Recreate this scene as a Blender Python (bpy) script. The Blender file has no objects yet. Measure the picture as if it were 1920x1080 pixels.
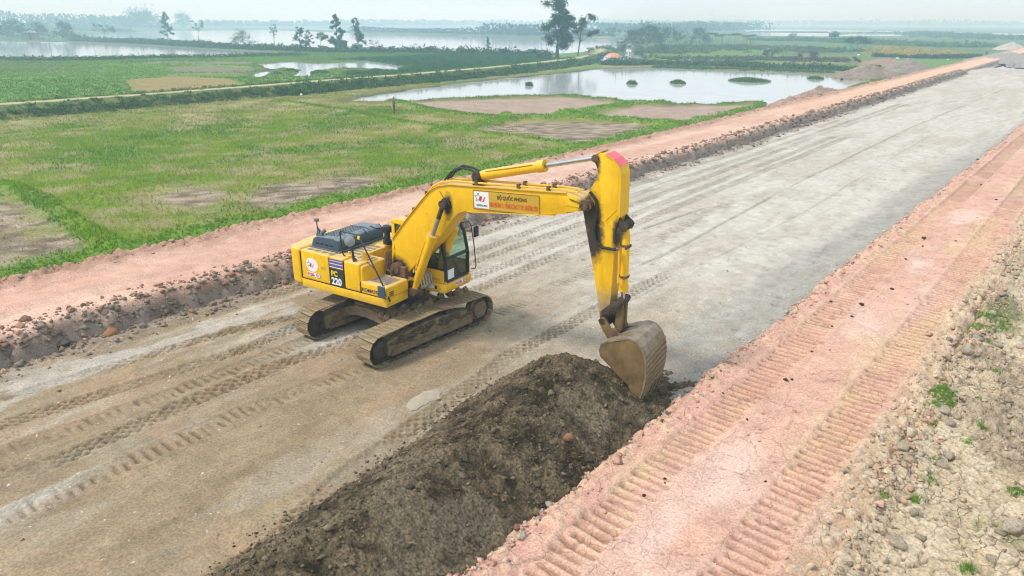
import bpy, bmesh, math, random
import numpy as np
from mathutils import Matrix, Vector

# ------------------------------------------------------------------ camera, sky, sun
scene = bpy.context.scene
COL = scene.collection
PI = math.pi
R = math.radians
random.seed(7)
RNG = np.random.default_rng(11)

CAM_H = 8.3
F_PX = 1350.0                      # focal length in pixels of a 1920 px wide frame
PITCH = math.atan(500.0 / F_PX)
AZ = math.atan((2152 - 960) / math.hypot(F_PX, 500.0))   # the road runs along +Y; the camera looks left of it
cam_data = bpy.data.cameras.new('camera')
cam_data.sensor_width = 36.0
cam_data.lens = 36.0 * F_PX / 1920.0
cam_data.clip_start = 0.1
cam_data.clip_end = 20000
cam = bpy.data.objects.new('camera', cam_data)
COL.objects.link(cam)
cam.location = (0, 0, CAM_H)
cam.rotation_euler = (PI / 2 - PITCH, 0, AZ)
cam.rotation_mode = 'QUATERNION'
cam.rotation_quaternion = (Matrix.Rotation(AZ, 4, 'Z') @ Matrix.Rotation(PI / 2 - PITCH, 4, 'X') @ Matrix.Rotation(0.004, 4, 'Z')).to_quaternion()
scene.camera = cam

SUN_EL, SUN_AZ = R(52), R(215)     # azimuth clockwise from +Y
world = bpy.data.worlds.new('World')
scene.world = world
world.use_nodes = True
wn = world.node_tree.nodes
wl = world.node_tree.links
wn.clear()
sky = wn.new('ShaderNodeTexSky')
sky.sky_type = 'NISHITA'
sky.sun_disc = False
sky.sun_elevation = SUN_EL
sky.sun_rotation = SUN_AZ
sky.air_density = 1.6
sky.dust_density = 6.0
sky.ozone_density = 1.5
mixc = wn.new('ShaderNodeMix')
mixc.data_type = 'RGBA'
mixc.inputs['Factor'].default_value = 0.80
mixc.inputs['B'].default_value = (8.55, 9.8, 11.0, 1)   # even overcast veil over the clear sky
bg = wn.new('ShaderNodeBackground')
bg.inputs['Strength'].default_value = 0.056
wo = wn.new('ShaderNodeOutputWorld')
wl.new(sky.outputs[0], mixc.inputs['A'])
wl.new(mixc.outputs['Result'], bg.inputs['Color'])
wl.new(bg.outputs[0], wo.inputs['Surface'])

sun_data = bpy.data.lights.new('sun', 'SUN')
sun_data.energy = 1.5
sun_data.angle = R(11)
sun_data.color = (1.0, 0.95, 0.87)
sun = bpy.data.objects.new('sun', sun_data)
COL.objects.link(sun)
sun.location = (0, 0, 60)
sdir = Vector((math.sin(SUN_AZ) * math.cos(SUN_EL), math.cos(SUN_AZ) * math.cos(SUN_EL), math.sin(SUN_EL)))
sun.rotation_euler = sdir.to_track_quat('Z', 'Y').to_euler()

scene.view_settings.view_transform = 'Standard'
scene.view_settings.look = 'None'
scene.view_settings.exposure = 1.08
scene.view_settings.gamma = 1.0
scene.render.engine = 'CYCLES'
scene.cycles.use_denoising = True
scene.cycles.filter_width = 1.15
scene.cycles.max_bounces = 6
scene.cycles.diffuse_bounces = 3
scene.cycles.glossy_bounces = 3
scene.cycles.transmission_bounces = 4
scene.cycles.volume_bounces = 2
scene.cycles.transparent_max_bounces = 12
scene.cycles.caustics_reflective = False
scene.cycles.caustics_refractive = False

# ------------------------------------------------------------------ noise in numpy
def _hash(ix, iy, seed):
    h = (ix.astype(np.int64) * 374761393 + iy.astype(np.int64) * 668265263 + seed * 1442695041) & 0xFFFFFFFF
    h = ((h ^ (h >> 13)) * 1274126177) & 0xFFFFFFFF
    h = ((h ^ (h >> 16)) * 2246822519) & 0xFFFFFFFF
    return ((h ^ (h >> 15)) & 0xFFFFFF) / float(0xFFFFFF)

def vnoise(x, y, seed=0):
    x = np.asarray(x, float); y = np.asarray(y, float)
    ix = np.floor(x); iy = np.floor(y)
    fx = x - ix; fy = y - iy
    fx = fx * fx * (3 - 2 * fx); fy = fy * fy * (3 - 2 * fy)
    a = _hash(ix, iy, seed); b = _hash(ix + 1, iy, seed)
    c = _hash(ix, iy + 1, seed); d = _hash(ix + 1, iy + 1, seed)
    return (a * (1 - fx) + b * fx) * (1 - fy) + (c * (1 - fx) + d * fx) * fy

def fbm(x, y, octv=4, seed=0):
    s = 0; a = 0.5; t = 0
    for o in range(octv):
        s = s + a * vnoise(x, y, seed + o * 17); t += a
        x = x * 2.03 + 3.1; y = y * 2.03 - 1.7; a *= 0.5
    return s / t

def worley(x, y, seed=0):
    x = np.asarray(x, float); y = np.asarray(y, float)
    ix = np.floor(x); iy = np.floor(y)
    f1 = np.full(x.shape, 9.0); f2 = np.full(x.shape, 9.0); cr = np.zeros(x.shape)
    for dx in (-1, 0, 1):
        for dy in (-1, 0, 1):
            px = ix + dx + _hash(ix + dx, iy + dy, seed)
            py = iy + dy + _hash(ix + dx, iy + dy, seed + 5)
            d = np.hypot(px - x, py - y)
            r = _hash(ix + dx, iy + dy, seed + 9)
            near = d < f1
            f2 = np.where(near, f1, np.minimum(f2, d))
            cr = np.where(near, r, cr)
            f1 = np.where(near, d, f1)
    return f1, f2, cr

def sstep(a, b, x):
    t = np.clip((x - a) / (b - a), 0, 1)
    return t * t * (3 - 2 * t)

def mix(a, b, m):
    m = np.asarray(m)[..., None]
    return np.asarray(a) * (1 - m) + np.asarray(b) * m

def poly_dist(px, py, poly):
    """signed distance to a closed polygon, negative inside"""
    P = np.array(poly, float)
    d = np.full(px.shape, 1e9); inside = np.zeros(px.shape, bool)
    n = len(P)
    for i in range(n):
        ax, ay = P[i]; bx, by = P[(i + 1) % n]
        ex, ey = bx - ax, by - ay
        t = np.clip(((px - ax) * ex + (py - ay) * ey) / (ex * ex + ey * ey + 1e-9), 0, 1)
        d = np.minimum(d, np.hypot(px - ax - t * ex, py - ay - t * ey))
        c = ((ay > py) != (by > py)) & (px < (bx - ax) * (py - ay) / ((by - ay) if by != ay else 1e-9) + ax)
        inside ^= c
    return np.where(inside, -d, d)

def line_dist(px, py, line):
    P = np.array(line, float)
    d = np.full(np.shape(px), 1e9)
    for (ax, ay), (bx, by) in zip(P[:-1], P[1:]):
        ex, ey = bx - ax, by - ay
        t = np.clip(((px - ax) * ex + (py - ay) * ey) / (ex * ex + ey * ey + 1e-9), 0, 1)
        d = np.minimum(d, np.hypot(px - ax - t * ex, py - ay - t * ey))
    return d

# ------------------------------------------------------------------ mesh helpers
def mesh_np(name, V, F, col=None, mat=None, smooth=False):
    V = np.ascontiguousarray(V, np.float32); F = np.ascontiguousarray(F, np.int32)
    me = bpy.data.meshes.new(name)
    m, k = F.shape
    me.vertices.add(len(V)); me.vertices.foreach_set('co', V.ravel())
    me.loops.add(m * k); me.loops.foreach_set('vertex_index', F.ravel())
    me.polygons.add(m); me.polygons.foreach_set('loop_start', np.arange(0, m * k, k, dtype=np.int32))
    me.update(calc_edges=True)
    if smooth:
        me.polygons.foreach_set('use_smooth', np.ones(m, bool))
    if col is not None:
        c = np.ones((len(V), 4), np.float32); c[:, :3] = col
        a = me.attributes.new('Col', 'FLOAT_COLOR', 'POINT')
        a.data.foreach_set('color', c.ravel())
    if mat: me.materials.append(mat)
    return me

def link(name, me, parent=None, loc=None):
    o = bpy.data.objects.new(name, me)
    COL.objects.link(o)
    if parent is not None: o.parent = parent
    if loc is not None: o.location = loc
    return o

def tag(o, label=None, cat=None, group=None, kind=None):
    if label: o['label'] = label
    if cat: o['category'] = cat
    if group: o['group'] = group
    if kind: o['kind'] = kind
    return o

def empty(name, loc, rz=0):
    o = bpy.data.objects.new(name, None)
    COL.objects.link(o)
    o.location = loc; o.rotation_euler = (0, 0, rz)
    o.empty_display_size = 0.3
    return o

def grid_faces(nx, ny):
    i = np.arange(ny - 1)[:, None] * nx + np.arange(nx - 1)[None, :]
    i = i.ravel()
    return np.stack([i, i + 1, i + nx + 1, i + nx], 1)

def graded(a, b, fine, start, growth):
    """coordinates from a to b, step 'fine' until 'start', then growing by 'growth' of the way past it"""
    out = [a]
    while out[-1] < b:
        out.append(out[-1] + max(fine, fine + growth * (out[-1] - start)))
    out[-1] = b
    return np.array(out)

def sheet(name, xs, ys, zf, mat, smooth=True):
    X, Y = np.meshgrid(xs, ys)
    z, c = zf(X, Y)
    V = np.stack([X.ravel(), Y.ravel(), z.ravel()], 1)
    me = mesh_np(name, V, grid_faces(len(xs), len(ys)), c.reshape(-1, 3), mat, smooth)
    o = link(name, me)
    o['kind'] = 'structure'
    return o

class MB:
    """collects simple solids; build() links them as one mesh object"""
    def __init__(s): s.v = []; s.f = []
    def add(s, v, f):
        n = len(s.v); s.v += [tuple(p) for p in v]; s.f += [tuple(i + n for i in q) for q in f]; return s
    def box(s, x0, x1, y0, y1, z0, z1):
        return s.add([(x0,y0,z0),(x1,y0,z0),(x1,y1,z0),(x0,y1,z0),(x0,y0,z1),(x1,y0,z1),(x1,y1,z1),(x0,y1,z1)],
                     [(0,3,2,1),(4,5,6,7),(0,1,5,4),(1,2,6,5),(2,3,7,6),(3,0,4,7)])
    def prism_y(s, pts, y0, y1):
        """polygon in x,z swept from y0 to y1"""
        n = len(pts)
        a = sum(pts[i][0] * pts[(i + 1) % n][1] - pts[(i + 1) % n][0] * pts[i][1] for i in range(n))
        if a < 0: pts = pts[::-1]
        v = [(x, y0, z) for x, z in pts] + [(x, y1, z) for x, z in pts]
        f = [tuple(range(n)), tuple(range(2 * n - 1, n - 1, -1))]
        f += [(i + n, (i + 1) % n + n, (i + 1) % n, i) for i in range(n)]
        return s.add(v, f)
    def prism_z(s, pts, z0, z1):
        n = len(pts)
        a = sum(pts[i][0] * pts[(i + 1) % n][1] - pts[(i + 1) % n][0] * pts[i][1] for i in range(n))
        if a < 0: pts = pts[::-1]
        v = [(x, y, z0) for x, y in pts] + [(x, y, z1) for x, y in pts]
        f = [tuple(range(n - 1, -1, -1)), tuple(range(n, 2 * n))]
        f += [(i, (i + 1) % n, (i + 1) % n + n, i + n) for i in range(n)]
        return s.add(v, f)
    def tube(s, path, r, n=8, closed_ends=True):
        """round tube along a path; r a number or one per point"""
        P = [Vector(p) for p in path]
        rs = r if isinstance(r, (list, tuple)) else [r] * len(P)
        v = []; up = None
        for i, p in enumerate(P):
            d = (P[min(i + 1, len(P) - 1)] - P[max(i - 1, 0)]).normalized()
            if up is None:
                up = Vector((0, 0, 1)) if abs(d.z) < 0.9 else Vector((1, 0, 0))
            a = d.cross(up).normalized(); b = a.cross(d).normalized(); up = b
            for k in range(n):
                t = 2 * PI * k / n
                v.append(p + (a * math.cos(t) + b * math.sin(t)) * rs[i])
        f = []
        for i in range(len(P) - 1):
            for k in range(n):
                a0 = i * n + k; a1 = i * n + (k + 1) % n
                f.append((a0, a1, a1 + n, a0 + n))
        if closed_ends:
            f.append(tuple(range(n - 1, -1, -1))); f.append(tuple(range((len(P) - 1) * n, len(P) * n)))
        return s.add(v, f)
    def build(s, name, mat, parent=None, bevel=0, seg=2, smooth=False, angle=35):
        bm = bmesh.new()
        vs = [bm.verts.new(p) for p in s.v]
        for q in s.f:
            try: bm.faces.new([vs[i] for i in q])
            except ValueError: pass
        bmesh.ops.recalc_face_normals(bm, faces=bm.faces)
        if bevel:
            es = [e for e in bm.edges if len(e.link_faces) == 2 and e.calc_face_angle(0) > R(28)]
            bmesh.ops.bevel(bm, geom=es, offset=bevel, segments=seg, profile=0.6, affect='EDGES', clamp_overlap=True)
        me = bpy.data.meshes.new(name)
        bm.to_mesh(me); bm.free()
        if smooth or bevel:
            me.polygons.foreach_set('use_smooth', np.ones(len(me.polygons), bool))
            try: me.set_sharp_from_angle(angle=R(angle))
            except Exception: pass
        if mat: me.materials.append(mat)
        return link(name, me, parent)

# ------------------------------------------------------------------ materials
def new_mat(name):
    m = bpy.data.materials.new(name); m.use_nodes = True
    nt = m.node_tree
    b = nt.nodes['Principled BSDF']
    return m, nt, b

def N(nt, typ, **kw):
    n = nt.nodes.new(typ)
    for k, v in kw.items(): setattr(n, k, v)
    return n

def noise(nt, scale, detail=4, rough=0.55, coord='Object', stretch=None):
    tc = N(nt, 'ShaderNodeTexCoord')
    n = N(nt, 'ShaderNodeTexNoise')
    n.inputs['Scale'].default_value = scale; n.inputs['Detail'].default_value = detail; n.inputs['Roughness'].default_value = rough
    if stretch:
        mp = N(nt, 'ShaderNodeMapping'); mp.inputs['Scale'].default_value = stretch
        nt.links.new(tc.outputs[coord], mp.inputs[0]); nt.links.new(mp.outputs[0], n.inputs['Vector'])
    else:
        nt.links.new(tc.outputs[coord], n.inputs['Vector'])
    return n

def ramp(nt, fac, stops):
    r = N(nt, 'ShaderNodeValToRGB')
    e = r.color_ramp.elements
    while len(e) < len(stops): e.new(0.5)
    for i, (p, c) in enumerate(stops):
        e[i].position = p
        e[i].color = (c, c, c, 1) if isinstance(c, (int, float)) else tuple(c) + (1,)
    nt.links.new(fac, r.inputs[0])
    return r

def mixrgb(nt, a, b, fac, mode='MIX'):
    m = N(nt, 'ShaderNodeMix', data_type='RGBA', blend_type=mode)
    for sock, val in (('A', a), ('B', b)):
        if hasattr(val, 'links') or hasattr(val, 'is_linked'): nt.links.new(val, m.inputs[sock])
        else: m.inputs[sock].default_value = tuple(val) + (1,)
    if hasattr(fac, 'is_linked'): nt.links.new(fac, m.inputs['Factor'])
    else: m.inputs['Factor'].default_value = fac
    return m.outputs['Result']

def bump(nt, b, height, strength, dist):
    bp = N(nt, 'ShaderNodeBump')
    bp.inputs['Strength'].default_value = strength; bp.inputs['Distance'].default_value = dist
    nt.links.new(height, bp.inputs['Height'])
    prev = b.inputs['Normal'].links
    if prev: nt.links.new(prev[0].from_socket, bp.inputs['Normal'])
    nt.links.new(bp.outputs[0], b.inputs['Normal'])

def earth_mat(name, fine=18.0, amp=(0.72, 1.22), bump_d=0.03, rough=0.95, speck=None, coarse=2.2, rock=None, crack=None):
    m, nt, b = new_mat(name)
    at = N(nt, 'ShaderNodeAttribute', attribute_name='Col')
    n1 = noise(nt, fine, 6, 0.65); n2 = noise(nt, coarse, 5, 0.6)
    r1 = ramp(nt, n1.outputs['Fac'], [(0.36, amp[0]), (0.64, amp[1])])
    r2 = ramp(nt, n2.outputs['Fac'], [(0.3, 0.84), (0.7, 1.12)])
    c = mixrgb(nt, at.outputs['Color'], r1.outputs['Color'], 1.0, 'MULTIPLY')
    c = mixrgb(nt, c, r2.outputs['Color'], 1.0, 'MULTIPLY')
    if speck:
        n3 = noise(nt, speck[0], 3, 0.5)
        r3 = ramp(nt, n3.outputs['Fac'], [(speck[1], 0.0), (speck[1] + 0.05, 1.0)])
        c = mixrgb(nt, c, speck[2], r3.outputs['Color'])
    nt.links.new(c, b.inputs['Base Color'])
    b.inputs['Roughness'].default_value = rough
    b.inputs['Specular IOR Level'].default_value = 0.2
    bump(nt, b, n2.outputs['Fac'], 0.5, bump_d * 2)
    bump(nt, b, n1.outputs['Fac'], 0.8, bump_d)
    if crack:
        v = N(nt, 'ShaderNodeTexVoronoi', feature='DISTANCE_TO_EDGE'); v.inputs['Scale'].default_value = crack[0]
        tc = N(nt, 'ShaderNodeTexCoord'); nd = noise(nt, crack[0] * .8, 3, .6)
        ds = N(nt, 'ShaderNodeVectorMath', operation='MULTIPLY_ADD'); ds.inputs[1].default_value = (.9 / crack[0],) * 3
        nt.links.new(nd.outputs['Color'], ds.inputs[0]); nt.links.new(tc.outputs['Object'], ds.inputs[2]); nt.links.new(ds.outputs[0], v.inputs['Vector'])
        rc = ramp(nt, v.outputs['Distance'], [(0.0, crack[1]), (crack[2], 1.0)])
        where = noise(nt, .5, 3, .5); rw = ramp(nt, where.outputs['Fac'], [(crack[3], 0.0), (crack[3] + .12, 1.0)])
        c = mixrgb(nt, c, mixrgb(nt, c, rc.outputs['Color'], 1.0, 'MULTIPLY'), rw.outputs['Color'])
        nt.links.new(c, b.inputs['Base Color'])
        bump(nt, b, rc.outputs['Color'], .8, bump_d)
    if rock:
        v = N(nt, 'ShaderNodeTexVoronoi'); v.inputs['Scale'].default_value = rock
        tc = N(nt, 'ShaderNodeTexCoord'); nt.links.new(tc.outputs['Object'], v.inputs['Vector'])
        bump(nt, b, v.outputs['Distance'], 0.5, bump_d)
    return m

def flat_mat(name, col, rough=0.6, metal=0.0, spec=0.4, var=0.12, scale=4.0, coat=0.0):
    m, nt, b = new_mat(name)
    n = noise(nt, scale, 4, 0.6)
    r = ramp(nt, n.outputs['Fac'], [(0.3, 1 - var), (0.7, 1 + var)])
    c = mixrgb(nt, col, r.outputs['Color'], 1.0, 'MULTIPLY')
    nt.links.new(c, b.inputs['Base Color'])
    b.inputs['Roughness'].default_value = rough; b.inputs['Metallic'].default_value = metal
    b.inputs['Specular IOR Level'].default_value = spec
    b.inputs['Coat Weight'].default_value = coat
    return m

def paint_mat(name, col, dust=(0.50, 0.40, 0.26), dust_amt=0.75, mud=None, mud_z=None, chips=True, grease=None):
    """worn machine paint: dust settled on upward faces, streaks, chips; mud below a height"""
    m, nt, b = new_mat(name)
    n = noise(nt, 3.0, 5, 0.6)
    r = ramp(nt, n.outputs['Fac'], [(0.3, 0.90), (0.7, 1.06)])
    c = mixrgb(nt, col, r.outputs['Color'], 1.0, 'MULTIPLY')
    st = noise(nt, 5.0, 5, 0.7, stretch=(3.0, 3.0, 0.35))
    rs = ramp(nt, st.outputs['Fac'], [(0.52, 0.0), (0.76, 0.5)])
    c = mixrgb(nt, c, tuple(v * 0.62 for v in col), rs.outputs['Color'])
    if chips:
        ch = noise(nt, 14.0, 5, 0.75)
        rc = ramp(nt, ch.outputs['Fac'], [(0.64, 0.0), (0.69, 0.85)])
        c = mixrgb(nt, c, (0.10, 0.06, 0.035), rc.outputs['Color'])
    ge = N(nt, 'ShaderNodeNewGeometry')
    sx = N(nt, 'ShaderNodeSeparateXYZ'); nt.links.new(ge.outputs['Normal'], sx.inputs[0])
    up = ramp(nt, sx.outputs['Z'], [(0.35, 0.0), (0.95, dust_amt)])
    dn = noise(nt, 6.0, 5, 0.65)
    dm = N(nt, 'ShaderNodeMath', operation='MULTIPLY')
    dr = ramp(nt, dn.outputs['Fac'], [(0.25, 0.25), (0.6, 1.0)])
    nt.links.new(up.outputs['Color'], dm.inputs[0]); nt.links.new(dr.outputs['Color'], dm.inputs[1])
    c = mixrgb(nt, c, dust, dm.outputs[0])
    rough_v = 0.42
    if mud:
        tc = N(nt, 'ShaderNodeTexCoord'); so = N(nt, 'ShaderNodeSeparateXYZ'); nt.links.new(tc.outputs['Object'], so.inputs[0])
        mn = noise(nt, 4.0, 5, 0.65)
        ad = N(nt, 'ShaderNodeMath', operation='MULTIPLY_ADD'); ad.inputs[1].default_value = mud_z[1]
        nt.links.new(mn.outputs['Fac'], ad.inputs[0]); nt.links.new(so.outputs['Z'], ad.inputs[2])
        mr = N(nt, 'ShaderNodeMapRange')
        mr.inputs['From Min'].default_value = mud_z[0] + 0.25 + mud_z[1] * 0.5; mr.inputs['From Max'].default_value = mud_z[0] - 0.25 + mud_z[1] * 0.5
        nt.links.new(ad.outputs[0], mr.inputs['Value'])
        c = mixrgb(nt, c, mud, mr.outputs['Result'])
    if grease:
        tc = N(nt, 'ShaderNodeTexCoord')
        for (gx, gz, gr_, st_) in grease:
            mp = N(nt, 'ShaderNodeVectorMath', operation='SUBTRACT'); mp.inputs[1].default_value = (gx, 0, gz)
            nt.links.new(tc.outputs['Object'], mp.inputs[0])
            ms = N(nt, 'ShaderNodeVectorMath', operation='MULTIPLY'); ms.inputs[1].default_value = (1 / gr_, 0, 1 / (gr_ * st_))
            nt.links.new(mp.outputs[0], ms.inputs[0])
            ln = N(nt, 'ShaderNodeVectorMath', operation='LENGTH'); nt.links.new(ms.outputs[0], ln.inputs[0])
            gn = noise(nt, 9.0, 4, 0.6)
            aa = N(nt, 'ShaderNodeMath', operation='MULTIPLY_ADD'); aa.inputs[1].default_value = 0.9
            nt.links.new(gn.outputs['Fac'], aa.inputs[0]); nt.links.new(ln.outputs['Value'], aa.inputs[2])
            rr = ramp(nt, aa.outputs[0], [(0.0, 0.95), (0.75, 0.92), (1.0, 0.0)])
            mr = N(nt, 'ShaderNodeMapRange'); mr.inputs['From Min'].default_value = 1.75; mr.inputs['From Max'].default_value = 1.1
            nt.links.new(aa.outputs[0], mr.inputs['Value'])
            c = mixrgb(nt, c, (0.045, 0.033, 0.023), mr.outputs['Result'])
    nt.links.new(c, b.inputs['Base Color'])
    rr2 = ramp(nt, dn.outputs['Fac'], [(0.3, rough_v - 0.1), (0.7, rough_v + 0.25)])
    nt.links.new(rr2.outputs['Color'], b.inputs['Roughness'])
    b.inputs['Specular IOR Level'].default_value = 0.4
    bn = noise(nt, 1.6, 2, 0.5)
    bump(nt, b, bn.outputs['Fac'], 0.12, 0.03)
    return m

def mud_mat(name, c1, c2, scale=6.0, d=0.03, rough=0.9):
    m, nt, b = new_mat(name)
    n = noise(nt, scale, 6, 0.7)
    r = ramp(nt, n.outputs['Fac'], [(0.3, c1), (0.7, c2)])
    nt.links.new(r.outputs['Color'], b.inputs['Base Color'])
    b.inputs['Roughness'].default_value = rough; b.inputs['Specular IOR Level'].default_value = 0.25
    n2 = noise(nt, scale * 4, 5, 0.7)
    bump(nt, b, n.outputs['Fac'], 0.7, d); bump(nt, b, n2.outputs['Fac'], 0.7, d * 0.5)
    return m

def foliage_mat(name):
    m, nt, b = new_mat(name)
    at = N(nt, 'ShaderNodeAttribute', attribute_name='Col')
    n = noise(nt, 0.8, 3, 0.6)
    r = ramp(nt, n.outputs['Fac'], [(0.3, 0.78), (0.7, 1.2)])
    c = mixrgb(nt, at.outputs['Color'], r.outputs['Color'], 1.0, 'MULTIPLY')
    nt.links.new(c, b.inputs['Base Color'])
    b.inputs['Roughness'].default_value = 0.7; b.inputs['Specular IOR Level'].default_value = 0.2
    tr = N(nt, 'ShaderNodeBsdfTranslucent'); nt.links.new(c, tr.inputs['Color'])
    ms = N(nt, 'ShaderNodeMixShader'); ms.inputs[0].default_value = 0.35
    out = nt.nodes['Material Output']
    nt.links.new(b.outputs[0], ms.inputs[1]); nt.links.new(tr.outputs[0], ms.inputs[2]); nt.links.new(ms.outputs[0], out.inputs['Surface'])
    return m

def glass_mat(name, tint, refl=0.08):
    m, nt, b = new_mat(name)
    nt.nodes.remove(b)
    t = N(nt, 'ShaderNodeBsdfTransparent'); t.inputs['Color'].default_value = tuple(tint) + (1,)
    g = N(nt, 'ShaderNodeBsdfGlossy'); g.inputs['Roughness'].default_value = 0.04
    d = N(nt, 'ShaderNodeBsdfDiffuse'); d.inputs['Color'].default_value = (0.35, 0.33, 0.28, 1)
    fr = N(nt, 'ShaderNodeFresnel'); fr.inputs['IOR'].default_value = 1.5
    m1 = N(nt, 'ShaderNodeMixShader'); m2 = N(nt, 'ShaderNodeMixShader')
    n = noise(nt, 5.0, 4, 0.6); r = ramp(nt, n.outputs['Fac'], [(0.4, 0.02), (0.75, 0.16)])
    nt.links.new(r.outputs['Color'], m1.inputs[0]); nt.links.new(t.outputs[0], m1.inputs[1]); nt.links.new(d.outputs[0], m1.inputs[2])
    nt.links.new(fr.outputs[0], m2.inputs[0]); nt.links.new(m1.outputs[0], m2.inputs[1]); nt.links.new(g.outputs[0], m2.inputs[2])
    nt.links.new(m2.outputs[0], nt.nodes['Material Output'].inputs['Surface'])
    return m

M = {}
M['sand'] = earth_mat('sandy_subgrade', 20, (0.72, 1.22), 0.018, speck=(7.0, 0.69, (0.52, 0.48, 0.41)))
M['red'] = earth_mat('red_laterite', 24, (0.72, 1.2), 0.022, coarse=1.8, crack=(1.2, 0.5, 0.010, 0.56))
M['clay'] = earth_mat('dry_clay', 22, (0.68, 1.2), 0.018, coarse=5.0, crack=(3.6, 0.34, 0.045, 0.49))
M['field'] = earth_mat('field_soil_and_grass', 9, (0.6, 1.35), 0.06, coarse=0.7)
M['pile'] = earth_mat('dark_moist_soil', 19, (0.45, 1.5), 0.06, coarse=5.0, rock=14)
M['clod'] = earth_mat('clod', 9, (0.7, 1.25), 0.05)
M['leaf'] = foliage_mat('leaves_and_blades')
M['bark'] = mud_mat('bark', (0.10, 0.08, 0.06), (0.24, 0.20, 0.16), 5, 0.02)
M['yellow'] = paint_mat('yellow_paint', (0.84, 0.49, 0.004), mud=(0.36, 0.27, 0.15), mud_z=(1.22, 0.55))
M['yellow_arm'] = paint_mat('yellow_paint_arm', (0.84, 0.49, 0.004), mud=(0.42, 0.29, 0.16), mud_z=(2.45, 1.0), grease=[(5.95, 4.3, 0.36, 1.35), (6.2, 3.75, 0.22, 2.6), (6.1, 5.35, 0.15, 2.3), (6.72, 3.9, 0.1, 3.5), (6.55, 1.85, 0.17, 1.2)])
M['yellow_boom'] = paint_mat('yellow_paint_boom', (0.84, 0.49, 0.004), grease=[(2.16, 3.97, 0.14, 2.2), (0.45, 2.05, 0.3, 0.9), (6.02, 4.5, 0.2, 1.0)])
M['mudsteel'] = mud_mat('muddy_steel', (0.13, 0.09, 0.052), (0.29, 0.21, 0.125), 5, 0.03)
M['trackshoe'] = mud_mat('worn_track_shoe', (0.14, 0.10, 0.055), (0.35, 0.27, 0.165), 5, 0.02, 0.75)
M['crust'] = mud_mat('mud_crust', (0.055, 0.040, 0.026), (0.16, 0.115, 0.07), 7, 0.03)
M['darkmud'] = mud_mat('dark_grease_and_mud', (0.030, 0.024, 0.020), (0.115, 0.085, 0.06), 6, 0.035)
M['bucket'] = mud_mat('mud_coated_bucket', (0.10, 0.066, 0.026), (0.23, 0.152, 0.066), 3.2, 0.02, 0.55)
M['bucketback'] = mud_mat('scraped_bucket_shell', (0.12, 0.082, 0.038), (0.31, 0.25, 0.19), 4.0, 0.02, 0.40)
M['hood'] = paint_mat('slate_engine_hood', (0.05, 0.085, 0.125), dust=(0.34, 0.36, 0.38), dust_amt=0.50, chips=False)
M['black'] = flat_mat('black_rubber', (0.018, 0.018, 0.02), 0.5, var=0.3)
M['blackpaint'] = flat_mat('black_painted_tube', (0.03, 0.03, 0.033), 0.35, var=0.2)
M['hole'] = flat_mat('dark_opening', (0.008, 0.008, 0.01), 0.8)
M['chrome'] = flat_mat('chromed_rod', (0.55, 0.55, 0.56), 0.16, metal=1.0, var=0.1)
M['dullrod'] = flat_mat('dusty_rod', (0.36, 0.33, 0.29), 0.4, metal=0.6, var=0.2)
M['hosewhite'] = flat_mat('pale_sleeved_hose', (0.42, 0.41, 0.38), 0.6, var=0.2)
M['steel'] = flat_mat('worn_steel', (0.22, 0.20, 0.18), 0.45, metal=0.7, var=0.3, scale=9)
M['glass'] = glass_mat('greenish_cab_glass', (0.62, 0.80, 0.68))
M['seat'] = flat_mat('seat_fabric', (0.05, 0.06, 0.06), 0.9)
M['green'] = flat_mat('green_cloth', (0.03, 0.20, 0.11), 0.9)
M['white'] = flat_mat('white_print', (0.78, 0.78, 0.78), 0.5, var=0.05)
M['purple'] = flat_mat('purple_stripe', (0.13, 0.09, 0.33), 0.5, var=0.1)
M['decalblack'] = flat_mat('charcoal_decal', (0.035, 0.036, 0.04), 0.45, var=0.2)
M['yellowprint'] = flat_mat('yellow_print', (0.85, 0.65, 0.01), 0.5, var=0.05)
M['navy'] = flat_mat('navy_print', (0.04, 0.025, 0.12), 0.5, var=0.1)
M['bluecyan'] = flat_mat('blue_print', (0.03, 0.16, 0.32), 0.5, var=0.05)
M['redprint'] = flat_mat('red_print', (0.62, 0.03, 0.03), 0.5, var=0.08)
M['orangeprint'] = flat_mat('orange_red_print', (0.80, 0.10, 0.012), 0.5, var=0.1)
M['brownprint'] = flat_mat('dark_brown_print', (0.06, 0.03, 0.015), 0.5, var=0.05)
M['gold'] = flat_mat('ochre_sign_plate', (0.56, 0.34, 0.035), 0.5, var=0.08)
M['pink'] = flat_mat('pink_red_paint', (0.80, 0.13, 0.16), 0.5, var=0.08)
M['mirror'] = flat_mat('mirror_back', (0.30, 0.32, 0.33), 0.3, var=0.1)
M['tread'] = flat_mat('anti_slip_strip', (0.22, 0.19, 0.15), 0.9, var=0.3, scale=20)
M['rust'] = mud_mat('rusty_iron', (0.07, 0.04, 0.025), (0.20, 0.12, 0.075), 8, 0.01)

# ------------------------------------------------------------------ lie of the land (metres, road along +Y)
def LX(Y):                          # slow drift of the left embankment away from the road
    return -0.020 * np.maximum(0, np.asarray(Y, float) - 40)

L_GRASS, L_BACK, L_TOP, L_TOE = -28.2, -24.7, -21.15, -20.15
R_TOE, R_TOP, R_END = -6.62, -6.05, -2.25

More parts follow.
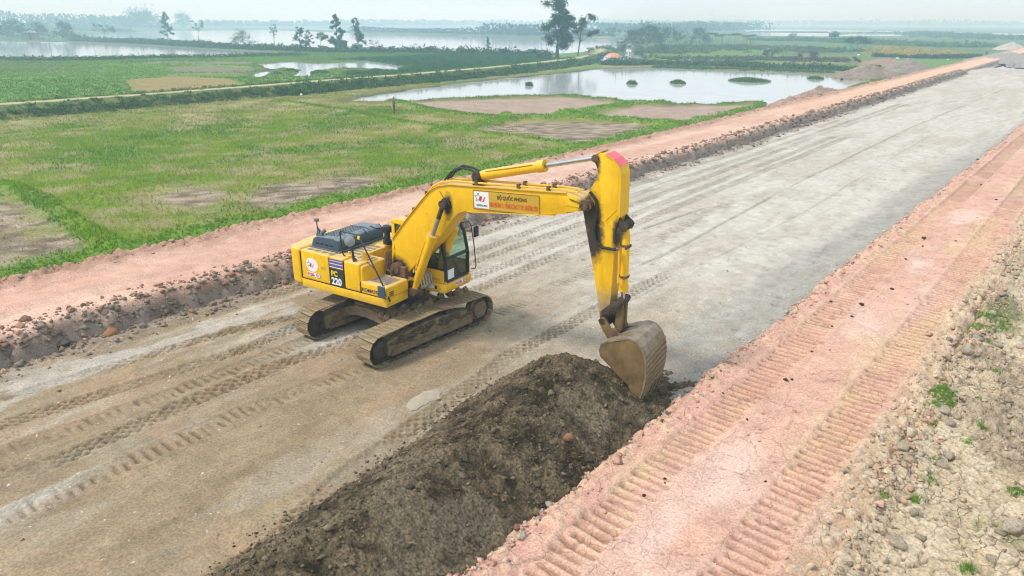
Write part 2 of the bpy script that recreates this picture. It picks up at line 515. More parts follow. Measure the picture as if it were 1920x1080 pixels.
POND = [(-66.96, 52.18), (-69.82, 58.04), (-72.37, 65.53), (-74.36, 76.51), (-76.15, 90.44), (-76.7, 105.46), (-78.88, 122.33), (-70.65, 132.49), (-54.97, 133.81), (-40.37, 135.62), (-31.94, 129.73), (-29.26, 99.43), (-26.98, 76.44), (-27.98, 75.55), (-31.11, 81.95), (-35.09, 76.14), (-37.56, 71.06), (-41.07, 71.53), (-44.82, 72.02), (-51.73, 73.43), (-57.69, 63.73), (-61.01, 55.95)]
PONDS = [POND,
  [(-525.86, -20.0), (-357.55, 104.99), (-330.59, 122.99), (-271.45, 125.31), (-216.26, 122.37), (-187.58, 122.21), (-171.27, 113.88), (-170.7, 93.58), (-188.2, 76.36), (-194.22, 56.23), (-210.32, 2.38)],
  [(-465.19, 176.52), (-614.49, 285.47), (-648.15, 413.16), (-436.96, 347.15), (-304.66, 327.82), (-223.48, 302.1), (-217.08, 345.74), (-130.36, 211.16), (-124.2, 165.6), (-158.15, 152.05), (-201.35, 166.33), (-212.76, 146.76), (-278.38, 157.86), (-362.85, 173.08), (-408.98, 155.0)],
  [(-789.22, 489.45), (-826.86, 675.87), (-758.87, 1119.37), (-610.64, 956.47), (-271.42, 425.56), (-325.65, 421.34), (-395.99, 426.16), (-505.2, 424.16), (-672.81, 466.19)],
  [(-138.65, 85.68), (-143.4, 95.86), (-131.37, 95.47), (-130.94, 107.92), (-109.33, 100.65), (-101.03, 88.53), (-110.05, 90.59), (-116.27, 89.27), (-112.61, 81.72), (-101.98, 71.34), (-103.4, 70.02), (-116.64, 80.02), (-124.22, 81.74), (-115.33, 73.16), (-104.45, 64.27), (-111.22, 67.82), (-124.93, 78.77)],
  [(-247.11, 399.51), (-244.54, 402.72), (-87.84, 152.97), (-86.4, 144.68)],
  [(-437.86, 1039.71), (-295.68, 967.23), (-90.39, 803.75), (50.21, 838.93), (40.8, 674.9), (-77.65, 692.53), (-174.43, 794.53), (-227.69, 813.51), (-279.77, 671.13)],
  [(-182.75, 653.88), (-163.77, 727.27), (-124.12, 567.26), (-159.32, 523.07)],
  [(-311.03, 759.4), (-253.07, 811.19), (-156.17, 512.81), (-210.04, 504.46)],
  [(-85.65, 165.67), (-84.08, 170.95), (-75.84, 154.87), (-78.79, 152.01)],
  [(-78.96, 165.02), (-78.25, 169.25), (-71.7, 155.78), (-73.6, 153.95)],
]
BUNDS = [  # grassy paddy bunds: centre line, half width, height
  ([(-48.48, 11.18), (-44.09, 11.9), (-41.06, 11.9), (-34.78, 11.29), (-30.27, 10.8), (-27.08, 10.44)], 0.55, 0.22),
  ([(-71.41, 45.88), (-58.6, 45.24), (-46.96, 42.95), (-40.43, 42.7), (-33.48, 42.86), (-28.25, 42.9)], 0.45, 0.15),
  ([(-41.3, 41.15), (-40.71, 44.92), (-42.49, 51.22), (-38.71, 55.07), (-33.5, 56.68), (-27.32, 56.67)], 1.0, 0.35),
  ([(-62.12, 54.2), (-53.4, 51.06), (-48.31, 50.33), (-42.85, 50.9)], 0.6, 0.25),
  ([(-39.31, 55.06), (-40.03, 60.52), (-40.27, 67.95), (-37.98, 70.68)], 1.0, 0.4),
  ([(-64.31, 54.55), (-61.44, 56.34), (-57.69, 63.73), (-51.93, 73.71), (-44.82, 72.02), (-38.03, 71.35)], 1.1, 0.4),
  ([(-37.56, 71.06), (-35.33, 76.66), (-31.11, 82.73)], 1.0, 0.35),
  ([(-130.49, 37.21), (-124.23, 44.47), (-117.66, 55.18), (-111.5, 62.5)], 0.9, 0.2),
  ([(-156.11, 61.09), (-148.7, 73.35), (-124.92, 76.54)], 0.9, 0.2),
]
PATH = [(-83.42, 5.03), (-79.67, 22.03), (-79.7, 28.93), (-79.75, 36.96), (-80.16, 48.72), (-81.43, 60.54), (-82.26, 74.55), (-84.15, 93.02), (-87.86, 113.84), (-94.11, 137.25), (-108.76, 167.12), (-145.53, 225.08), (-235.08, 365.9)]
BARE = [[(-60.02, 53.86), (-56.07, 61.93), (-49.39, 71.19), (-43.87, 70.53), (-39.82, 58.39), (-39.77, 55.7), (-44.75, 52.38), (-50.09, 52.19)],
        [(-37.4, 55.72), (-39.32, 67.44), (-35.37, 71.64), (-30.25, 78.28), (-28.03, 69.41), (-28.23, 58.51), (-33.88, 57.32)]]
BROWN = [[(-39.3, 43.69), (-40.85, 49.25), (-32.57, 55.14), (-27.53, 55.64), (-27.44, 48.13), (-29.04, 44.08), (-34.13, 43.69)],
         [(-41.74, 10.71), (-38.77, 11.37), (-29.55, 9.73), (-28.6, 8.82), (-29.67, 7.11), (-35.6, 3.7), (-43.84, 5.03)],
         [(-34.17, 20.76), (-33.39, 23.61), (-31.84, 26.1), (-28.91, 25.29), (-27.25, 22.24), (-28.92, 19.11), (-30.91, 18.1)],
         [(-38.45, 17.97), (-37.13, 20.01), (-31.02, 15.99), (-33.48, 15.21)]]
STRIPS = [[(-139.89, 66.88), (-139.95, 76.5), (-128.53, 77.66), (-118.24, 72.38), (-119.73, 65.26), (-126.84, 62.37)], [(-159.34, 68.61), (-158.41, 78.24), (-143.4, 86.77), (-136.39, 82.48), (-148.7, 73.35), (-153.57, 66.07)], [(-122.36, 57.45), (-119.78, 63.39), (-112.86, 68.05), (-108.0, 64.14), (-115.85, 56.85)]]
STUBBLE = [(-113.83, 48.29), (-115.85, 56.85), (-104.74, 59.51), (-92.57, 54.97), (-88.43, 47.88), (-94.27, 40.63)]
LEAFY = [(-165.53, 110.81), (-163.1, 136.48), (-119.26, 156.71), (-94.12, 131.25), (-86.84, 95.99), (-90.46, 82.03), (-99.92, 76.61), (-106.02, 98.98), (-132.73, 109.41), (-145.65, 100.17)]
GOLD = [(-69.52, 260.39), (-45.47, 266.29), (-33.62, 241.64), (-34.78, 219.23), (-53.38, 213.22)]
GOLD2 = [(-77.14, 305.71), (-66.72, 308.03), (-53.93, 283.12), (-67.79, 275.82)]
LAWN = [(-54.01, 196.57), (-42.84, 200.14), (-33.62, 205.57), (-30.03, 173.47), (-35.19, 161.3), (-42.21, 169.72)]

# ground sheet: fields, ponds' beds, open country to the horizon
def ground_fn(X, Y):
    z = np.zeros(X.shape)
    n1 = fbm(X * 0.09, Y * 0.09, 4, 3); n2 = fbm(X * 0.6, Y * 0.6, 4, 5); n3 = fbm(X * 0.025, Y * 0.025, 3, 8)
    green = mix((0.105, 0.20, 0.008), (0.21, 0.285, 0.010), sstep(0.35, 0.68, n1))
    dry = mix((0.17, 0.125, 0.065), (0.31, 0.235, 0.135), sstep(.3, .7, n2))
    m = sstep(0.40, 0.62, 0.5 * n1 + 0.5 * n2 + 0.06)
    c = mix(green, dry, np.clip(m * 0.68, 0, 1))
    z += 0.10 * (n2 - 0.5) + 0.1 * (n1 - 0.5)
    far = np.hypot(X, Y)
    c = mix(c, mix((0.06, 0.11, 0.03), (0.11, 0.165, 0.05), n1), sstep(140, 260, far))
    # fields past the path stay green and even
    past = (X < -83)
    c = mix(c, mix((0.075, 0.185, 0.018), (0.14, 0.26, 0.025), n3 * 0.6 + n2 * 0.4), past * sstep(400, 150, far) * 0.85)
    c = mix(c, mix((0.10, 0.14, 0.05), (0.17, 0.12, 0.08), n2), past * sstep(0.52, 0.62, n3) * 0.7 * sstep(400, 150, far))
    d = poly_dist(X, Y, STUBBLE); c = mix(c, mix((0.30, 0.20, 0.08), (0.22, 0.20, 0.06), n2), sstep(1.0, -1.0, d + 3 * (n2 - .5)))
    d = poly_dist(X, Y, LEAFY); c = mix(c, mix((0.035, 0.115, 0.035), (0.08, 0.17, 0.045), n2), sstep(1.5, -1.5, d + 4 * (n1 - .5)))
    for q in STRIPS:
        d = poly_dist(X, Y, q); c = mix(c, mix((0.15, 0.115, 0.09), (0.22, 0.185, 0.12), n2), sstep(1.2, -1.2, d + 3 * (n2 - .5)) * .85)
    d = poly_dist(X, Y, GOLD); c = mix(c, (0.40, 0.31, 0.055), sstep(1.5, -1.5, d))
    d = poly_dist(X, Y, GOLD2); c = mix(c, (0.36, 0.34, 0.14), sstep(1.5, -1.5, d))
    d = poly_dist(X, Y, LAWN); c = mix(c, (0.10, 0.21, 0.03), sstep(1.5, -1.5, d))
    for q in BROWN:
        d = poly_dist(X, Y, q)
        c = mix(c, mix((0.13, 0.095, 0.062), (0.37, 0.295, 0.215), sstep(.3, .7, fbm(X * 2.2, Y * 2.2, 3, 21))), sstep(.8, -1.0, d + 4.0 * (n2 - .5) + 4.0 * (fbm(X * .25, Y * .25, 3, 23) - .5)))
    for q in BARE:
        d = poly_dist(X, Y, q)
        c = mix(c, mix((0.30, 0.215, 0.165), (0.40, 0.30, 0.235), n2), sstep(0.6, -0.6, d))
        z -= 0.05 * sstep(0.5, -0.5, d)
    for ln, hw, h in BUNDS:
        d = line_dist(X, Y, ln) + 0.5 * (n2 - 0.5)
        mm = sstep(hw * 1.4, hw * 0.5, d)
        z += h * mm * (0.7 + 0.6 * n2)
        c = mix(c, mix((0.075, 0.17, 0.012), (0.15, 0.28, 0.018), n2), mm * 0.9)
    # grass strip along the embankment
    e = X - (L_GRASS + LX(Y))
    mm = sstep(-2.2, -0.6, e + 1.4 * (n2 - .5)) * sstep(1.5, 0.4, e)
    c = mix(c, mix((0.075, 0.165, 0.012), (0.14, 0.25, 0.018), n2), mm * 0.9)
    z += 0.12 * mm * n2
    # farm track
    dp = line_dist(X, Y, PATH)
    bank = sstep(4.2, 1.5, dp)
    z += 0.95 * bank
    c = mix(c, mix((0.05, 0.105, 0.022), (0.10, 0.165, 0.03), n2), bank * 0.9)
    c = mix(c, mix((0.40, 0.32, 0.21), (0.50, 0.42, 0.29), n2), sstep(1.1, 0.6, dp + 0.5 * (n2 - .5)))
    for i, q in enumerate(PONDS):
        d = poly_dist(X, Y, q)
        wid = 0.6 + 0.004 * far
        wet = sstep(3.5, 0.0, d)
        c = mix(c, (0.075, 0.075, 0.045), wet * 0.5)
        z = np.where(d < wid * 2, z * sstep(-wid, wid * 2, d) - 0.75 * sstep(wid * 0.6, -wid, d + (1.5 if i == 0 else 0.3) * (n2 - .5) + (2.5 if i in (0, 4) else 0) * (fbm(X * .22, Y * .22, 3, 29) - .5)), z)
        c = mix(c, (0.07, 0.06, 0.045), sstep(0.3, -0.6, d))
    # kept below the road works
    road = sstep(-0.3, 1.0, X - (-27.6 + LX(Y))) * sstep(10.5, 9.0, X)
    road = road * sstep(470, 450, Y)
    z = z * (1 - road) - 0.9 * road
    return z, c

xl = -graded(26.5, 6500, 0.45, 88, 0.04)[::-1]
gx = np.concatenate([xl, np.arange(-25.5, 12.0, 2.5), graded(12.5, 6500, 3.0, 20, 0.05)])
gy = np.concatenate([-graded(0.4, 1500, 2.0, 10, 0.1)[::-1], graded(0, 6500, 0.50, 110, 0.028)])
sheet('ground', gx, gy, ground_fn, M['field'])

# water
def water_mat():
    m, nt, b = new_mat('pond_water')
    n = noise(nt, 0.35, 4, 0.6); n2 = noise(nt, 3.5, 3, 0.6)
    r = ramp(nt, n.outputs['Fac'], [(0.3, (0.37, 0.38, 0.37)), (0.7, (0.47, 0.49, 0.50))])
    nt.links.new(r.outputs['Color'], b.inputs['Base Color'])
    b.inputs['Roughness'].default_value = 0.06
    b.inputs['IOR'].default_value = 1.33
    b.inputs['Specular IOR Level'].default_value = 0.6
    bump(nt, b, n2.outputs['Fac'], 0.075, 0.05)
    return m
M['water'] = water_mat()
WATER_Z = -0.18
def water(poly, grow=1.5):
    P = np.array(poly)
    a = 0.5 * np.sum(P[:, 0] * np.roll(P[:, 1], -1) - np.roll(P[:, 0], -1) * P[:, 1])
    if a < 0: P = P[::-1]
    e = np.roll(P, -1, 0) - P
    nrm = np.stack([e[:, 1], -e[:, 0]], 1); nrm /= np.linalg.norm(nrm, axis=1, keepdims=True) + 1e-9
    vn = nrm + np.roll(nrm, 1, 0); vn /= np.linalg.norm(vn, axis=1, keepdims=True) + 1e-9
    Q = P + vn * grow
    me = bpy.data.meshes.new('pond_water')
    bm = bmesh.new()
    f = bm.faces.new([bm.verts.new((x, y, WATER_Z)) for x, y in Q])
    bmesh.ops.triangulate(bm, faces=[f])
    bmesh.ops.recalc_face_normals(bm, faces=bm.faces)
    for q in bm.faces:
        if q.normal.z < 0: q.normal_flip()
    bm.to_mesh(me); bm.free()
    me.materials.append(M['water'])
    o = link('pond_water', me); o['kind'] = 'structure'
for q in PONDS: water(q)

# ---- wheel and crawler prints pressed into the road: centre line x(y), width, kind, depth
TRACKS = [
  ([(-20.4,3),(-19.75,7.4),(-19.7,12.7),(-19.3,20.9),(-19.4,32.6),(-19.5,59.5),(-20.6,150)], 0.42, 'tyre', 0.035, -4, 70),
  ([(-18.8,2),(-18.4,6.1),(-18.1,9.4),(-17.6,11.3),(-17.0,15),(-17.3,30),(-17.9,60),(-18.8,150)], 0.46, 'tyre', 0.05, -4, 90),
  ([(-17.5,2),(-16.9,6.5),(-16.7,9.2),(-17.0,10.8),(-17.9,19.6),(-18.2,27.1),(-18.4,36.3),(-18.4,54.1),(-19.8,150)], 0.5, 'tyre', 0.055, -4, 90),
  ([(-16.2,2),(-15.75,6.1),(-15.9,10.0),(-15.9,11.2)], 0.62, 'crawler', 0.065, -4, 10.8),
  ([(-15.5,2),(-15.0,6.1),(-15.1,9.0)], 0.45, 'crawler', 0.04, -4, 9.5),
  ([(-14.9,2),(-15.0,5.2),(-15.2,8.7),(-14.9,11.7),(-15.2,20),(-15.6,40),(-16.3,80),(-17,150)], 0.55, 'tyre', 0.045, -4, 60),
  ([(-13.6,2),(-13.7,4.7),(-13.7,7.2),(-13.35,10.4)], 0.66, 'crawler', 0.07, -4, 10.4),
  ([(-9.4,5),(-10.0,6.9),(-10.15,7.8),(-10.4,9.5),(-11.0,13.1),(-11.1,17.5),(-11.0,22)], 0.5, 'tyre', 0.045, 4, 22),
  ([(-16.1,15),(-16.0,19),(-16.3,30),(-16.8,60),(-17.5,150)], 0.5, 'tyre', 0.04, 14.5, 60),
  ([(-13.2,15.2),(-13.4,24),(-14.0,40),(-14.6,70)], 0.6, 'crawler', 0.035, 15, 34),
  ([(-12.2,24),(-12.9,40),(-13.5,70),(-13.0,120)], 0.22, 'line', 0.05, 22, 120),
  ([(-10.7,17),(-10.4,33.6),(-11.7,80)], 0.10, 'line', 0.03, 17, 80),
  ([(-14.7,26),(-14.2,32)], 0.25, 'line', 0.07, 26.5, 31.5),
]
def track_relief(X, Y):
    """height change and 'pressed' mask of the prints"""
    dz = np.zeros(X.shape); msk = np.zeros(X.shape)
    for pts, w, kind, dep, y0, y1 in TRACKS:
        p = np.array(pts, float)
        xc = np.interp(Y, p[:, 1], p[:, 0]) + 0.10 * (vnoise(Y * 0.5, 0 * Y + 3.3, 77) - 0.5) + 0.05 * (vnoise(X * 3, Y * 2, 79) - .5)
        u = X - xc
        ok = (np.abs(u) < w * 0.9)
        if not ok.any(): continue
        fade = sstep(y0 - 0.4, y0 + 0.4, Y) * sstep(y1 + 0.5, y1 - 0.5, Y)
        worn = sstep(0.24, 0.50, fbm(X * 0.8 + 9, Y * 0.4, 4, int(w * 100) + len(pts)))
        ins = sstep(w * 0.5 + 0.03, w * 0.5 - 0.03, np.abs(u)) * fade
        rim = np.exp(-((np.abs(u) - w * 0.56) / 0.05) ** 2) * fade
        if kind == 'tyre':
            s = 0.27
            wq = 0.22 * (vnoise(X * 2.2, Y * 2.2, 80) - .5)
            l1 = np.abs(((Y / s + u / (s * 0.85) + wq) % 1) - 0.5) * 2
            l2 = np.abs(((Y / s - u / (s * 0.85) + wq) % 1) - 0.5) * 2
            lug = np.maximum(sstep(0.60, 0.80, l1), sstep(0.60, 0.80, l2)) * (0.25 + 0.75 * worn)
            lug = lug * sstep(34, 25, Y) + .4 * sstep(25, 34, Y)
            hgt = (-0.9 + 1.15 * lug)
        elif kind == 'crawler':
            yy = Y / 0.205 + 0.10 * u + 0.55 * (vnoise(X * 0.9, Y * 0.9, 78) - .5)
            sid = np.floor(yy + 0.5); l = np.abs((yy % 1) - 0.5) * 2
            e0 = _hash(sid, sid * 0 + len(pts), 401) * w * .38; e1 = _hash(sid, sid * 0 + len(pts), 402) * w * .38
            cut = sstep(-w * .5 + e0 - .02, -w * .5 + e0 + .04, u) * sstep(w * .5 - e1 + .02, w * .5 - e1 - .04, u) * (.25 + .75 * _hash(sid, sid * 0 + 3, 403))
            hgt = (-0.18 - 1.0 * sstep(0.52, 0.86, l) * cut * (0.15 + 0.85 * worn))
        else:
            hgt = -np.exp(-(u / (w * 0.3)) ** 2) * (.3 + .7 * worn)
        dz += dep * 1.25 * (hgt * ins + 0.25 * rim)
        msk = np.maximum(msk, (0.35 if kind == 'line' else 1.0) * ins * (0.12 + 0.88 * sstep(-0.1, -0.8, hgt)) * (0.35 + 0.65 * worn))
    return dz, msk

def road_fn(X, Y):
    n1 = fbm(X * 0.35, Y * 0.12, 4, 31); n2 = fbm(X * 1.8, Y * 0.9, 4, 33); n3 = fbm(X * 0.9 + 4, Y * 0.16, 4, 35); n4 = fbm(X * 5, Y * 4, 3, 36)
    z = 0.05 * (n1 - 0.5) + 0.035 * (n2 - 0.5) + 0.03 * (n4 - .5)
    pale = mix((0.44, 0.405, 0.345), (0.545, 0.51, 0.45), n2)
    brown = mix((0.225, 0.168, 0.10), (0.335, 0.26, 0.165), n2)
    near = sstep(24, 11, Y)
    # trodden brown soil near the machine, dry pale sand farther off and in the wheel-swept bands
    b = np.clip(sstep(0.40, 0.60, n3 * 0.75 + n1 * 0.25 + 0.10 * near) * (0.25 + 0.75 * near), 0, 1)
    b = np.maximum(b, near * 0.85 * sstep(-14.2, -13.0, X) * sstep(-8.0, -9.2, X + 0.8 * (n1 - .5)) * sstep(0.02, .25, n3))
    c = mix(pale, brown, b)
    grey = mix((0.29, 0.275, 0.235), (0.38, 0.365, 0.32), n2)      # damp grey sand along the right edge
    g = sstep(-8.9, -7.6, X + 1.6 * (n1 - .5)) * sstep(12, 15, Y) * sstep(80, 45, Y)
    c = mix(c, grey, g * 0.95)
    brk = fbm(X * 3.1, Y * 1.3, 5, 45)
    whitep = sstep(0.50, 0.60, 0.62 * fbm(X * 0.8 + 2, Y * 0.22 + 7, 4, 41) + 0.38 * brk) * sstep(-17.0, -18.2, X + (n2 - .5)) * near
    c = mix(c, (0.50, 0.47, 0.42), whitep * 0.6)
    whitep = sstep(0.50, 0.58, 0.55 * fbm(X * 1.2 + 2, Y * 0.2 + 7, 4, 43) + 0.45 * brk) * near * sstep(0.9, 0.2, np.minimum(np.abs(X + 14.5), np.abs(X + 10.9 + .06 * (Y - 13))))
    c = mix(c, (0.40, 0.35, 0.275), whitep * 0.3)
    c = mix(c, c * 0.82, sstep(0.56, 0.66, brk) * 0.6)
    c = mix(c, mix((0.33, 0.22, 0.135), (0.37, 0.26, 0.165), n2), sstep(0.54, 0.66, fbm(X * 1.1 + 7, Y * 0.5, 4, 47)) * near * 0.45)
    # scattered hoof and foot marks
    f1, f2, cr = worley(X * 1.3, Y * 1.0, 51)
    hoof = sstep(0.16, 0.07, f1) * (cr > 0.72) * sstep(10, 18, Y)
    z -= 0.05 * hoof; c = mix(c, c * 0.72, hoof * 0.6)
    dz, msk = track_relief(X, Y)
    z += dz; c = mix(c, c * np.array([0.50, 0.46, 0.40]), msk * 0.9)
    # crumbs and crust flakes near
    f1, f2, cr = worley(X * 7, Y * 6, 57)
    crumb = (cr > 0.93) * sstep(0.42, 0.1, f1) * sstep(0.45, 0.6, n1 + 0.15 * near)
    z += 0.035 * crumb
    # toes of the two banks
    tl = X - (L_TOE + LX(Y)); z += 0.10 * sstep(0.9, -0.4, tl + 0.8 * (n2 - .5)) * n2 * 2
    c = mix(c, mix((0.24, 0.19, 0.15), (0.33, 0.25, 0.19), n2), sstep(0.9, -0.1, tl + 1.2 * (n2 - .5)) * 0.8)
    tr = X - R_TOE
    c = mix(c, (0.30, 0.285, 0.25), sstep(-0.45, 0.0, tl * 0 + tr + 0.5 * (n2 - .5)) * 0.7)
    z += 0.08 * sstep(-0.4, 0.1, tr + 0.3 * (n2 - .5)) * n2
    return z, c

rx = np.concatenate([np.arange(-23.6, -20.5, 0.16), np.arange(-20.45, -6.1, 0.044)])
ry = np.concatenate([np.arange(-4, 0.5, 0.15), np.arange(0.5, 24, 0.045), graded(24, 175, 0.06, 24, 0.008)])
sheet('sand_road', rx, ry, road_fn, M['sand'])

# left haul road on its embankment
def left_fn(X, Y):
    s = X - LX(Y)
    n1 = fbm(X * 0.5, Y * 0.3, 4, 61); n2 = fbm(X * 2.2, Y * 2.2, 4, 63); n3 = fbm(X * 0.8, Y * 0.15, 3, 64)
    wob = 0.5 * (fbm(Y * 0.5, Y * 0 + 1, 3, 66) - 0.5) + 0.45 * (n2 - 0.5)
    top = sstep(L_GRASS + 0.6, L_BACK, s + wob * 0.8) * sstep(L_TOE + 0.05, L_TOP + 0.25, s + wob)
    z = -0.12 + 0.87 * top - 0.7 * sstep(L_GRASS + 0.25, L_GRASS - 0.35, s)
    wx_, wy_ = X + .35 * (n2 - .5), Y + .35 * (fbm(X * 2, Y * 2 + 9, 3, 69) - .5)
    f1, f2, cr = worley(wx_ * 3.2, wy_ * 3.2, 67); g1, g2, gr_ = worley(wx_ * 7.5, wy_ * 7.5, 68)
    slope = np.clip(1 - np.abs(top - 0.45) / 0.55, 0, 1)
    edge = np.maximum(slope, sstep(L_BACK + 0.5, L_BACK - 0.3, s + wob))
    lump = cr * 0.22 * sstep(0.0, 0.2, f2 - f1) + gr_ * 0.10 * sstep(0.0, 0.22, g2 - g1)
    z += lump * edge + 0.05 * (n1 - .5) * top + 0.02 * (n2 - .5)
    # gentle wheel hollows along the top
    for cx in (-23.9, -22.2):
        z -= 0.06 * np.exp(-((s - cx) / 0.35) ** 2) * top
    red = mix((0.49, 0.275, 0.20), (0.61, 0.40, 0.305), 0.5 * n1 + 0.5 * n2)
    red = mix(red, (0.64, 0.46, 0.36), sstep(0.45, 0.7, n3) * 0.6)
    red = mix(red, mix((0.58, 0.36, 0.235), (0.66, 0.45, 0.32), n2), sstep(45, 100, Y) * 0.85)
    bro = mix((0.26, 0.155, 0.10), (0.42, 0.24, 0.16), cr)
    gry = mix((0.20, 0.165, 0.13), (0.29, 0.24, 0.20), cr)
    c = mix(red, bro, np.clip(edge * 1.2, 0, 1) * (0.35 + 0.65 * n2))
    c = mix(c, gry, sstep(0.9, 0.45, top) * (s > -22) * sstep(0.25, 0.5, n1 + 0.2) * 0.92)
    c = mix(c, (0.09, 0.14, 0.03), sstep(L_GRASS + 1.1, L_GRASS + 0.1, s + wob * 1.5))
    return z, c
lx = np.arange(-28.8, -19.4, 0.075)
ly = graded(0, 470, 0.10, 26, 0.012)
o = sheet('haul_road', lx, ly, lambda X, Y: left_fn(X + LX(Y), Y), M['red'])
me = o.data
co = np.empty(len(me.vertices) * 3, np.float32); me.vertices.foreach_get('co', co); co = co.reshape(-1, 3)
co[:, 0] += LX(co[:, 1]); me.vertices.foreach_set('co', co.ravel()); me.update()

# right haul road with crawler ruts
def right_z(X, Y):
    n2 = fbm(X * 2.2, Y * 2.2, 4, 73)
    wob = 0.35 * (fbm(Y * 0.6, Y * 0 + 5, 3, 76) - 0.5) + 0.4 * (n2 - .5)
    top = sstep(R_TOE - 0.05, R_TOP + 0.1, X + wob)
    return top, n2, wob
def right_fn(X, Y):
    top, n2, wob = right_z(X, Y)
    n1 = fbm(X * 0.6, Y * 0.35, 4, 71); n4 = fbm(X * 7, Y * 7, 3, 74)
    z = -0.10 + 0.5 * top + 0.05 * (n1 - .5) + 0.02 * (n4 - .5)
    red = mix((0.52, 0.29, 0.21), (0.63, 0.405, 0.31), 0.55 * n1 + 0.45 * n2)
    pinkish = sstep(0.5, 0.68, fbm(X * 0.7, Y * 0.25, 3, 79)) * np.exp(-((X + 4.1) / 0.9) ** 2)
    c = mix(red, (0.66, 0.46, 0.385), pinkish * 0.8)
    c = mix(c, (0.58, 0.43, 0.25), sstep(0.55, 0.72, fbm(X * 0.9, Y * 0.3 + 8, 3, 80)) * 0.5)
    for cx, w in ((-5.17, 0.80), (-2.98, 0.86)):
        xc = cx + 0.12 * (fbm(Y * 0.12, Y * 0 + cx, 2, 81) - .5)
        u = X - xc
        ins = sstep(w * .5 + 0.05, w * .5 - 0.05, np.abs(u) + 0.05 * (n4 - .5))
        yy = Y / 0.232 + 0.10 * u + 0.7 * (vnoise(Y * 0.7, Y * 0, 83) - .5) + 0.35 * (vnoise(X * 1.6, Y * 1.6, 85) - .5)
        sid = np.floor(yy + .5); sdep = (.72 + .28 * _hash(sid, sid * 0 + 2, 404)) * sstep(-w * .5 + _hash(sid, sid * 0, 405) * .16 - .04, -w * .5 + _hash(sid, sid * 0, 405) * .16 + .04, u) * sstep(w * .5 - _hash(sid, sid * 0, 406) * .16 + .04, w * .5 - _hash(sid, sid * 0, 406) * .16 - .04, u)
        l = np.abs((yy % 1) - .5) * 2
        worn = 0.3 + 0.85 * sstep(0.25, 0.55, fbm(X * 1.0, Y * 0.5, 3, 84))
        gro = sstep(0.36, 0.70, l) * sdep
        gro = gro * sstep(42, 36, Y) + .4 * sstep(36, 42, Y)
        z += ins * (-0.012 - 0.12 * gro * worn)
        z += 0.05 * np.exp(-((np.abs(u) - w * .55) / 0.06) ** 2) * n2
        c = mix(c, mix((0.24, 0.115, 0.07), (0.31, 0.175, 0.10), n2), ins * gro * np.clip(.35 + .65 * worn, 0, 1))
        c = mix(c, (0.56, 0.38, 0.23), ins * (1 - gro) * sstep(0.45, 0.65, n2) * 0.3)
    # drying cracks
    f1, f2, cr = worley(X * 0.9 + 0.8 * n2, Y * 0.75 + 0.8 * n1, 86)
    crack = sstep(0.035, 0.0, f2 - f1) * top * (fbm(X * .5, Y * .5, 2, 87) > 0.45)
    z -= 0.025 * crack; c = mix(c, c * 0.5, crack * 0.7)
    edge = np.clip(1 - np.abs(top - 0.5) / 0.5, 0, 1); edge = np.maximum(edge, sstep(R_TOP + 0.7, R_TOP + 0.1, X + wob))
    f1, f2, cr = worley(X * 4.5, Y * 4.5, 88)
    z += edge * (cr * 0.10 * sstep(0.0, 0.25, f2 - f1) + 0.05 * (n4 - .5))
    c = mix(c, mix((0.50, 0.26, 0.21), (0.60, 0.42, 0.30), cr), edge * 0.7)
    c = mix(c, (0.31, 0.29, 0.25), sstep(0.55, 0.15, top) * 0.9)
    out = sstep(R_END - 0.5, R_END + 0.15, X + 0.9 * (n1 - .5) + .3 * (n2 - .5))
    f1, f2, cr2 = worley(X * 5, Y * 5, 89)
    z += out * (cr2 * 0.15 * sstep(0.0, 0.22, f2 - f1) + .16 * (n2 - .5) - 0.06)
    c = mix(c, mix((0.44, 0.30, 0.19), (0.56, 0.45, 0.33), cr2), out)
    z -= 0.5 * sstep(-2.0, -1.6, X + 0.5 * (n1 - .5) + .4 * (n2 - .5))
    return z, c
sheet('haul_road', np.arange(-6.95, -1.5, 0.040), np.concatenate([np.arange(3, 42, 0.05), graded(42, 175, 0.07, 42, 0.03)]), right_fn, M['red'])

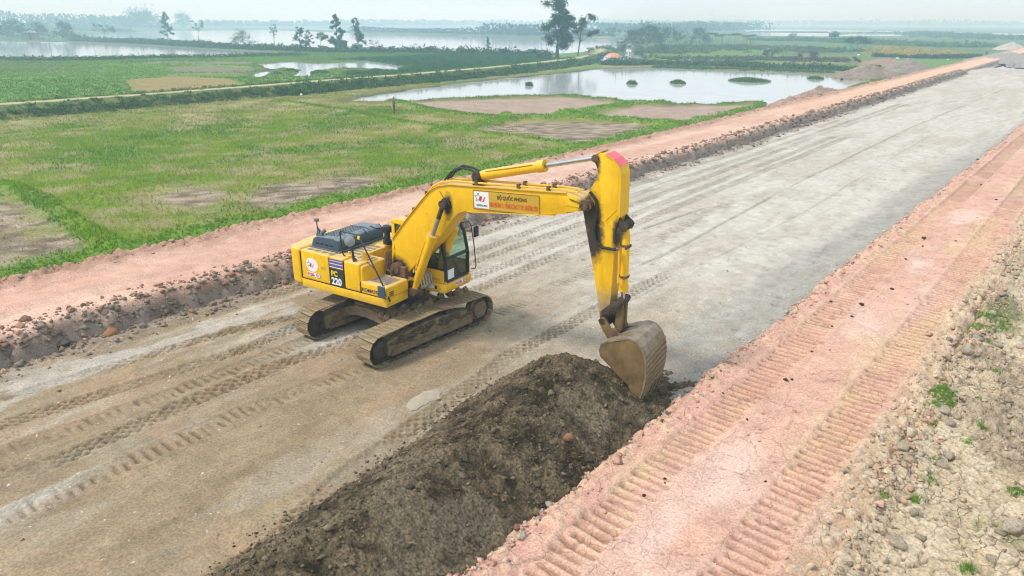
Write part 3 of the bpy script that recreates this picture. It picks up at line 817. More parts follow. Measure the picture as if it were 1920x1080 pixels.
# cracked dry clay right of the haul road
def clay_fn(X, Y):
    n1 = fbm(X * 0.5, Y * 0.4, 4, 91); n2 = fbm(X * 2.5, Y * 2.5, 4, 93); n4 = fbm(X * 9, Y * 9, 3, 94)
    z = 0.34 - 0.12 * sstep(-2.0, -1.0, X) + 0.22 * (n1 - .5) + 0.10 * (n2 - .5) + 0.03 * (n4 - .5)
    wx, wy = X + 0.5 * (n2 - .5), Y + 0.5 * (fbm(X * 2.1 + 5, Y * 2.1, 3, 97) - .5)
    f1, f2, cr = worley(wx * 2.6, wy * 1.9, 95); g1, g2, gr_ = worley(wx * 7.5, wy * 7.5, 96)
    cr1 = sstep(0.075, 0.0, f2 - f1) * sstep(.35, .5, n1 + .1); cr2 = sstep(0.12, 0.0, g2 - g1) * sstep(.4, .55, n2)
    z += 0.07 * cr * sstep(0, .12, f2 - f1) + 0.018 * gr_ * sstep(0, .12, g2 - g1) - 0.05 * cr1 - 0.02 * cr2
    lumpy = sstep(0.55, 0.66, fbm(X * 0.45 + 3, Y * 0.33, 3, 98))
    lumpy = np.maximum(lumpy, 0.55 * sstep(-1.3, -1.9, X + 0.7 * (n1 - .5)))
    h1, h2, hr = worley(wx * 4.6, wy * 4.6, 99); k1, k2, kr = worley(wx * 10, wy * 10, 100)
    z += lumpy * (hr * 0.16 * sstep(0, .25, h2 - h1) + kr * .06 * sstep(0, .25, k2 - k1))
    pale = mix((0.44, 0.335, 0.21), (0.60, 0.50, 0.36), 0.5 * cr + 0.5 * n2)
    lum = mix((0.24, 0.18, 0.12), (0.40, 0.32, 0.23), hr)
    c = mix(pale, lum, lumpy * 0.75)
    c = mix(c, c * 0.42, np.maximum(cr1 * 0.8, cr2 * 0.45) * (1 - .6 * lumpy))
    z -= 0.35 * sstep(-1.85, -2.05, X + 0.15 * (n2 - .5))
    c = mix(c, mix((0.46, 0.31, 0.20), (0.57, 0.44, 0.31), cr), sstep(-1.4, -1.9, X + .6 * (n1 - .5) + .3 * (n2 - .5)) * .8)
    c = mix(c, (0.16, 0.19, 0.06), sstep(0.60, 0.74, fbm(X * .8, Y * .6 + 3, 4, 101)) * 0.6)
    return z, c
sheet('clay_ground', np.concatenate([np.arange(-2.05, 1.2, 0.033), graded(1.43, 13, .06, 2, .1)]), graded(3, 175, 0.042, 20, 0.014), clay_fn, M['clay'], smooth=False)

# heap of dark soil beside the bucket
def heap_z(X, Y):
    n1 = fbm(X * 0.8, Y * 0.8, 4, 111); n2 = fbm(X * 2.4, Y * 2.4, 5, 113); n4 = fbm(X * 8, Y * 8, 4, 114)
    ridge = np.interp(Y, [-2, 3, 6, 9, 11, 12.3, 13.2, 14.2, 15], [-8.2, -7.9, -7.8, -8.0, -8.4, -8.45, -8.0, -7.4, -7.2])
    hgt = np.interp(Y, [-2, 2.5, 5, 7.5, 9.5, 11, 12.2, 12.9, 13.6, 14.4, 15], [0.2, 0.95, 1.2, 1.15, 1.1, 1.3, 1.40, 1.0, 0.38, 0.15, -.1])
    lw = np.interp(Y, [-2, 4, 8, 10, 12, 13, 14.4], [1.5, 1.65, 1.95, 1.85, 1.9, 1.7, 0.8])
    rw = np.interp(Y, [-2, 8, 12, 14.5], [1.7, 1.75, 2.2, 0.8])
    u = X - ridge
    t = np.where(u < 0, -u / lw, u / rw) + 0.22 * (n1 - .5) + 0.12 * (n2 - .5)
    prof = np.clip(1.06 - t, -0.3, 1) - 0.12 * np.exp(-(t / 0.22) ** 2)
    z = hgt * prof + 0.42 * (n1 - .5) * prof + 0.26 * (n2 - .5) + 0.11 * (n4 - .5)
    z *= 1
    f1, f2, cr = worley(X * 6, Y * 6, 115)
    z += (cr > .7) * (0.5 - np.minimum(f1, .5)) * 0.13
    g1, g2, gr_ = worley(X * 13, Y * 13, 116)
    z += (0.5 - np.minimum(g1, .5)) * 0.07
    z = np.where(t > 1.1, z - 0.5 * (t - 1.1) , z) - 0.03
    return z, n1, n2, cr
def heap_fn(X, Y):
    z, n1, n2, cr = heap_z(X, Y)
    c = mix((0.036, 0.026, 0.014), (0.16, 0.12, 0.07), sstep(.25, .75, 0.7 * n2 + 0.3 * cr))
    c = mix(c, (0.20, 0.16, 0.105), sstep(0.50, 0.66, n1) * 0.6)
    return z, c
hp = sheet('soil_heap', np.arange(-10.6, -5.7, 0.034), np.arange(-2.0, 15.1, 0.04), heap_fn, M['pile'], smooth=False)
del hp['kind']
tag(hp, 'long heap of dark moist soil dumped along the road edge under the bucket', 'soil heap')
# only the part of the heap that rises above the road is kept
me = hp.data
bm = bmesh.new(); bm.from_mesh(me)
dead = [v for v in bm.verts if v.co.z < -0.10]
bmesh.ops.delete(bm, geom=dead, context='VERTS')
bm.to_mesh(me); bm.free()

# ------------------------------------------------------------------ the excavator
# local frame: x towards the boom, y towards the cab side, z up; the crawler tracks stand square to the boom
EX = empty('excavator', (-14.65, 12.55, 0.0), 0.127)
tag(EX, 'yellow crawler excavator standing on the sand road with its bucket lowered to the soil heap', 'excavator')
TR_ROT = -0.02 - 0.127

# --- crawler tracks (own frame: x across, y along)
def track_path(n=400):
    """outline of the shoe loop in (y, z), closed, counted from the rear bottom"""
    pts = []
    r = 0.405; yc = 1.86; zc = 0.445
    for k in range(60): pts.append((-yc + 2 * yc * k / 60.0, zc - r))
    for k in range(60):
        a = -PI / 2 + PI * k / 60.0; pts.append((yc + r * math.cos(a), zc + r * math.sin(a)))
    for k in range(60):
        t = k / 60.0; pts.append((yc - 2 * yc * t, zc + r + 0.075 * math.sin(PI * t) ** 0.8 - 0.015 * math.sin(2 * PI * t * 2) ** 2))
    for k in range(60):
        a = PI / 2 + PI * k / 60.0; pts.append((-yc + r * math.cos(a), zc + r * math.sin(a)))
    P = np.array(pts)
    seg = np.linalg.norm(np.roll(P, -1, 0) - P, axis=1)
    s = np.concatenate([[0], np.cumsum(seg)])
    return np.vstack([P, P[:1]]), s
TP, TS = track_path()
N_SHOE = 52
pitch = TS[-1] / N_SHOE
sb = MB()
sb.box(-0.30, 0.30, -pitch * 0.465, pitch * 0.465, 0.0, 0.020)
for gy_ in (-0.40, 0.02, 0.40):
    y0 = gy_ * pitch
    sb.add([(-.30, y0 - .016, .016), (.30, y0 - .016, .016), (.30, y0 + .016, .016), (-.30, y0 + .016, .016),
            (-.30, y0 - .008, .034), (.30, y0 - .008, .034), (.30, y0 + .008, .034), (-.30, y0 + .008, .034)],
           [(4, 5, 6, 7), (0, 1, 5, 4), (1, 2, 6, 5), (2, 3, 7, 6), (3, 0, 4, 7)])
shoe0 = sb.build('shoe', M['trackshoe'])
shoe_me = shoe0.data
bpy.data.objects.remove(shoe0)

def holder(name, mb, mat, parent, loc=(0, 0, 0), rz=0.0, **kw):
    o = mb.build(name, mat, parent, **kw)
    o.location = loc; o.rotation_euler = (0, 0, rz)
    return o

cs, sn = math.cos(TR_ROT), math.sin(TR_ROT)
for side in (1, -1):
    off = (side * 1.33 * cs, side * 1.33 * sn, 0)
    # chain of links inside the shoes
    mb = MB(); n = len(TP) - 1
    for k in range(0, n, 2):
        a = TP[k]; b = TP[(k + 2) % n]
        cen = np.array([0, 0.445]); 
        def ins(p, d):
            q = np.array(p); yc = max(-1.86, min(1.86, q[0])); v = q - np.array([yc, 0.445]); L = np.linalg.norm(v) + 1e-9
            return q - v / L * d
        a1, b1, a2, b2 = ins(a, .0), ins(b, .0), ins(a, .09), ins(b, .09)
        for x0, x1 in ((-.12, .12),):
            mb.add([(x0, a1[0], a1[1]), (x1, a1[0], a1[1]), (x1, b1[0], b1[1]), (x0, b1[0], b1[1]),
                    (x0, a2[0], a2[1]), (x1, a2[0], a2[1]), (x1, b2[0], b2[1]), (x0, b2[0], b2[1])],
                   [(0, 1, 2, 3), (7, 6, 5, 4), (0, 3, 7, 4), (1, 5, 6, 2)])
    tr = holder('crawler_track', mb, M['darkmud'], EX, off, TR_ROT)
    for k in range(N_SHOE):
        s = (k + 0.5) * pitch
        y = np.interp(s, TS, TP[:, 0]); z = np.interp(s, TS, TP[:, 1])
        y1 = np.interp((s + 0.05) % TS[-1], TS, TP[:, 0]); z1 = np.interp((s + 0.05) % TS[-1], TS, TP[:, 1])
        y2 = np.interp((s - 0.05) % TS[-1], TS, TP[:, 0]); z2 = np.interp((s - 0.05) % TS[-1], TS, TP[:, 1])
        t = math.atan2(z1 - z2, y1 - y2)
        o = link('shoe', shoe_me, tr, (0, y, z))
        o.rotation_euler = (t + PI, 0, 0)
    # side frame with rollers
    mb = MB()
    prof = [(-1.62, .17), (1.55, .17), (1.58, .50), (1.2, .60), (.35, .70), (-.3, .72), (-1.1, .64), (-1.62, .56)]
    m2 = MB().prism_y(prof, -.17, .17)
    mb.add([(y, x, z) for x, y, z in m2.v], m2.f)
    m2 = MB().prism_y([(-1.5, .16), (1.5, .16), (1.45, .30), (-1.45, .30)], -.225, .225)
    mb.add([(y, x, z) for x, y, z in m2.v], m2.f)
    fr = holder('track_frame', mb, M['mudsteel'], EX, off, TR_ROT, bevel=.015)
    for k in range(8):
        y = -1.4 + 2.8 * k / 7
        MB().tube([(-.2, y, .145), (.2, y, .145)], .085, 12).build('roller', M['darkmud'], fr)
    for y in (-.62, .55):
        MB().tube([(-.19, y, .76), (.19, y, .76)], .075, 12).build('carrier_roller', M['darkmud'], fr)
    mbm = MB()
    rs = random.Random(5 + side)
    for k in range(60):
        y = rs.uniform(-1.45, 1.5); zz = .64 - abs(rs.gauss(0, .08)) - .05 * abs(y)
        r_ = rs.uniform(.05, .12)
        mbm.tube([(side * .168, y - r_ * 1.5, zz), (side * .172, y - r_ * .7, zz + .01), (side * .178, y, zz), (side * .172, y + r_ * .7, zz - .01), (side * .168, y + r_ * 1.5, zz)], [.01, r_ * .4, r_ * .55, r_ * .4, .01], 6)
    for k in range(60):
        y = rs.uniform(-1.7, 1.7); r_ = rs.uniform(.03, .06)
        mbm.tube([(side * .26, y - r_, .075), (side * .28, y, .085), (side * .26, y + r_, .075)], [.01, r_ * .7, .01], 6)
    mbm.build('caked_mud', M['crust'], fr)['kind'] = 'stuff'
    # front idler / rear sprocket as stepped discs
    for nm, y in (('idler', -1.86), ('sprocket', 1.86)):
        mb = MB()
        mb.tube([(-.10, y, .445), (.10, y, .445)], .34, 24)
        mb.tube([(side * .10, y, .445), (side * .2, y, .445)], [.26, .25], 20)
        if nm == 'sprocket':
            mb.tube([(side * .2, y, .445), (side * .235, y, .445)], [.2, .18], 20)
            for k in range(14):
                a = 2 * PI * k / 14
                mb.tube([(-.05, y + .35 * math.cos(a), .445 + .35 * math.sin(a)), (.05, y + .35 * math.cos(a), .445 + .35 * math.sin(a))], .04, 6)
        holder(nm, mb, M['mudsteel'] if nm == 'sprocket' else M['darkmud'], EX, off, TR_ROT, smooth=True)

# --- arched centre frame between the tracks, slew ring
mb = MB()
arch_o = [(-1.22, .60), (-.95, .74), (-.6, .86), (0, .92), (.6, .86), (.95, .74), (1.22, .60)]
arch_i = [(1.22, .30), (.95, .46), (.55, .58), (0, .62), (-.55, .58), (-.95, .46), (-1.22, .30)]
for ya, yb in ((-1.0, -.42), (.42, 1.0)):
    mb.prism_y(arch_o + arch_i, ya, yb)
mb.box(-.75, .75, -.9, .9, .60, .93)
holder('center_frame', mb, M['mudsteel'], EX, (0, 0, 0), TR_ROT, bevel=.03)
mb = MB()
mb.tube([(0, 0, .9), (0, 0, 1.06)], .62, 32); mb.tube([(0, 0, 1.05), (0, 0, 1.30)], .56, 32)
holder('slew_ring', mb, M['darkmud'], EX, smooth=True)
mb = MB(); rs = random.Random(3)
for k in range(46):   # lumps of soil fallen on the undercarriage
    a = rs.uniform(0, 1); x = 0.55 + 0.45 * rs.random(); y = rs.uniform(-1.2, 1.9)
    r_ = rs.uniform(.05, .14)
    mb.tube([(x - r_, y, .80 + .1 * rs.random()), (x, y, .86 + r_ * .5), (x + r_, y + .03, .80)], [.02, r_, .02], 7)
holder('caked_mud', mb, M['mudsteel'], EX, (0, 0, 0), TR_ROT)['kind'] = 'stuff'

# --- revolving frame and bodywork
Y_S = -1.38
mb = MB()
mb.prism_z([(-2.2, Y_S - .015), (.92, Y_S - .015), (.92, -.52), (.45, -.45), (.45, .2), (1.0, .2), (1.0, 1.36), (-2.2, 1.36)], 1.30, 1.54)
pf = mb.build('revolving_frame', M['yellow'], EX, bevel=.03)
MB().box(-2.0, .9, -.45, .2, 1.22, 1.50).build('boom_bracket_base', M['darkmud'], EX)

def arc(cx, cy, r, a0, a1, n=8):
    return [(cx + r * math.cos(a0 + (a1 - a0) * k / n), cy + r * math.sin(a0 + (a1 - a0) * k / n)) for k in range(n + 1)]
def cw_plan(g=0):
    pts = [(-2.21, Y_S + g)]
    pts += arc(-2.42, Y_S + .34 + g, .34, -PI / 2, -PI / 2 - 1.1, 6)
    pts += [(-2.86, -.62), (-2.93, 0), (-2.86, .62)]
    pts += arc(-2.42, 1.36 - .34 - g, .34, PI / 2 + 1.1, PI / 2, 6)
    pts += [(-2.21, 1.36 - g)]
    return pts
cw = MB().prism_z(cw_plan(), 1.33, 2.40).build('counterweight', M['yellow'], EX, bevel=.10, seg=4)
MB().prism_z([(x * .985 - .02, y * .985) for x, y in cw_plan(.05)], 1.26, 1.50).build('counterweight_lip', M['yellow'], cw, bevel=.03)

# side door, decal band, filler section
MB().box(-2.19, -1.095, Y_S, -.9, 1.545, 2.37).build('side_door', M['yellow'], EX, bevel=.055, seg=3)
MB().box(-1.085, -.565, Y_S + .004, -.9, 1.545, 2.365).build('side_panel', M['yellow'], EX, bevel=.05, seg=3)
MB().box(-.555, .02, Y_S, -.62, 1.545, 2.33).build('fuel_tank', M['yellow'], EX, bevel=.06, seg=3)
MB().box(-.5, .10, Y_S + .04, -.42, 1.545, 2.27).build('tank_front', M['yellow'], EX, bevel=.07, seg=3)
sb = MB().box(.03, .95, Y_S, -.53, 1.545, 1.86).build('step_box', M['yellow'], EX, bevel=.05, seg=3)
MB().box(.2, .82, -1.2, -.7, 1.861, 1.866).build('anti_slip_pad', M['tread'], sb)
for k in range(3):
    MB().box(.955, .965, -1.30 + 0.0, -1.14, 1.60 + .05 * k, 1.62 + .05 * k).build('vent_slot', M['hole'], sb)
MB().box(-2.19, -.5, .2, 1.36, 1.545, 2.35).build('left_side_panel', M['yellow'], EX, bevel=.055, seg=3)
mb = MB(); mb.box(-1.1, -.42, -.9, .15, 1.6, 2.345)
dk = mb.build('deck', M['yellow'], EX, bevel=.02)
mb2 = MB(); mb2.box(-2.18, -1.1, -.88, .2, 2.30, 2.352); mb2.build('deck_plate', M['yellow'], dk)
for k in range(5):
    MB().box(-.98, -.50, -.80 + .19 * k, -.69 + .19 * k, 2.3455, 2.350).build('anti_slip_strip', M['tread'], dk)
for k in range(4):
    MB().box(-2.05 + .27 * k, -1.86 + .27 * k, -1.26, -1.14, 2.3705, 2.3745).build('anti_slip_strip', M['tread'], dk)
for k in range(3):
    MB().box(-.42 + .15 * k, -.33 + .15 * k, -1.0, -.68, 2.331, 2.335).build('anti_slip_strip', M['tread'], dk)
# engine bay seen between deck and boom
MB().box(-.41, .0, -.60, .2, 1.55, 1.70).build('engine_bay', M['hole'], EX)

for x in (-2.20, -1.09, -.56, .025):       # shut lines between the panels
    MB().box(x - .007, x + .007, Y_S - .002, Y_S + .03, 1.56, 2.31 if x < 0 else 1.84).build('panel_gap', M['hole'], EX)
MB().box(-2.18, .90, Y_S - .003, Y_S + .03, 1.538, 1.548).build('panel_gap', M['hole'], EX)
# engine hood
prof = [(-1.06, 2.352), (-2.08, 2.352), (-2.10, 2.46), (-2.02, 2.64), (-1.86, 2.72), (-1.22, 2.76), (-1.06, 2.70), (-1.00, 2.56)]
hd = MB().prism_y(prof, -1.03, .78).build('engine_hood', M['hood'], EX, bevel=.05, seg=3)
MB().box(-2.13, -.985, -1.06, .81, 2.353, 2.40).build('hood_base', M['hood'], hd, bevel=.01)
for j in range(12):                                   # cooling slots on the top
    for i in range(6):
        x = -1.84 + .105 * i; y = -.84 + .092 * j
        zt = 2.72 + (x + 1.86) * .04 / .64
        MB().box(x, x + .065, y, y + .055, zt + .001, zt + .005).build('vent_slot', M['hole'], hd)
for i in range(4):
    x = -1.92 + .18 * i
    MB().box(x, x + .13, -1.034, -1.029, 2.50, 2.535).build('vent_slot', M['hole'], hd)
MB().tube([(-1.15, .05, 2.79), (-1.0, .05, 2.66)], .012, 6).build('hood_seam', M['black'], hd)
MB().tube([(-1.83, .25, 2.737), (-1.25, .25, 2.772), (-1.07, .25, 2.715)], .008, 6).build('hood_seam', M['black'], hd)
MB().tube([(-1.20, .40, 2.775), (-1.05, .46, 2.72), (-1.01, .72, 2.66), (-1.2, .76, 2.77)], .012, 6).build('hood_handle', M['black'], hd)
ex = MB().tube([(-1.78, -.93, 2.70), (-1.76, -.92, 2.80), (-1.68, -.86, 2.88)], [.055, .055, .06], 12).build('exhaust_pipe', M['steel'], EX, smooth=True)
MB().add([(-1.95, -.97, 2.70), (-1.80, -.97, 2.70), (-1.80, -.80, 2.70), (-1.95, -.80, 2.70), (-1.93, -.90, 2.93), (-1.90, -.90, 2.93)],
         [(0, 3, 2, 1), (0, 1, 5, 4), (1, 2, 5), (2, 3, 4, 5), (3, 0, 4)]).build('exhaust_guard', M['hood'], ex)
# rear mirror on a stalk and camera mast
ms = MB().tube([(-1.92, -.90, 2.62), (-1.93, -.92, 3.12)], .016, 8).build('mast', M['blackpaint'], EX)
MB().box(-1.99, -1.86, -.97, -.88, 3.10, 3.19).build('mast_head', M['steel'], ms, bevel=.02)
# air cleaner
mb = MB(); mb.tube([(-.58, .42, 2.34), (-.58, .42, 2.45)], .13, 16); mb.tube([(-.58, .42, 2.44), (-.58, .42, 2.72)], .085, 16)
mb.tube([(-.58, .42, 2.70), (-.58, .42, 2.78), (-.58, .42, 2.86), (-.58, .42, 2.90)], [.13, .14, .13, .06], 16)
mb.build('air_cleaner', M['blackpaint'], EX, smooth=True)

# handrail, right mirror, filler caps
hr = MB()
hr.tube([(-.62, -1.12, 2.37), (-.74, -1.14, 2.38), (-.77, -1.15, 2.44), (-.80, -1.17, 3.02), (-.76, -1.17, 3.07), (-.18, -1.17, 3.05), (-.08, -1.18, 2.98), (.58, -1.30, 2.16), (.93, -1.33, 1.62), (.99, -1.32, 1.50), (.93, -1.28, 1.46), (.80, -1.25, 1.50)], .021, 8)
hr.tube([(.05, -1.1, 2.33), (.52, -1.27, 2.22)], .015, 6)
hr.build('handrail', M['blackpaint'], EX, smooth=True)
MB().box(-.14, -.07, -1.205, -1.17, 2.95, 3.03).build('reflector', M['yellowprint'], EX)
mr = MB().tube([(-.26, -1.22, 2.34), (-.30, -1.24, 2.42), (-.30, -1.26, 2.72), (-.32, -1.27, 2.86)], [.07, .04, .022, .018], 8).build('rear_view_mirror', M['blackpaint'], EX, smooth=True)
mb = MB(); mb.tube([(-.36, -1.25, 2.88), (-.33, -1.30, 2.88), (-.31, -1.32, 2.88)], [.13, .14, .06], 18)
mb.build('mirror_head', M['mirror'], mr, smooth=True)
mr2 = MB().tube([(.92, -1.30, 1.58), (.90, -1.40, 1.66), (.88, -1.46, 1.70)], .014, 6).build('rear_view_mirror', M['blackpaint'], EX, smooth=True)
MB().box(.74, .98, -1.51, -1.47, 1.60, 1.93).build('mirror_head', M['hood'], mr2, bevel=.02, seg=3)
MB().tube([(-.12, -.98, 2.30), (-.12, -.98, 2.53), (-.12, -.98, 2.55)], [.07, .07, .055], 14).build('filler_cap', M['yellow'], EX, smooth=True)
MB().tube([(-.62, -1.06, 2.30), (-.62, -1.06, 2.40), (-.62, -1.06, 2.42), (-.62, -1.06, 2.50)], [.10, .10, .04, .03], 14).build('filler_cap', M['yellow'], EX, smooth=True)

# --- cab
CX0, CX1, CY0, CY1, CZ0, CZ1 = -.22, 1.62, .22, 1.32, 1.36, 3.18
fb = MB().prism_y([(.2, 1.30), (1.60, 1.33), (1.65, 1.45), (1.65, 1.60), (.2, 1.60)], CY0 - .03, CY1 + .04).build('cab_base', M['yellow'], EX, bevel=.03)
mb = MB()
mb.prism_y([(CX0, 1.61), (1.63, 1.61), (1.63, 1.66), (1.58, 1.66), (1.0, 1.98), (CX0, 1.98)], CY0 - .004, CY0 + .05)      # lower side walls
mb.prism_y([(CX0, 1.61), (1.63, 1.61), (1.63, 1.98), (CX0, 1.98)], CY1 - .05, CY1 + .004)
mb.prism_y([(1.0, 1.61), (1.62, 1.61), (1.60, 1.98), (1.0, 1.98)], CY0 - .006, CY0 + .046)
mb.box(CX0 - .004, CX0 + .06, CY0, CY1, 1.61, 2.1)
mb.box(CX0 - .004, CX0 + .06, CY0, CY0 + .09, 2.1, 3.1); mb.box(CX0 - .004, CX0 + .06, CY1 - .09, CY1, 2.1, 3.1)
mb.prism_y([(CX0, 1.98), (CX0 + .10, 1.98), (CX0 + .10, 3.10), (CX0, 3.10)], CY0 - .005, CY0 + .05)
mb.prism_y([(CX0, 1.98), (CX0 + .10, 1.98), (CX0 + .10, 3.10), (CX0, 3.10)], CY1 - .05, CY1 + .005)
cb = mb.build('cab_shell', M['yellow'], EX, bevel=.012)
rf = MB().prism_y([(CX0 - .02, 3.05), (1.12, 3.05), (1.34, 2.98), (1.38, 3.03), (1.22, 3.15), (1.05, 3.20), (0.0, 3.20), (CX0 - .02, 3.14)], CY0 - .02, CY1 + .02).build('cab_roof', M['yellow'], EX, bevel=.035, seg=3)
MB().box(-.02, .35, .55, 1.0, 3.202, 3.225).build('roof_hatch', M['hood'], rf, bevel=.01)
# front pillars and frame (black), leaning back
def front_x(z): return 1.60 - max(0, (z - 2.3)) * .20 - max(0, z - 2.85) * .45
fm = MB()
zs = [1.66, 2.0, 2.3, 2.6, 2.85, 3.02, 3.12]
for y in (CY0 + .035, CY1 - .035):
    fm.tube([(front_x(z) - .01, y, z) for z in zs], .047, 8)
fm.box(1.545, 1.615, CY0 + .03, CY1 - .03, 2.26, 2.33)
fm.box(1.56, 1.615, CY0 + .03, CY1 - .03, 1.62, 1.68)
fm.box(1.20, 1.29, CY0 + .03, CY1 - .03, 3.03, 3.08)
for y in (CY0 + .012, CY1 - .012):
    fm.tube([(CX0 + .1, y, 1.99), (1.56, y, 1.99)], .028, 6)
    fm.tube([(.62, y, 1.99), (.62, y, 3.06)], .034, 6)
fm.tube([(CX0, CY0 + .14, 2.2), (CX0, CY0 + .14, 3.0)], .03, 6); fm.tube([(CX0, CY1 - .14, 2.2), (CX0, CY1 - .14, 3.0)], .03, 6)
fm.box(CX0 - .008, CX0 + .01, CY0 + .12, CY1 - .12, 2.95, 3.04); fm.box(CX0 - .008, CX0 + .01, CY0 + .12, CY1 - .12, 2.12, 2.2)
fm.build('window_frame', M['black'], EX, smooth=True)
def pane(mb, nm='window_pane'): return mb.build(nm, M['glass'], cb)
g = MB()
zz = [2.33, 2.6, 2.85, 3.04]
v = []
for z in zz: v += [(front_x(z), CY0 + .06, z), (front_x(z), CY1 - .06, z)]
g.add(v, [(2 * i, 2 * i + 1, 2 * i + 3, 2 * i + 2) for i in range(3)]); pane(g)
pane(MB().add([(1.59, CY0 + .06, 1.68), (1.59, CY1 - .06, 1.68), (1.59, CY1 - .06, 2.26), (1.59, CY0 + .06, 2.26)], [(0, 1, 2, 3)]))
for y in (CY0 + .02, CY1 - .02):
    pane(MB().add([(CX0 + .1, y, 2.0), (.6, y, 2.0), (.6, y, 3.05), (CX0 + .1, y, 3.05)], [(0, 1, 2, 3)]))
    pane(MB().add([(.64, y, 2.0), (1.56, y, 2.0), (1.56, y, 2.4), (1.38, y, 2.95), (1.2, y, 3.05), (.64, y, 3.05)], [(0, 1, 2, 3, 4, 5)]))
pane(MB().add([(CX0 + .012, CY0 + .14, 2.18), (CX0 + .012, CY1 - .14, 2.18), (CX0 + .012, CY1 - .14, 2.97), (CX0 + .012, CY0 + .14, 2.97)], [(0, 1, 2, 3)]))
MB().add([(1.605, CY0 + .12, 1.70), (1.605, CY0 + .40, 1.70), (1.605, CY0 + .40, 1.97), (1.605, CY0 + .12, 1.97)], [(0, 1, 2, 3)]).build('paper_notice', M['white'], EX)
MB().box(CX0 + .05, 1.58, CY0 + .05, CY1 - .05, 1.58, 1.63).build('cab_floor', M['seat'], cb)
st = MB(); st.box(.25, .80, .50, 1.03, 1.85, 2.05); st.prism_y([(.22, 2.0), (.36, 2.02), (.20, 2.75), (.08, 2.72)], .52, 1.01); st.box(.4, .7, .6, .95, 1.6, 1.86)
st.build('operator_seat', M['seat'], cb, bevel=.04)
cl = MB(); cl.prism_y([(.18, 2.79), (.32, 2.76), (.42, 2.2), (.36, 2.2), (.27, 2.68)], .56, .97); cl.tube([(.5, .60, 2.1), (.8, .5, 2.25), (1.05, .45, 2.05)], [.05, .09, .03], 8)
cl.build('green_cloth', M['green'], cb)
MB().box(.95, 1.25, .28, .42, 1.62, 2.15).build('control_console', M['seat'], cb, bevel=.03)
MB().tube([(1.15, .78, 1.64), (1.05, .76, 2.0)], .02, 6).build('control_lever', M['black'], cb)
MB().tube([(1.20, .62, 1.66), (1.35, .95, 1.72), (1.30, 1.05, 1.68)], [.06, .12, .05], 8).build('blue_cloth', M['bluecyan'], cb)
MB().tube([(front_x(1.7) + .03, .9, 1.72), (front_x(2.2) + .03, .55, 2.25)], .01, 5).build('wiper', M['black'], cb)
# cab handrail and mirrors on its far front corner
mb = MB()
mb.tube([(1.30, 1.30, 3.05), (1.55, 1.42, 3.08), (1.60, 1.45, 3.0), (1.70, 1.44, 2.5), (1.78, 1.42, 1.85), (1.76, 1.40, 1.75), (1.66, 1.36, 1.75)], .016, 6)
mb.build('cab_handrail', M['blackpaint'], EX, smooth=True)
mr3 = MB().tube([(1.60, 1.45, 2.95), (1.66, 1.52, 2.98), (1.68, 1.62, 2.95), (1.68, 1.62, 2.7)], .013, 6).build('rear_view_mirror', M['blackpaint'], EX, smooth=True)
MB().box(1.62, 1.69, 1.53, 1.71, 2.62, 2.92).build('mirror_head', M['black'], mr3, bevel=.02)

# --- boom
YB = .30
boom_pts = [(.20, 2.12), (.20, 2.40), (.26, 2.78), (.75, 3.36), (1.30, 3.96), (1.62, 4.28), (1.86, 4.42), (2.2, 4.50), (2.9, 4.53), (3.93, 4.60), (5.0, 4.67), (5.55, 4.70),
            (5.85, 4.62), (6.02, 4.55), (5.98, 4.42), (5.60, 4.26), (5.2, 4.17), (3.93, 4.04), (2.75, 3.92), (2.48, 3.82), (2.28, 3.62), (1.95, 3.2), (1.45, 2.66), (1.05, 2.24), (.80, 1.98), (.55, 1.86), (.32, 1.90)]
bo = MB().prism_y(boom_pts, -YB, YB).build('boom', M['yellow_boom'], EX, bevel=.012, seg=2)
for y in (-1, 1):       # flange plates a little wider than the box
    mb = MB()
    top = [(.26, 2.79), (.75, 3.37), (1.30, 3.97), (1.62, 4.29), (1.86, 4.43), (2.2, 4.51), (3.93, 4.61), (5.5, 4.705)]
    for a, b in zip(top[:-1], top[1:]):
        mb.add([(a[0], y * (YB - .02), a[1]), (a[0], y * (YB + .035), a[1]), (b[0], y * (YB + .035), b[1]), (b[0], y * (YB - .02), b[1]),
                (a[0] + .0, y * (YB - .02), a[1] + .022), (a[0], y * (YB + .035), a[1] + .022), (b[0], y * (YB + .035), b[1] + .022), (b[0], y * (YB - .02), b[1] + .022)],
               [(0, 1, 2, 3), (7, 6, 5, 4), (1, 0, 4, 5), (3, 2, 6, 7), (2, 1, 5, 6), (0, 3, 7, 4)])
    mb.build('boom_flange', M['yellow'], bo)
bot = [(5.2, 4.165), (3.93, 4.035), (2.75, 3.915)]
for y in (-1, 1):
    mb = MB()
    for a, b in zip(bot[:-1], bot[1:]):
        mb.add([(a[0], y * .2, a[1]), (a[0], y * (YB + .03), a[1]), (b[0], y * (YB + .03), b[1]), (b[0], y * .2, b[1]),
                (a[0], y * .2, a[1] - .022), (a[0], y * (YB + .03), a[1] - .022), (b[0], y * (YB + .03), b[1] - .022), (b[0], y * .2, b[1] - .022)],
               [(0, 1, 2, 3), (7, 6, 5, 4), (1, 0, 4, 5), (3, 2, 6, 7), (2, 1, 5, 6), (0, 3, 7, 4)])
    mb.build('boom_flange', M['yellow'], bo)
mb = MB(); mb.tube([(.46, -.52, 2.05), (.46, .52, 2.05)], .15, 18); mb.box(.15, .80, -.47, -.36, 1.5, 2.12); mb.box(.15, .80, .2, .3, 1.5, 1.75)
mb.build('boom_foot', M['rust'], EX, bevel=.02)
mb = MB(); mb.tube([(2.12, -.44, 4.03), (2.12, .44, 4.03)], .075, 16); mb.tube([(2.12, -.36, 4.03), (2.12, .36, 4.03)], .14, 18)
mb.build('cylinder_pin', M['darkmud'], bo, smooth=True)
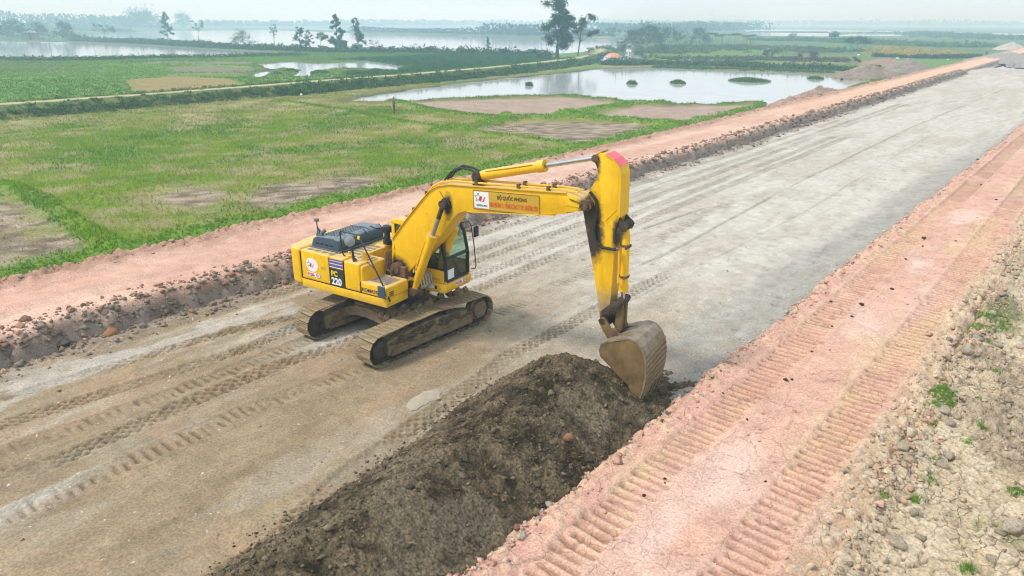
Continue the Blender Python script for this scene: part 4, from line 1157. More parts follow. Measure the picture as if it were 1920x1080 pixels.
# pipes along the top of the boom
for y, z0 in ((-.22, .06), (.06, .07)):
    p = [(.30, y - .1, 2.55), (.32, y - .04, 2.75), (.78, y, 3.40 + z0), (1.33, y, 4.00 + z0), (1.64, y, 4.32 + z0), (1.90, y, 4.46 + z0), (2.25, y, 4.53 + z0), (3.93, y, 4.62 + z0), (5.3, y, 4.69 + z0), (5.75, y, 4.74)]
    MB().tube(p, .025, 7).build('hydraulic_pipe', M['yellow'], bo, smooth=True)
    for x, z in ((1.0, 3.64), (1.45, 4.13), (3.0, 4.57), (4.2, 4.64), (5.0, 4.68)):
        MB().box(x - .035, x + .035, y - .05, y + .05, z, z + z0 + .05).build('pipe_clamp', M['rust'], bo)
MB().tube([(1.86, -.24, 4.40), (1.93, -.305, 4.30), (2.02, -.306, 4.18), (2.08, -.31, 4.12)], .008, 5).build('grease_line', M['black'], bo)
# arm cylinder on top
ac = MB(); A0, A1 = Vector((2.93, 0, 4.76)), Vector((6.14, 0, 5.53)); dA = (A1 - A0).normalized()
ac.tube([A0 + dA * .12, A0 + dA * 1.72], .125, 18); ac.tube([A0 + dA * 1.70, A0 + dA * 1.90], .145, 18); ac.tube([A0, A0 + dA * .2], [.10, .12], 12)
aco = ac.build('arm_cylinder', M['yellow'], EX, smooth=True)
MB().tube([A0 + dA * 1.88, A1 - dA * .1], .058, 16).build('piston_rod', M['chrome'], aco, smooth=True)
mb = MB(); mb.tube([(A0.x, -.19, A0.z), (A0.x, .19, A0.z)], .11, 16); mb.box(A0.x - .1, A0.x + .12, -.16, .16, 4.52, 4.70)
mb.build('cylinder_base', M['darkmud'], aco, smooth=True)
MB().tube([A1 - dA * .16, A1 - dA * .02], [.065, .1], 14).build('rod_eye', M['darkmud'], aco, smooth=True)
MB().tube([A0 + dA * .25 + Vector((0, -.1, .10)), A0 + dA * .9 + Vector((0, -.12, .09)), A0 + dA * 1.6 + Vector((0, -.12, .08))], .016, 6).build('hydraulic_pipe', M['yellow'], aco)
for k, (dy, dz) in enumerate(((-.12, .0), (0, .04), (.1, .0))):
    MB().tube([(1.95, dy, 4.56), (2.15, dy, 4.78 + dz), (2.45, dy, 4.92 + dz), (2.75, dy * .9, 4.90 + dz), (2.98, dy * .8, 4.82)], .026, 8).build('hose', M['black'], EX, smooth=True)
# boom cylinders, one either side
for sy in (-1, 1):
    y = sy * .47
    P0, P1 = Vector((1.08, y, 1.52)), Vector((2.12, y * .92, 4.03)); d = (P1 - P0).normalized()
    c = MB(); c.tube([P0 + d * .10, P0 + d * .32, P0 + d * .36, P0 + d * 1.62], [.07, .09, .115, .115], 18); c.tube([P0 + d * 1.60, P0 + d * 1.80], .138, 18)
    co_ = c.build('boom_cylinder', M['yellow'], EX, smooth=True)
    MB().tube([P0 + d * 1.78, P1 - d * .08], .058, 16).build('piston_rod', M['dullrod'], co_, smooth=True)
    mb = MB(); mb.tube([P1 + Vector((0, -.065, 0)), P1 + Vector((0, .065, 0))], .105, 16); mb.tube([P1 - d * .42, P1 - d * .02], .06, 12)
    mb.build('rod_eye', M['darkmud'], co_, smooth=True)
    MB().tube([P0 + Vector((0, -.1, 0)), P0 + Vector((0, .1, 0))], .12, 16).build('cylinder_eye', M['rust'], co_, smooth=True)
    off = Vector((-.11, -.10, .03))
    MB().tube([P0 + d * .75 + Vector((-.02, -.10, 0)), P0 + d * .80 + off, P0 + d * 1.55 + off, P0 + d * 1.66 + Vector((-.03, -.10, .02))], .018, 7).build('hydraulic_pipe', M['yellow'], co_, smooth=True)
mb = MB(); mb.box(.75, 1.18, -.34, -.24, 1.35, 1.66); mb.box(.75, 1.18, .24, .34, 1.35, 1.66)
mb.build('cylinder_bracket', M['rust'], EX, bevel=.02)
for k in range(6):
    y = -.30 + .11 * k
    MB().tube([(1.0 + .03 * (k % 2), y, 2.02 - .03 * k), (1.18, y, 1.86), (1.22, y, 1.62), (1.05, y, 1.46), (.8, y, 1.44)], .022, 7).build('hose', M['hosewhite'], EX, smooth=True)
for k in range(4):
    y = -.27 + .16 * k
    MB().tube([(.98, y, 2.0), (1.02, y, 2.14), (.96, y + .02, 2.2), (.9, y + .03, 2.1), (.92, y, 1.95)], .02, 6).build('pipe_elbow', M['yellow'], EX, smooth=True)
for k in range(3):
    y = -.55 + .09 * k
    MB().tube([(.25, y, 2.50), (.22, y - .02, 2.22), (.28, y - .05, 2.02), (.42, y - .06, 1.98), (.46, y - .06, 1.75), (.40, y - .04, 1.55)], .03, 8).build('hose', M['rust'], EX, smooth=True)
for k in range(3):
    MB().tube([(.02, -.35 + .1 * k, 1.9), (-.12, -.33 + .1 * k, 2.12), (-.02, -.3 + .1 * k, 2.22), (.16, -.28 + .1 * k, 2.1)], .022, 7).build('hose', M['black'], EX, smooth=True)
mb = MB(); mb.box(-.38, .15, -.42, .18, 1.5, 1.95); mb.build('pump_block', M['darkmud'], EX, bevel=.04)

# --- arm
YA = .21
arm_pts = [(6.10, 5.48), (6.13, 5.58), (6.24, 5.66), (6.36, 5.64), (6.56, 5.54), (6.69, 5.40), (6.74, 5.22), (6.76, 4.6), (6.76, 4.30), (6.70, 3.98), (6.69, 3.4), (6.67, 2.6), (6.66, 2.2),
           (6.62, 1.80), (6.58, 1.64), (6.50, 1.64), (6.44, 1.76), (6.37, 2.2), (6.18, 3.1), (5.98, 3.9), (5.88, 4.36), (5.92, 4.58), (6.06, 4.88), (6.20, 5.14), (6.20, 5.30)]
ar = MB().prism_y(arm_pts, -YA, YA).build('arm', M['yellow_arm'], EX, bevel=.012, seg=2)
mb = MB()
fl = [(6.36, 5.645), (6.56, 5.545), (6.695, 5.40), (6.745, 5.22), (6.765, 4.6), (6.765, 4.30)]
m0 = []
for a, b in zip(fl[:-1], fl[1:]):
    mb.add([(a[0], -YA - .03, a[1]), (a[0], YA + .03, a[1]), (b[0], YA + .03, b[1]), (b[0], -YA - .03, b[1]),
            (a[0] + .02, -YA - .03, a[1] + .012), (a[0] + .02, YA + .03, a[1] + .012), (b[0] + .02, YA + .03, b[1] + .012), (b[0] + .02, -YA - .03, b[1] + .012)],
           [(0, 1, 2, 3), (7, 6, 5, 4), (0, 3, 7, 4), (1, 5, 6, 2), (0, 4, 5, 1), (3, 2, 6, 7)])
mb.build('arm_back_plate', M['yellow'], ar)
mb = MB()
for a, b in zip(fl[0:2], fl[1:3]):
    mb.add([(a[0] + .024, -YA - .02, a[1] + .016), (a[0] + .024, YA + .02, a[1] + .016), (b[0] + .026, YA + .02, b[1] + .014), (b[0] + .026, -YA - .02, b[1] + .014)], [(0, 1, 2, 3)])
mb.build('pink_mark', M['pink'], ar)
MB().prism_y([(6.12, 5.60), (6.26, 5.68), (6.26, 5.70), (6.11, 5.62)], -.19, .19).build('arm_top_plate', M['yellow'], ar)
MB().tube([(6.14, -.25, 5.53), (6.14, .25, 5.53)], .085, 16).build('pivot_pin', M['rust'], ar, smooth=True)
mb = MB(); mb.tube([(6.03, -.41, 4.50), (6.03, .41, 4.50)], .06, 14); mb.tube([(6.03, -.36, 4.50), (6.03, .36, 4.50)], .12, 18)
mb.build('pivot_pin', M['rust'], ar, smooth=True)
for y0, y1 in ((-.35, -.24), (.24, .35)):      # boom fork cheeks round the arm pin
    MB().prism_y([(5.5, 4.62), (5.72, 4.68), (5.9, 4.62), (6.09, 4.60), (6.15, 4.50), (6.09, 4.40), (5.95, 4.37), (5.5, 4.27)], y0, y1).build('boom_fork', M['yellow_boom'], bo, bevel=.01)
MB().tube([(5.62, -.37, 4.60), (5.98, -.38, 4.53)], .012, 6).build('grease_line', M['rust'], bo)
MB().box(5.52, 5.86, -.365, -.352, 4.44, 4.50).build('fork_rib', M['yellow'], bo)
MB().tube([(6.06, -.26, 4.80), (6.22, -.25, 4.62), (6.26, -.25, 4.35), (6.20, -.25, 4.0), (6.24, -.25, 3.72), (6.42, -.25, 3.58), (6.74, -.24, 3.58)], .035, 9).build('hose', M['black'], EX, smooth=True)
MB().tube([(6.45, -.214, 4.20), (6.70, -.214, 4.48)], .010, 5).build('weld_bead', M['yellow'], ar)
# bucket cylinder
B0, B1 = Vector((6.86, 0, 4.12)), Vector((6.88, 0, 2.32)); d = (B1 - B0).normalized()
c = MB(); c.tube([B0 + d * .08, B0 + d * .2, B0 + d * .25, B0 + d * 1.42], [.06, .08, .098, .098], 16); c.tube([B0 + d * 1.40, B0 + d * 1.55], .115, 16)
bc = c.build('bucket_cylinder', M['yellow'], EX, smooth=True)
MB().tube([B0 + d * 1.54, B1], .05, 14).build('piston_rod', M['chrome'], bc, smooth=True)
mb = MB()
for t in (.45, 1.18): mb.tube([B0 + d * t, B0 + d * (t + .04)], .118, 16)
mb.box(6.93, 6.97, -.19, .1, 3.60, 3.66); mb.box(6.93, 6.97, -.19, .1, 2.90, 2.94)
mb.build('cylinder_clamp', M['rust'], bc, smooth=True)
MB().tube([(6.80, -.20, 3.60), (6.82, -.20, 3.2), (6.82, -.2, 2.8), (6.83, -.14, 2.76)], .022, 7).build('hydraulic_pipe', M['yellow'], bc, smooth=True)
MB().tube([(6.74, -.22, 3.60), (6.78, -.21, 3.60), (6.80, -.20, 3.58)], .03, 8).build('pipe_elbow', M['steel'], bc)
mb = MB(); mb.tube([(6.84, -.17, 4.10), (6.84, .2, 4.10)], .115, 18)
for y in (-.19, .15): mb.prism_y([(6.66, 4.42), (6.80, 4.28), (6.97, 4.12), (6.92, 4.0), (6.80, 3.98), (6.66, 3.9)], y, y + .045)
mb.build('cylinder_eye', M['darkmud'], bc, smooth=True)
# links
mb = MB()
for y in (-.27, .235):
    mb.prism_y([(6.46, 2.06), (6.52, 1.98), (6.62, 2.02), (6.94, 2.26), (6.95, 2.36), (6.86, 2.41), (6.78, 2.38)], y, y + .035)
mb.tube([(6.87, -.32, 2.31), (6.87, .32, 2.31)], .075, 16); mb.tube([(6.87, -.20, 2.31), (6.87, .20, 2.31)], .10, 16)
mb.build('guide_link', M['darkmud'], EX, bevel=.006)
mb = MB()
mb.prism_y([(6.80, 2.33), (6.95, 2.33), (6.95, 1.66), (6.88, 1.55), (6.78, 1.58), (6.78, 1.7)], -.16, -.06)
mb.prism_y([(6.80, 2.33), (6.95, 2.33), (6.95, 1.66), (6.88, 1.55), (6.78, 1.58), (6.78, 1.7)], .06, .16)
mb.box(6.84, 6.92, -.07, .07, 1.75, 2.15)
mb.build('bucket_link', M['bucket'], EX, bevel=.01)
mb = MB(); mb.tube([(6.53, -.30, 1.83), (6.53, .30, 1.83)], .085, 16); mb.tube([(6.85, -.31, 1.62), (6.85, .31, 1.62)], .08, 16)
mb.build('bucket_pin', M['rust'], EX, smooth=True)

# --- bucket: side plates, curved shell, ears, teeth
W = .60
outer = [(6.66, 1.40), (6.79, 1.50), (7.05, 1.62), (7.32, 1.72), (7.50, 1.69), (7.64, 1.57), (7.74, 1.38), (7.79, 1.12), (7.79, .82), (7.75, .52), (7.68, .28)]
front = [(7.60, .27), (7.40, .55), (7.02, .82), (6.66, 1.10), (6.62, 1.25)]
sh = MB(); t = .03
cx_, cz_ = 7.25, 1.1
for (a, b) in zip(outer[:-1], outer[1:]):
    ia = (a[0] + (cx_ - a[0]) * .05, a[1] + (cz_ - a[1]) * .05); ib = (b[0] + (cx_ - b[0]) * .05, b[1] + (cz_ - b[1]) * .05)
    oa = (a[0] - (cx_ - a[0]) * .02, a[1] - (cz_ - a[1]) * .02); ob = (b[0] - (cx_ - b[0]) * .02, b[1] - (cz_ - b[1]) * .02)
    v = [(p[0], y, p[1]) for y in (-W - .012, W + .012) for p in (ia, ib, ob, oa)]
    sh.add(v, [(0, 1, 2, 3), (7, 6, 5, 4), (0, 4, 5, 1), (1, 5, 6, 2), (2, 6, 7, 3), (3, 7, 4, 0)])
bks = sh.build('bucket', M['bucketback'], EX)
for y0, y1 in ((-W, -W + .03), (W - .03, W)):
    MB().prism_y(outer + front, y0, y1).build('side_plate', M['bucket'], bks, bevel=.006)
for k in range(9):       # worn ridges across the back
    u = k / 8.0
    i = 6 + u * 3.6; i0 = int(i); fr_ = i - i0
    a, b = outer[i0], outer[min(i0 + 1, len(outer) - 1)]
    p = (a[0] + (b[0] - a[0]) * fr_, a[1] + (b[1] - a[1]) * fr_)
    MB().tube([(p[0] + .008, -W + .01, p[1] - .05), (p[0] + .012, 0, p[1]), (p[0] + .008, W - .01, p[1] + .03)], .024, 6).build('wear_ridge', M['bucket'], bks, smooth=True)
for y in (-W - .008, W + .008):
    MB().tube([(6.74, y, 1.44), (7.20, y, 1.06), (7.62, y, .76)], .014, 6).build('side_rib', M['bucket'], bks)
    MB().prism_y([(7.38, .56), (7.58, .72), (7.72, .5), (7.68, .28), (7.58, .26)], min(y, y * .97), max(y, y * .97)).build('side_cutter', M['bucket'], bks)
for y in (-.30, .24):
    MB().prism_y([(6.42, 1.84), (6.50, 1.93), (6.60, 1.92), (6.74, 1.72), (6.86, 1.72), (6.95, 1.62), (7.25, 1.70), (7.05, 1.60), (6.70, 1.42), (6.56, 1.60)], y, y + .055).build('bucket_ear', M['bucket'], bks, bevel=.008)
for k in range(5):
    y = -.52 + .26 * k
    tt = MB().add([(7.58, y - .065, .34), (7.76, y - .065, .42), (7.76, y + .065, .42), (7.58, y + .065, .34),
              (7.655, y - .035, .06), (7.675, y - .035, .06), (7.675, y + .035, .06), (7.655, y + .035, .06)],
             [(0, 1, 2, 3), (7, 6, 5, 4), (0, 4, 5, 1), (1, 5, 6, 2), (2, 6, 7, 3), (3, 7, 4, 0)]).build('tooth', M['bucketback'], bks, bevel=.008)

# --- lettering
FONT_CACHE = {}
def lettering(body, size, origin, xdir, ydir, mat, parent, sx=1.0, shear=0.0, align='LEFT', bold=0.0, name='lettering'):
    cu = bpy.data.curves.new(name, 'FONT')
    cu.body = body; cu.size = size; cu.shear = shear; cu.align_x = align; cu.align_y = 'BOTTOM_BASELINE'
    cu.extrude = 0.0015; cu.offset = bold
    tmp = bpy.data.objects.new('tmp_text', cu); COL.objects.link(tmp)
    dg = bpy.context.evaluated_depsgraph_get()
    me = bpy.data.meshes.new_from_object(tmp.evaluated_get(dg))
    bpy.data.objects.remove(tmp)
    me.materials.clear(); me.materials.append(mat)
    X = Vector(xdir).normalized(); Yv = Vector(ydir).normalized(); Z = X.cross(Yv).normalized()
    mt = Matrix((X * sx, Yv, Z)).transposed().to_4x4(); mt.translation = Vector(origin)
    me.transform(mt)
    return link(name, me, parent)
def plate(pts, mat, name, parent):
    return MB().add(pts, [tuple(range(len(pts)))]).build(name, mat, parent)
RX, UP = (1, 0, 0), (0, 0, 1)
ys = Y_S - .004
db = plate([(-1.075, ys, 1.56), (-.575, ys, 1.56), (-.575, ys, 2.06), (-1.075, ys, 2.06)], M['decalblack'], 'model_decal', EX)
for k, (z0, z1, mt) in enumerate([(2.075, 2.095, 'white'), (2.10, 2.165, 'purple'), (2.17, 2.19, 'white'), (2.195, 2.255, 'purple'), (2.26, 2.275, 'white'), (2.28, 2.315, 'purple')]):
    plate([(-1.075, ys, z0), (-.575, ys, z0), (-.575, ys, z1), (-1.075, ys, z1)], M[mt], 'stripe', db)
lettering('PC', .20, (-1.03, ys - .004, 1.84), RX, UP, M['yellowprint'], db, bold=.006)
lettering('220', .27, (-1.03, ys - .004, 1.60), RX, UP, M['white'], db, sx=.92, bold=.010)
lettering('KOMATSU', .135, (.07, ys - .004, 1.62), RX, UP, M['navy'], sb, sx=1.05, bold=.002)
def oval(cx, cz, rx, rz, mat, name, parent, y):
    return plate([(cx + rx * math.cos(2 * PI * k / 28), y, cz + rz * math.sin(2 * PI * k / 28)) for k in range(28)], mat, name, parent)
ov = oval(-1.76, 2.00, .23, .20, M['white'], 'round_sticker', EX, ys)
def star_logo(x, z, s, y, parent, red=M['redprint']):
    """outlined star with a red slanted block and hook"""
    pts = []
    for k in range(10):
        r_ = .5 if k % 2 == 0 else .21
        a = PI / 2 + k * PI / 5
        pts.append((x - .22 * s + r_ * s * math.cos(a), y - .003, z + .08 * s + r_ * s * math.sin(a)))
    MB().tube(pts + pts[:1], .012 * s + .002, 4).build('star_outline', M['navy'], parent)
    plate([(x - .15 * s, y - .005, z - .22 * s), (x + .16 * s, y - .005, z - .22 * s), (x + .28 * s, y - .005, z + .2 * s), (x - .03 * s, y - .005, z + .2 * s)], red, 'logo_block', parent)
    plate([(x + .40 * s, y - .005, z - .22 * s), (x + .52 * s, y - .005, z - .22 * s), (x + .66 * s, y - .005, z + .2 * s), (x + .54 * s, y - .005, z + .2 * s)], red, 'logo_hook', parent)
    plate([(x + .20 * s, y - .005, z - .30 * s), (x + .50 * s, y - .005, z - .30 * s), (x + .53 * s, y - .005, z - .22 * s), (x + .23 * s, y - .005, z - .22 * s)], red, 'logo_hook', parent)
star_logo(-1.82, 1.99, .20, ys, ov)
def number_tag(parent, o, xd, nrm):
    """white tag with red lettering and a ringed number"""
    X = Vector(xd); n = Vector(nrm); O = Vector(o); U = Vector(UP)
    p = plate([O, O + X * .36, O + X * .36 + U * .12, O + U * .12], M['white'], 'number_tag', parent)
    q = plate([O + X * .43 + (X * math.cos(a) + U * math.sin(a)) * .085 + U * .06 for a in [2 * PI * k / 18 for k in range(18)]], M['white'], 'number_disc', p)
    ring = [O + X * .43 + n * .003 + (X * math.cos(a) + U * math.sin(a)) * .07 + U * .06 for a in [2 * PI * k / 18 for k in range(19)]]
    MB().tube(ring, .008, 4).build('number_ring', M['redprint'], q)
    lettering('PC220-', .105, O + X * .015 + n * .004 + U * .02, xd, UP, M['redprint'], p, sx=.86, bold=.003)
    lettering('13', .085, O + X * .385 + n * .004 + U * .03, xd, UP, M['redprint'], p, sx=.8, bold=.002)
number_tag(EX, (-1.97, ys, 1.66), RX, (0, -1, 0))
number_tag(EX, (1.656, .62, 1.46), (0, 1, 0), (1, 0, 0))
plate([(1.05, .186, 1.42), (1.24, .186, 1.42), (1.24, .186, 1.52), (1.05, .186, 1.52)], M['white'], 'cab_label', EX)
plate([(1.26, .186, 1.42), (1.34, .186, 1.42), (1.34, .186, 1.52), (1.26, .186, 1.52)], M['decalblack'], 'cab_label', EX)
plate([(1.15, .208, 1.66), (1.42, .208, 1.66), (1.42, .208, 1.74), (1.15, .208, 1.74)], M['gold'], 'cab_label', EX)
plate([(-1.40, ys, 1.93), (-1.22, ys, 1.93), (-1.22, ys, 2.02), (-1.40, ys, 2.02)], M['gold'], 'door_latch', EX)
# sign plate on the boom
yb = -YB - .018
sx_, sz_ = Vector((1.852, 0, .085)).normalized(), Vector((-.045, 0, 1)).normalized()
sp = MB()
def SP(u, v, y=yb): return Vector((2.97, y, 4.015)) + sx_ * u + sz_ * v
c4 = [SP(0, 0), SP(1.86, 0), SP(1.86, .455), SP(0, .455)]
back = [p + Vector((0, .012, 0)) for p in c4]
sp.add(c4 + back, [(0, 1, 2, 3), (7, 6, 5, 4), (0, 4, 5, 1), (1, 5, 6, 2), (2, 6, 7, 3), (3, 7, 4, 0)])
spo = sp.build('sign_plate', M['gold'], EX)
MB().tube([SP(0, 0), SP(1.86, 0), SP(1.86, .455), SP(0, .455), SP(0, 0)], .007, 4).build('sign_rim', M['rust'], spo)
wl_ = plate([SP(.03, .03, yb - .004), SP(.46, .03, yb - .004), SP(.46, .43, yb - .004), SP(.03, .43, yb - .004)], M['white'], 'logo_panel', spo)
star_logo(3.16, 4.29, .23, yb - .006, wl_)
lettering('TRƯỜNG SƠN', .062, SP(.09, .075, yb - .008), sx_, sz_, M['bluecyan'], wl_, sx=.78, bold=.0015)
lettering('BỘ QUỐC PHÒNG', .118, SP(1.12, .285, yb - .006), sx_, sz_, M['brownprint'], spo, sx=.84, align='CENTER', bold=.001)
lettering('BINH ĐOÀN 12 - TỔNG CÔNG TY XD TRƯỜNG SƠN', .165, SP(1.155, .085, yb - .006), sx_, sz_, M['orangeprint'], spo, sx=.34, align='CENTER', bold=.0005)

# ------------------------------------------------------------------ clods and stones
def rock_variants(n, sub, seed, rough=.28):
    out = []
    for k in range(n):
        bm = bmesh.new(); bmesh.ops.create_icosphere(bm, subdivisions=sub, radius=1.0)
        V = np.array([v.co[:] for v in bm.verts]); F = np.array([[v.index for v in f.verts] for f in bm.faces]); bm.free()
        s = seed + k * 31
        d = fbm(V[:, 0] * 1.3 + V[:, 2] * .7 + 10 + s, V[:, 1] * 1.3 - V[:, 2] * .9 + 20, 3, s) - .5
        d2 = _hash(np.round(V[:, 0] * 50), np.round(V[:, 1] * 50 + V[:, 2] * 91), s) - .5
        V = V * (1 + rough * 2.0 * d + rough * .5 * d2)[:, None]
        r = np.random.default_rng(s)
        V = V * r.uniform(.65, 1.15, 3)
        V[:, 2] = np.maximum(V[:, 2], -.55)
        out.append((V, F))
    return out
def hull_variants(n, pts, seed):
    out = []
    for k in range(n):
        r = np.random.default_rng(seed + k)
        d = r.normal(0, 1, (pts, 3)); d /= np.linalg.norm(d, axis=1, keepdims=True)
        d = d * r.uniform(.72, 1.08, (pts, 1)) * r.uniform(.7, 1.15, 3); d[:, 2] = np.maximum(d[:, 2], -.5)
        bm = bmesh.new()
        for p in d: bm.verts.new(p)
        res = bmesh.ops.convex_hull(bm, input=bm.verts)
        bmesh.ops.delete(bm, geom=[v for v in bm.verts if not v.link_faces], context='VERTS')
        bmesh.ops.triangulate(bm, faces=bm.faces); bm.verts.index_update()
        out.append((np.array([v.co[:] for v in bm.verts]), np.array([[v.index for v in f.verts] for f in bm.faces]))); bm.free()
    return out
ROCK1 = hull_variants(12, 9, 500)
ROCK2 = hull_variants(10, 34, 900)
SOFT = rock_variants(8, 2, 900, .30)

def scatter_rocks(name, pos, size, col, variants, mat, flat=.75, sink=.25):
    n = len(pos)
    Vs = []; Fs = []; Cs = []; base = 0
    ang = RNG.uniform(0, 2 * PI, n); which = RNG.integers(0, len(variants), n)
    for k in range(len(variants)):
        idx = np.where(which == k)[0]
        if not len(idx): continue
        V, F = variants[k]
        c, s = np.cos(ang[idx]), np.sin(ang[idx])
        sc = size[idx][:, None]
        ex = RNG.uniform(.75, 1.35, (len(idx), 1))
        x = V[None, :, 0] * ex; y = V[None, :, 1]
        P = np.stack([(x * c[:, None] - y * s[:, None]) * sc, (x * s[:, None] + y * c[:, None]) * sc, V[None, :, 2] * sc * flat], -1)
        P += pos[idx][:, None, :]; P[..., 2] += (size[idx] * (flat * .55 - sink))[:, None]
        Vs.append(P.reshape(-1, 3))
        Cs.append(np.repeat(col[idx], len(V), 0) * RNG.uniform(.92, 1.08, (len(idx) * len(V), 1)))
        Fs.append((F[None] + (base + np.arange(len(idx)) * len(V))[:, None, None]).reshape(-1, 3)); base += len(idx) * len(V)
    me = mesh_np(name, np.concatenate(Vs), np.concatenate(Fs), np.concatenate(Cs), mat, False)
    return tag(link(name, me), kind='stuff')

def zs_of(fn, x, y): return fn(x, y)[0]
def left_h(x, y): return left_fn(x, y)[0]
def heap_h(x, y): return heap_z(x, y)[0]
def road_h(x, y): return road_fn(x, y)[0]
def right_h(x, y): return right_fn(x, y)[0]
def clay_h(x, y): return clay_fn(x, y)[0]
def ydist(n, y0, y1, p=1.6):
    u = RNG.random(n); return y0 + (y1 - y0) * u ** p
def jcol(c1, c2, n):
    t = RNG.random((n, 1)); return np.array(c1) * (1 - t) + np.array(c2) * t
BROWN1, BROWN2 = (0.22, 0.13, 0.09), (0.46, 0.28, 0.19)
GREY1, GREY2 = (0.19, 0.15, 0.115), (0.32, 0.265, 0.21)

# broken rubble on the faces of the left embankment
n = 10500
y = ydist(n, -1, 150, 1.9); s = RNG.normal(-20.6, .42, n); s = np.clip(s, -21.7, -19.5)
x = s + LX(y); z = np.maximum(left_h(x, y), road_h(x, y))
size = np.clip(RNG.lognormal(-3.3, .7, n), .016, .2) * (1 + y * .006)
cm = (fbm(x * .5, y * .3, 4, 61) + .25 > .5)[:, None] & (RNG.random((n, 1)) < .75)
scatter_rocks('rubble', np.stack([x, y, z], 1), size, np.where(cm & (s[:, None] > -21.0), jcol(GREY1, GREY2, n), jcol(BROWN1, BROWN2, n)), ROCK1, M['clod'])
n = 2600
y = ydist(n, -3, 140, 1.7); s = np.clip(RNG.normal(-25.9, .75, n), -28.2, -24.5); x = s + LX(y); z = left_h(x, y)
size = np.clip(RNG.lognormal(-3.2, .5, n), .02, .14) * (1 + y * .006)
scatter_rocks('rubble', np.stack([x, y, z], 1), size, jcol((.24, .13, .09), (.50, .32, .23), n), ROCK1, M['clod'])
# crumbs along the right bank and over the ruts' rims
n = 3200
y = ydist(n, 1, 80, 1.7); x = np.where(RNG.random(n) < .72, RNG.normal(-6.25, .2, n), RNG.uniform(-6, -2.2, n)); z = np.maximum(right_h(x, y), road_h(x, y))
size = np.clip(RNG.lognormal(-3.2, .5, n), .015, .15)
size = np.where(x > -5.8, size * .5, size)
scatter_rocks('rubble', np.stack([x, y, z], 1), size, np.where((RNG.random((n, 1)) < .35), jcol((.34, .30, .25), (.5, .42, .33), n), jcol((.46, .24, .17), (.62, .40, .29), n)), ROCK1, M['clod'])
# crumbled edge between haul road and clay
n = 4200
y = ydist(n, 5, 60, 1.5); x = RNG.normal(-1.85, .33, n); keep = RNG.random(n) < .2 + 1.1 * sstep(.38, .6, fbm(x * 1.1, y * .7, 3, 121)); x, y = x[keep], y[keep]; n = len(x)
z = np.maximum(right_h(x, y), clay_h(x, y))
scatter_rocks('rubble', np.stack([x, y, z], 1), np.clip(RNG.lognormal(-3.3, .6, n), .014, .17), np.where(RNG.random((n, 1)) < .4, jcol((.46, .27, .18), (.6, .4, .28), n), jcol((.36, .27, .18), (.56, .45, .32), n)), ROCK1, M['clod'])
# lumps in the clay
n = 8500
y = ydist(n, 5, 60, 1.5); x = RNG.uniform(-2.3, 2.6, n)
keep = (fbm(x * 0.45 + 3, y * 0.33, 3, 98) > .565) | ((x < -1.25) & (RNG.random(n) < .95 * sstep(.38, .52, fbm(x * .9, y * .6, 3, 119)))) | (RNG.random(n) < .05)
x, y = x[keep], y[keep]; n = len(x); z = clay_h(x, y)
size = np.clip(RNG.lognormal(-3.2, .5, n), .018, .14)
scatter_rocks('rubble', np.stack([x, y, z], 1), size, jcol((.24, .18, .12), (.52, .43, .31), n), ROCK1, M['clod'])
# lumps over the dark heap
n = 9000
y = RNG.uniform(0, 15, n); x = RNG.uniform(-10.8, -6.1, n); z = heap_h(x, y)
keep = (z > -.06) & (RNG.random(n) < .25 + 1.2 * sstep(.42, .62, fbm(x * .9, y * .9, 3, 118))); x, y, z = x[keep], y[keep], np.maximum(z[keep], 0); n = len(x)
size = np.clip(RNG.lognormal(-3.75, .6, n), .01, .12)
scatter_rocks('soil_lumps', np.stack([x, y, z], 1), size, jcol((.06, .043, .025), (.22, .17, .11), n), ROCK1, M['clod'])
# crumbs spilled round the foot of the heap
n = 7000
y = RNG.uniform(0, 15, n); x = RNG.uniform(-11.2, -8.6, n); z = heap_h(x, y)
keep = (z < .02) & (z > -.34 * RNG.random(n) - .02); x, y = x[keep], y[keep]; n = len(x)
scatter_rocks('soil_lumps', np.stack([x, y, road_h(x, y)], 1), np.clip(RNG.lognormal(-4.1, .55, n), .008, .05), jcol((.06, .043, .025), (.20, .15, .10), n), ROCK1, M['clod'])
# crumbs on the open road
n = 1500
y = ydist(n, 1, 60, 1.4); x = RNG.uniform(-19.6, -6.8, n)
keep = RNG.random(n) < .25 + .75 * (np.minimum(np.abs(x + 10.3), np.abs(x + 19.3)) < 1.0)
x, y = x[keep], y[keep]; n = len(x); z = road_h(x, y)
scatter_rocks('crumbs', np.stack([x, y, z], 1), np.clip(RNG.lognormal(-3.9, .5, n), .01, .06), jcol((.16, .13, .10), (.40, .34, .27), n), ROCK1, M['clod'])

# single clods that stand out
CLOD_ME = []
def clod_mesh(k, col):
    V, F = ROCK2[k % len(ROCK2)]
    return mesh_np('clod', V, F, np.tile(np.array(col), (len(V), 1)) * (0.85 + .3 * _hash(np.arange(len(V)), np.arange(len(V)) * 3, 5))[:, None], M['clod'], False)
def clod(me, x, y, z, s, label, group=None, name='clod', cat='clod', sq=(1, 1, .8)):
    o = link(name, me, None, (x, y, z + s * sq[2] * .25))
    o.scale = (s * sq[0], s * sq[1], s * sq[2]); o.rotation_euler = (0, 0, random.uniform(0, 6.28))
    return tag(o, label, cat, group)
c_orange = [clod_mesh(k, (.42, .22, .11)) for k in range(2)]
c_red = [clod_mesh(k + 2, (.42, .24, .16)) for k in range(3)]
c_dark = [clod_mesh(k + 3, (.11, .06, .045)) for k in range(2)]
c_pale = [clod_mesh(k + 1, (.50, .42, .31)) for k in range(3)]
c_grey = [clod_mesh(k + 4, (.27, .22, .175)) for k in range(2)]
c_soil = [clod_mesh(k + 5, (.14, .115, .085)) for k in range(3)]
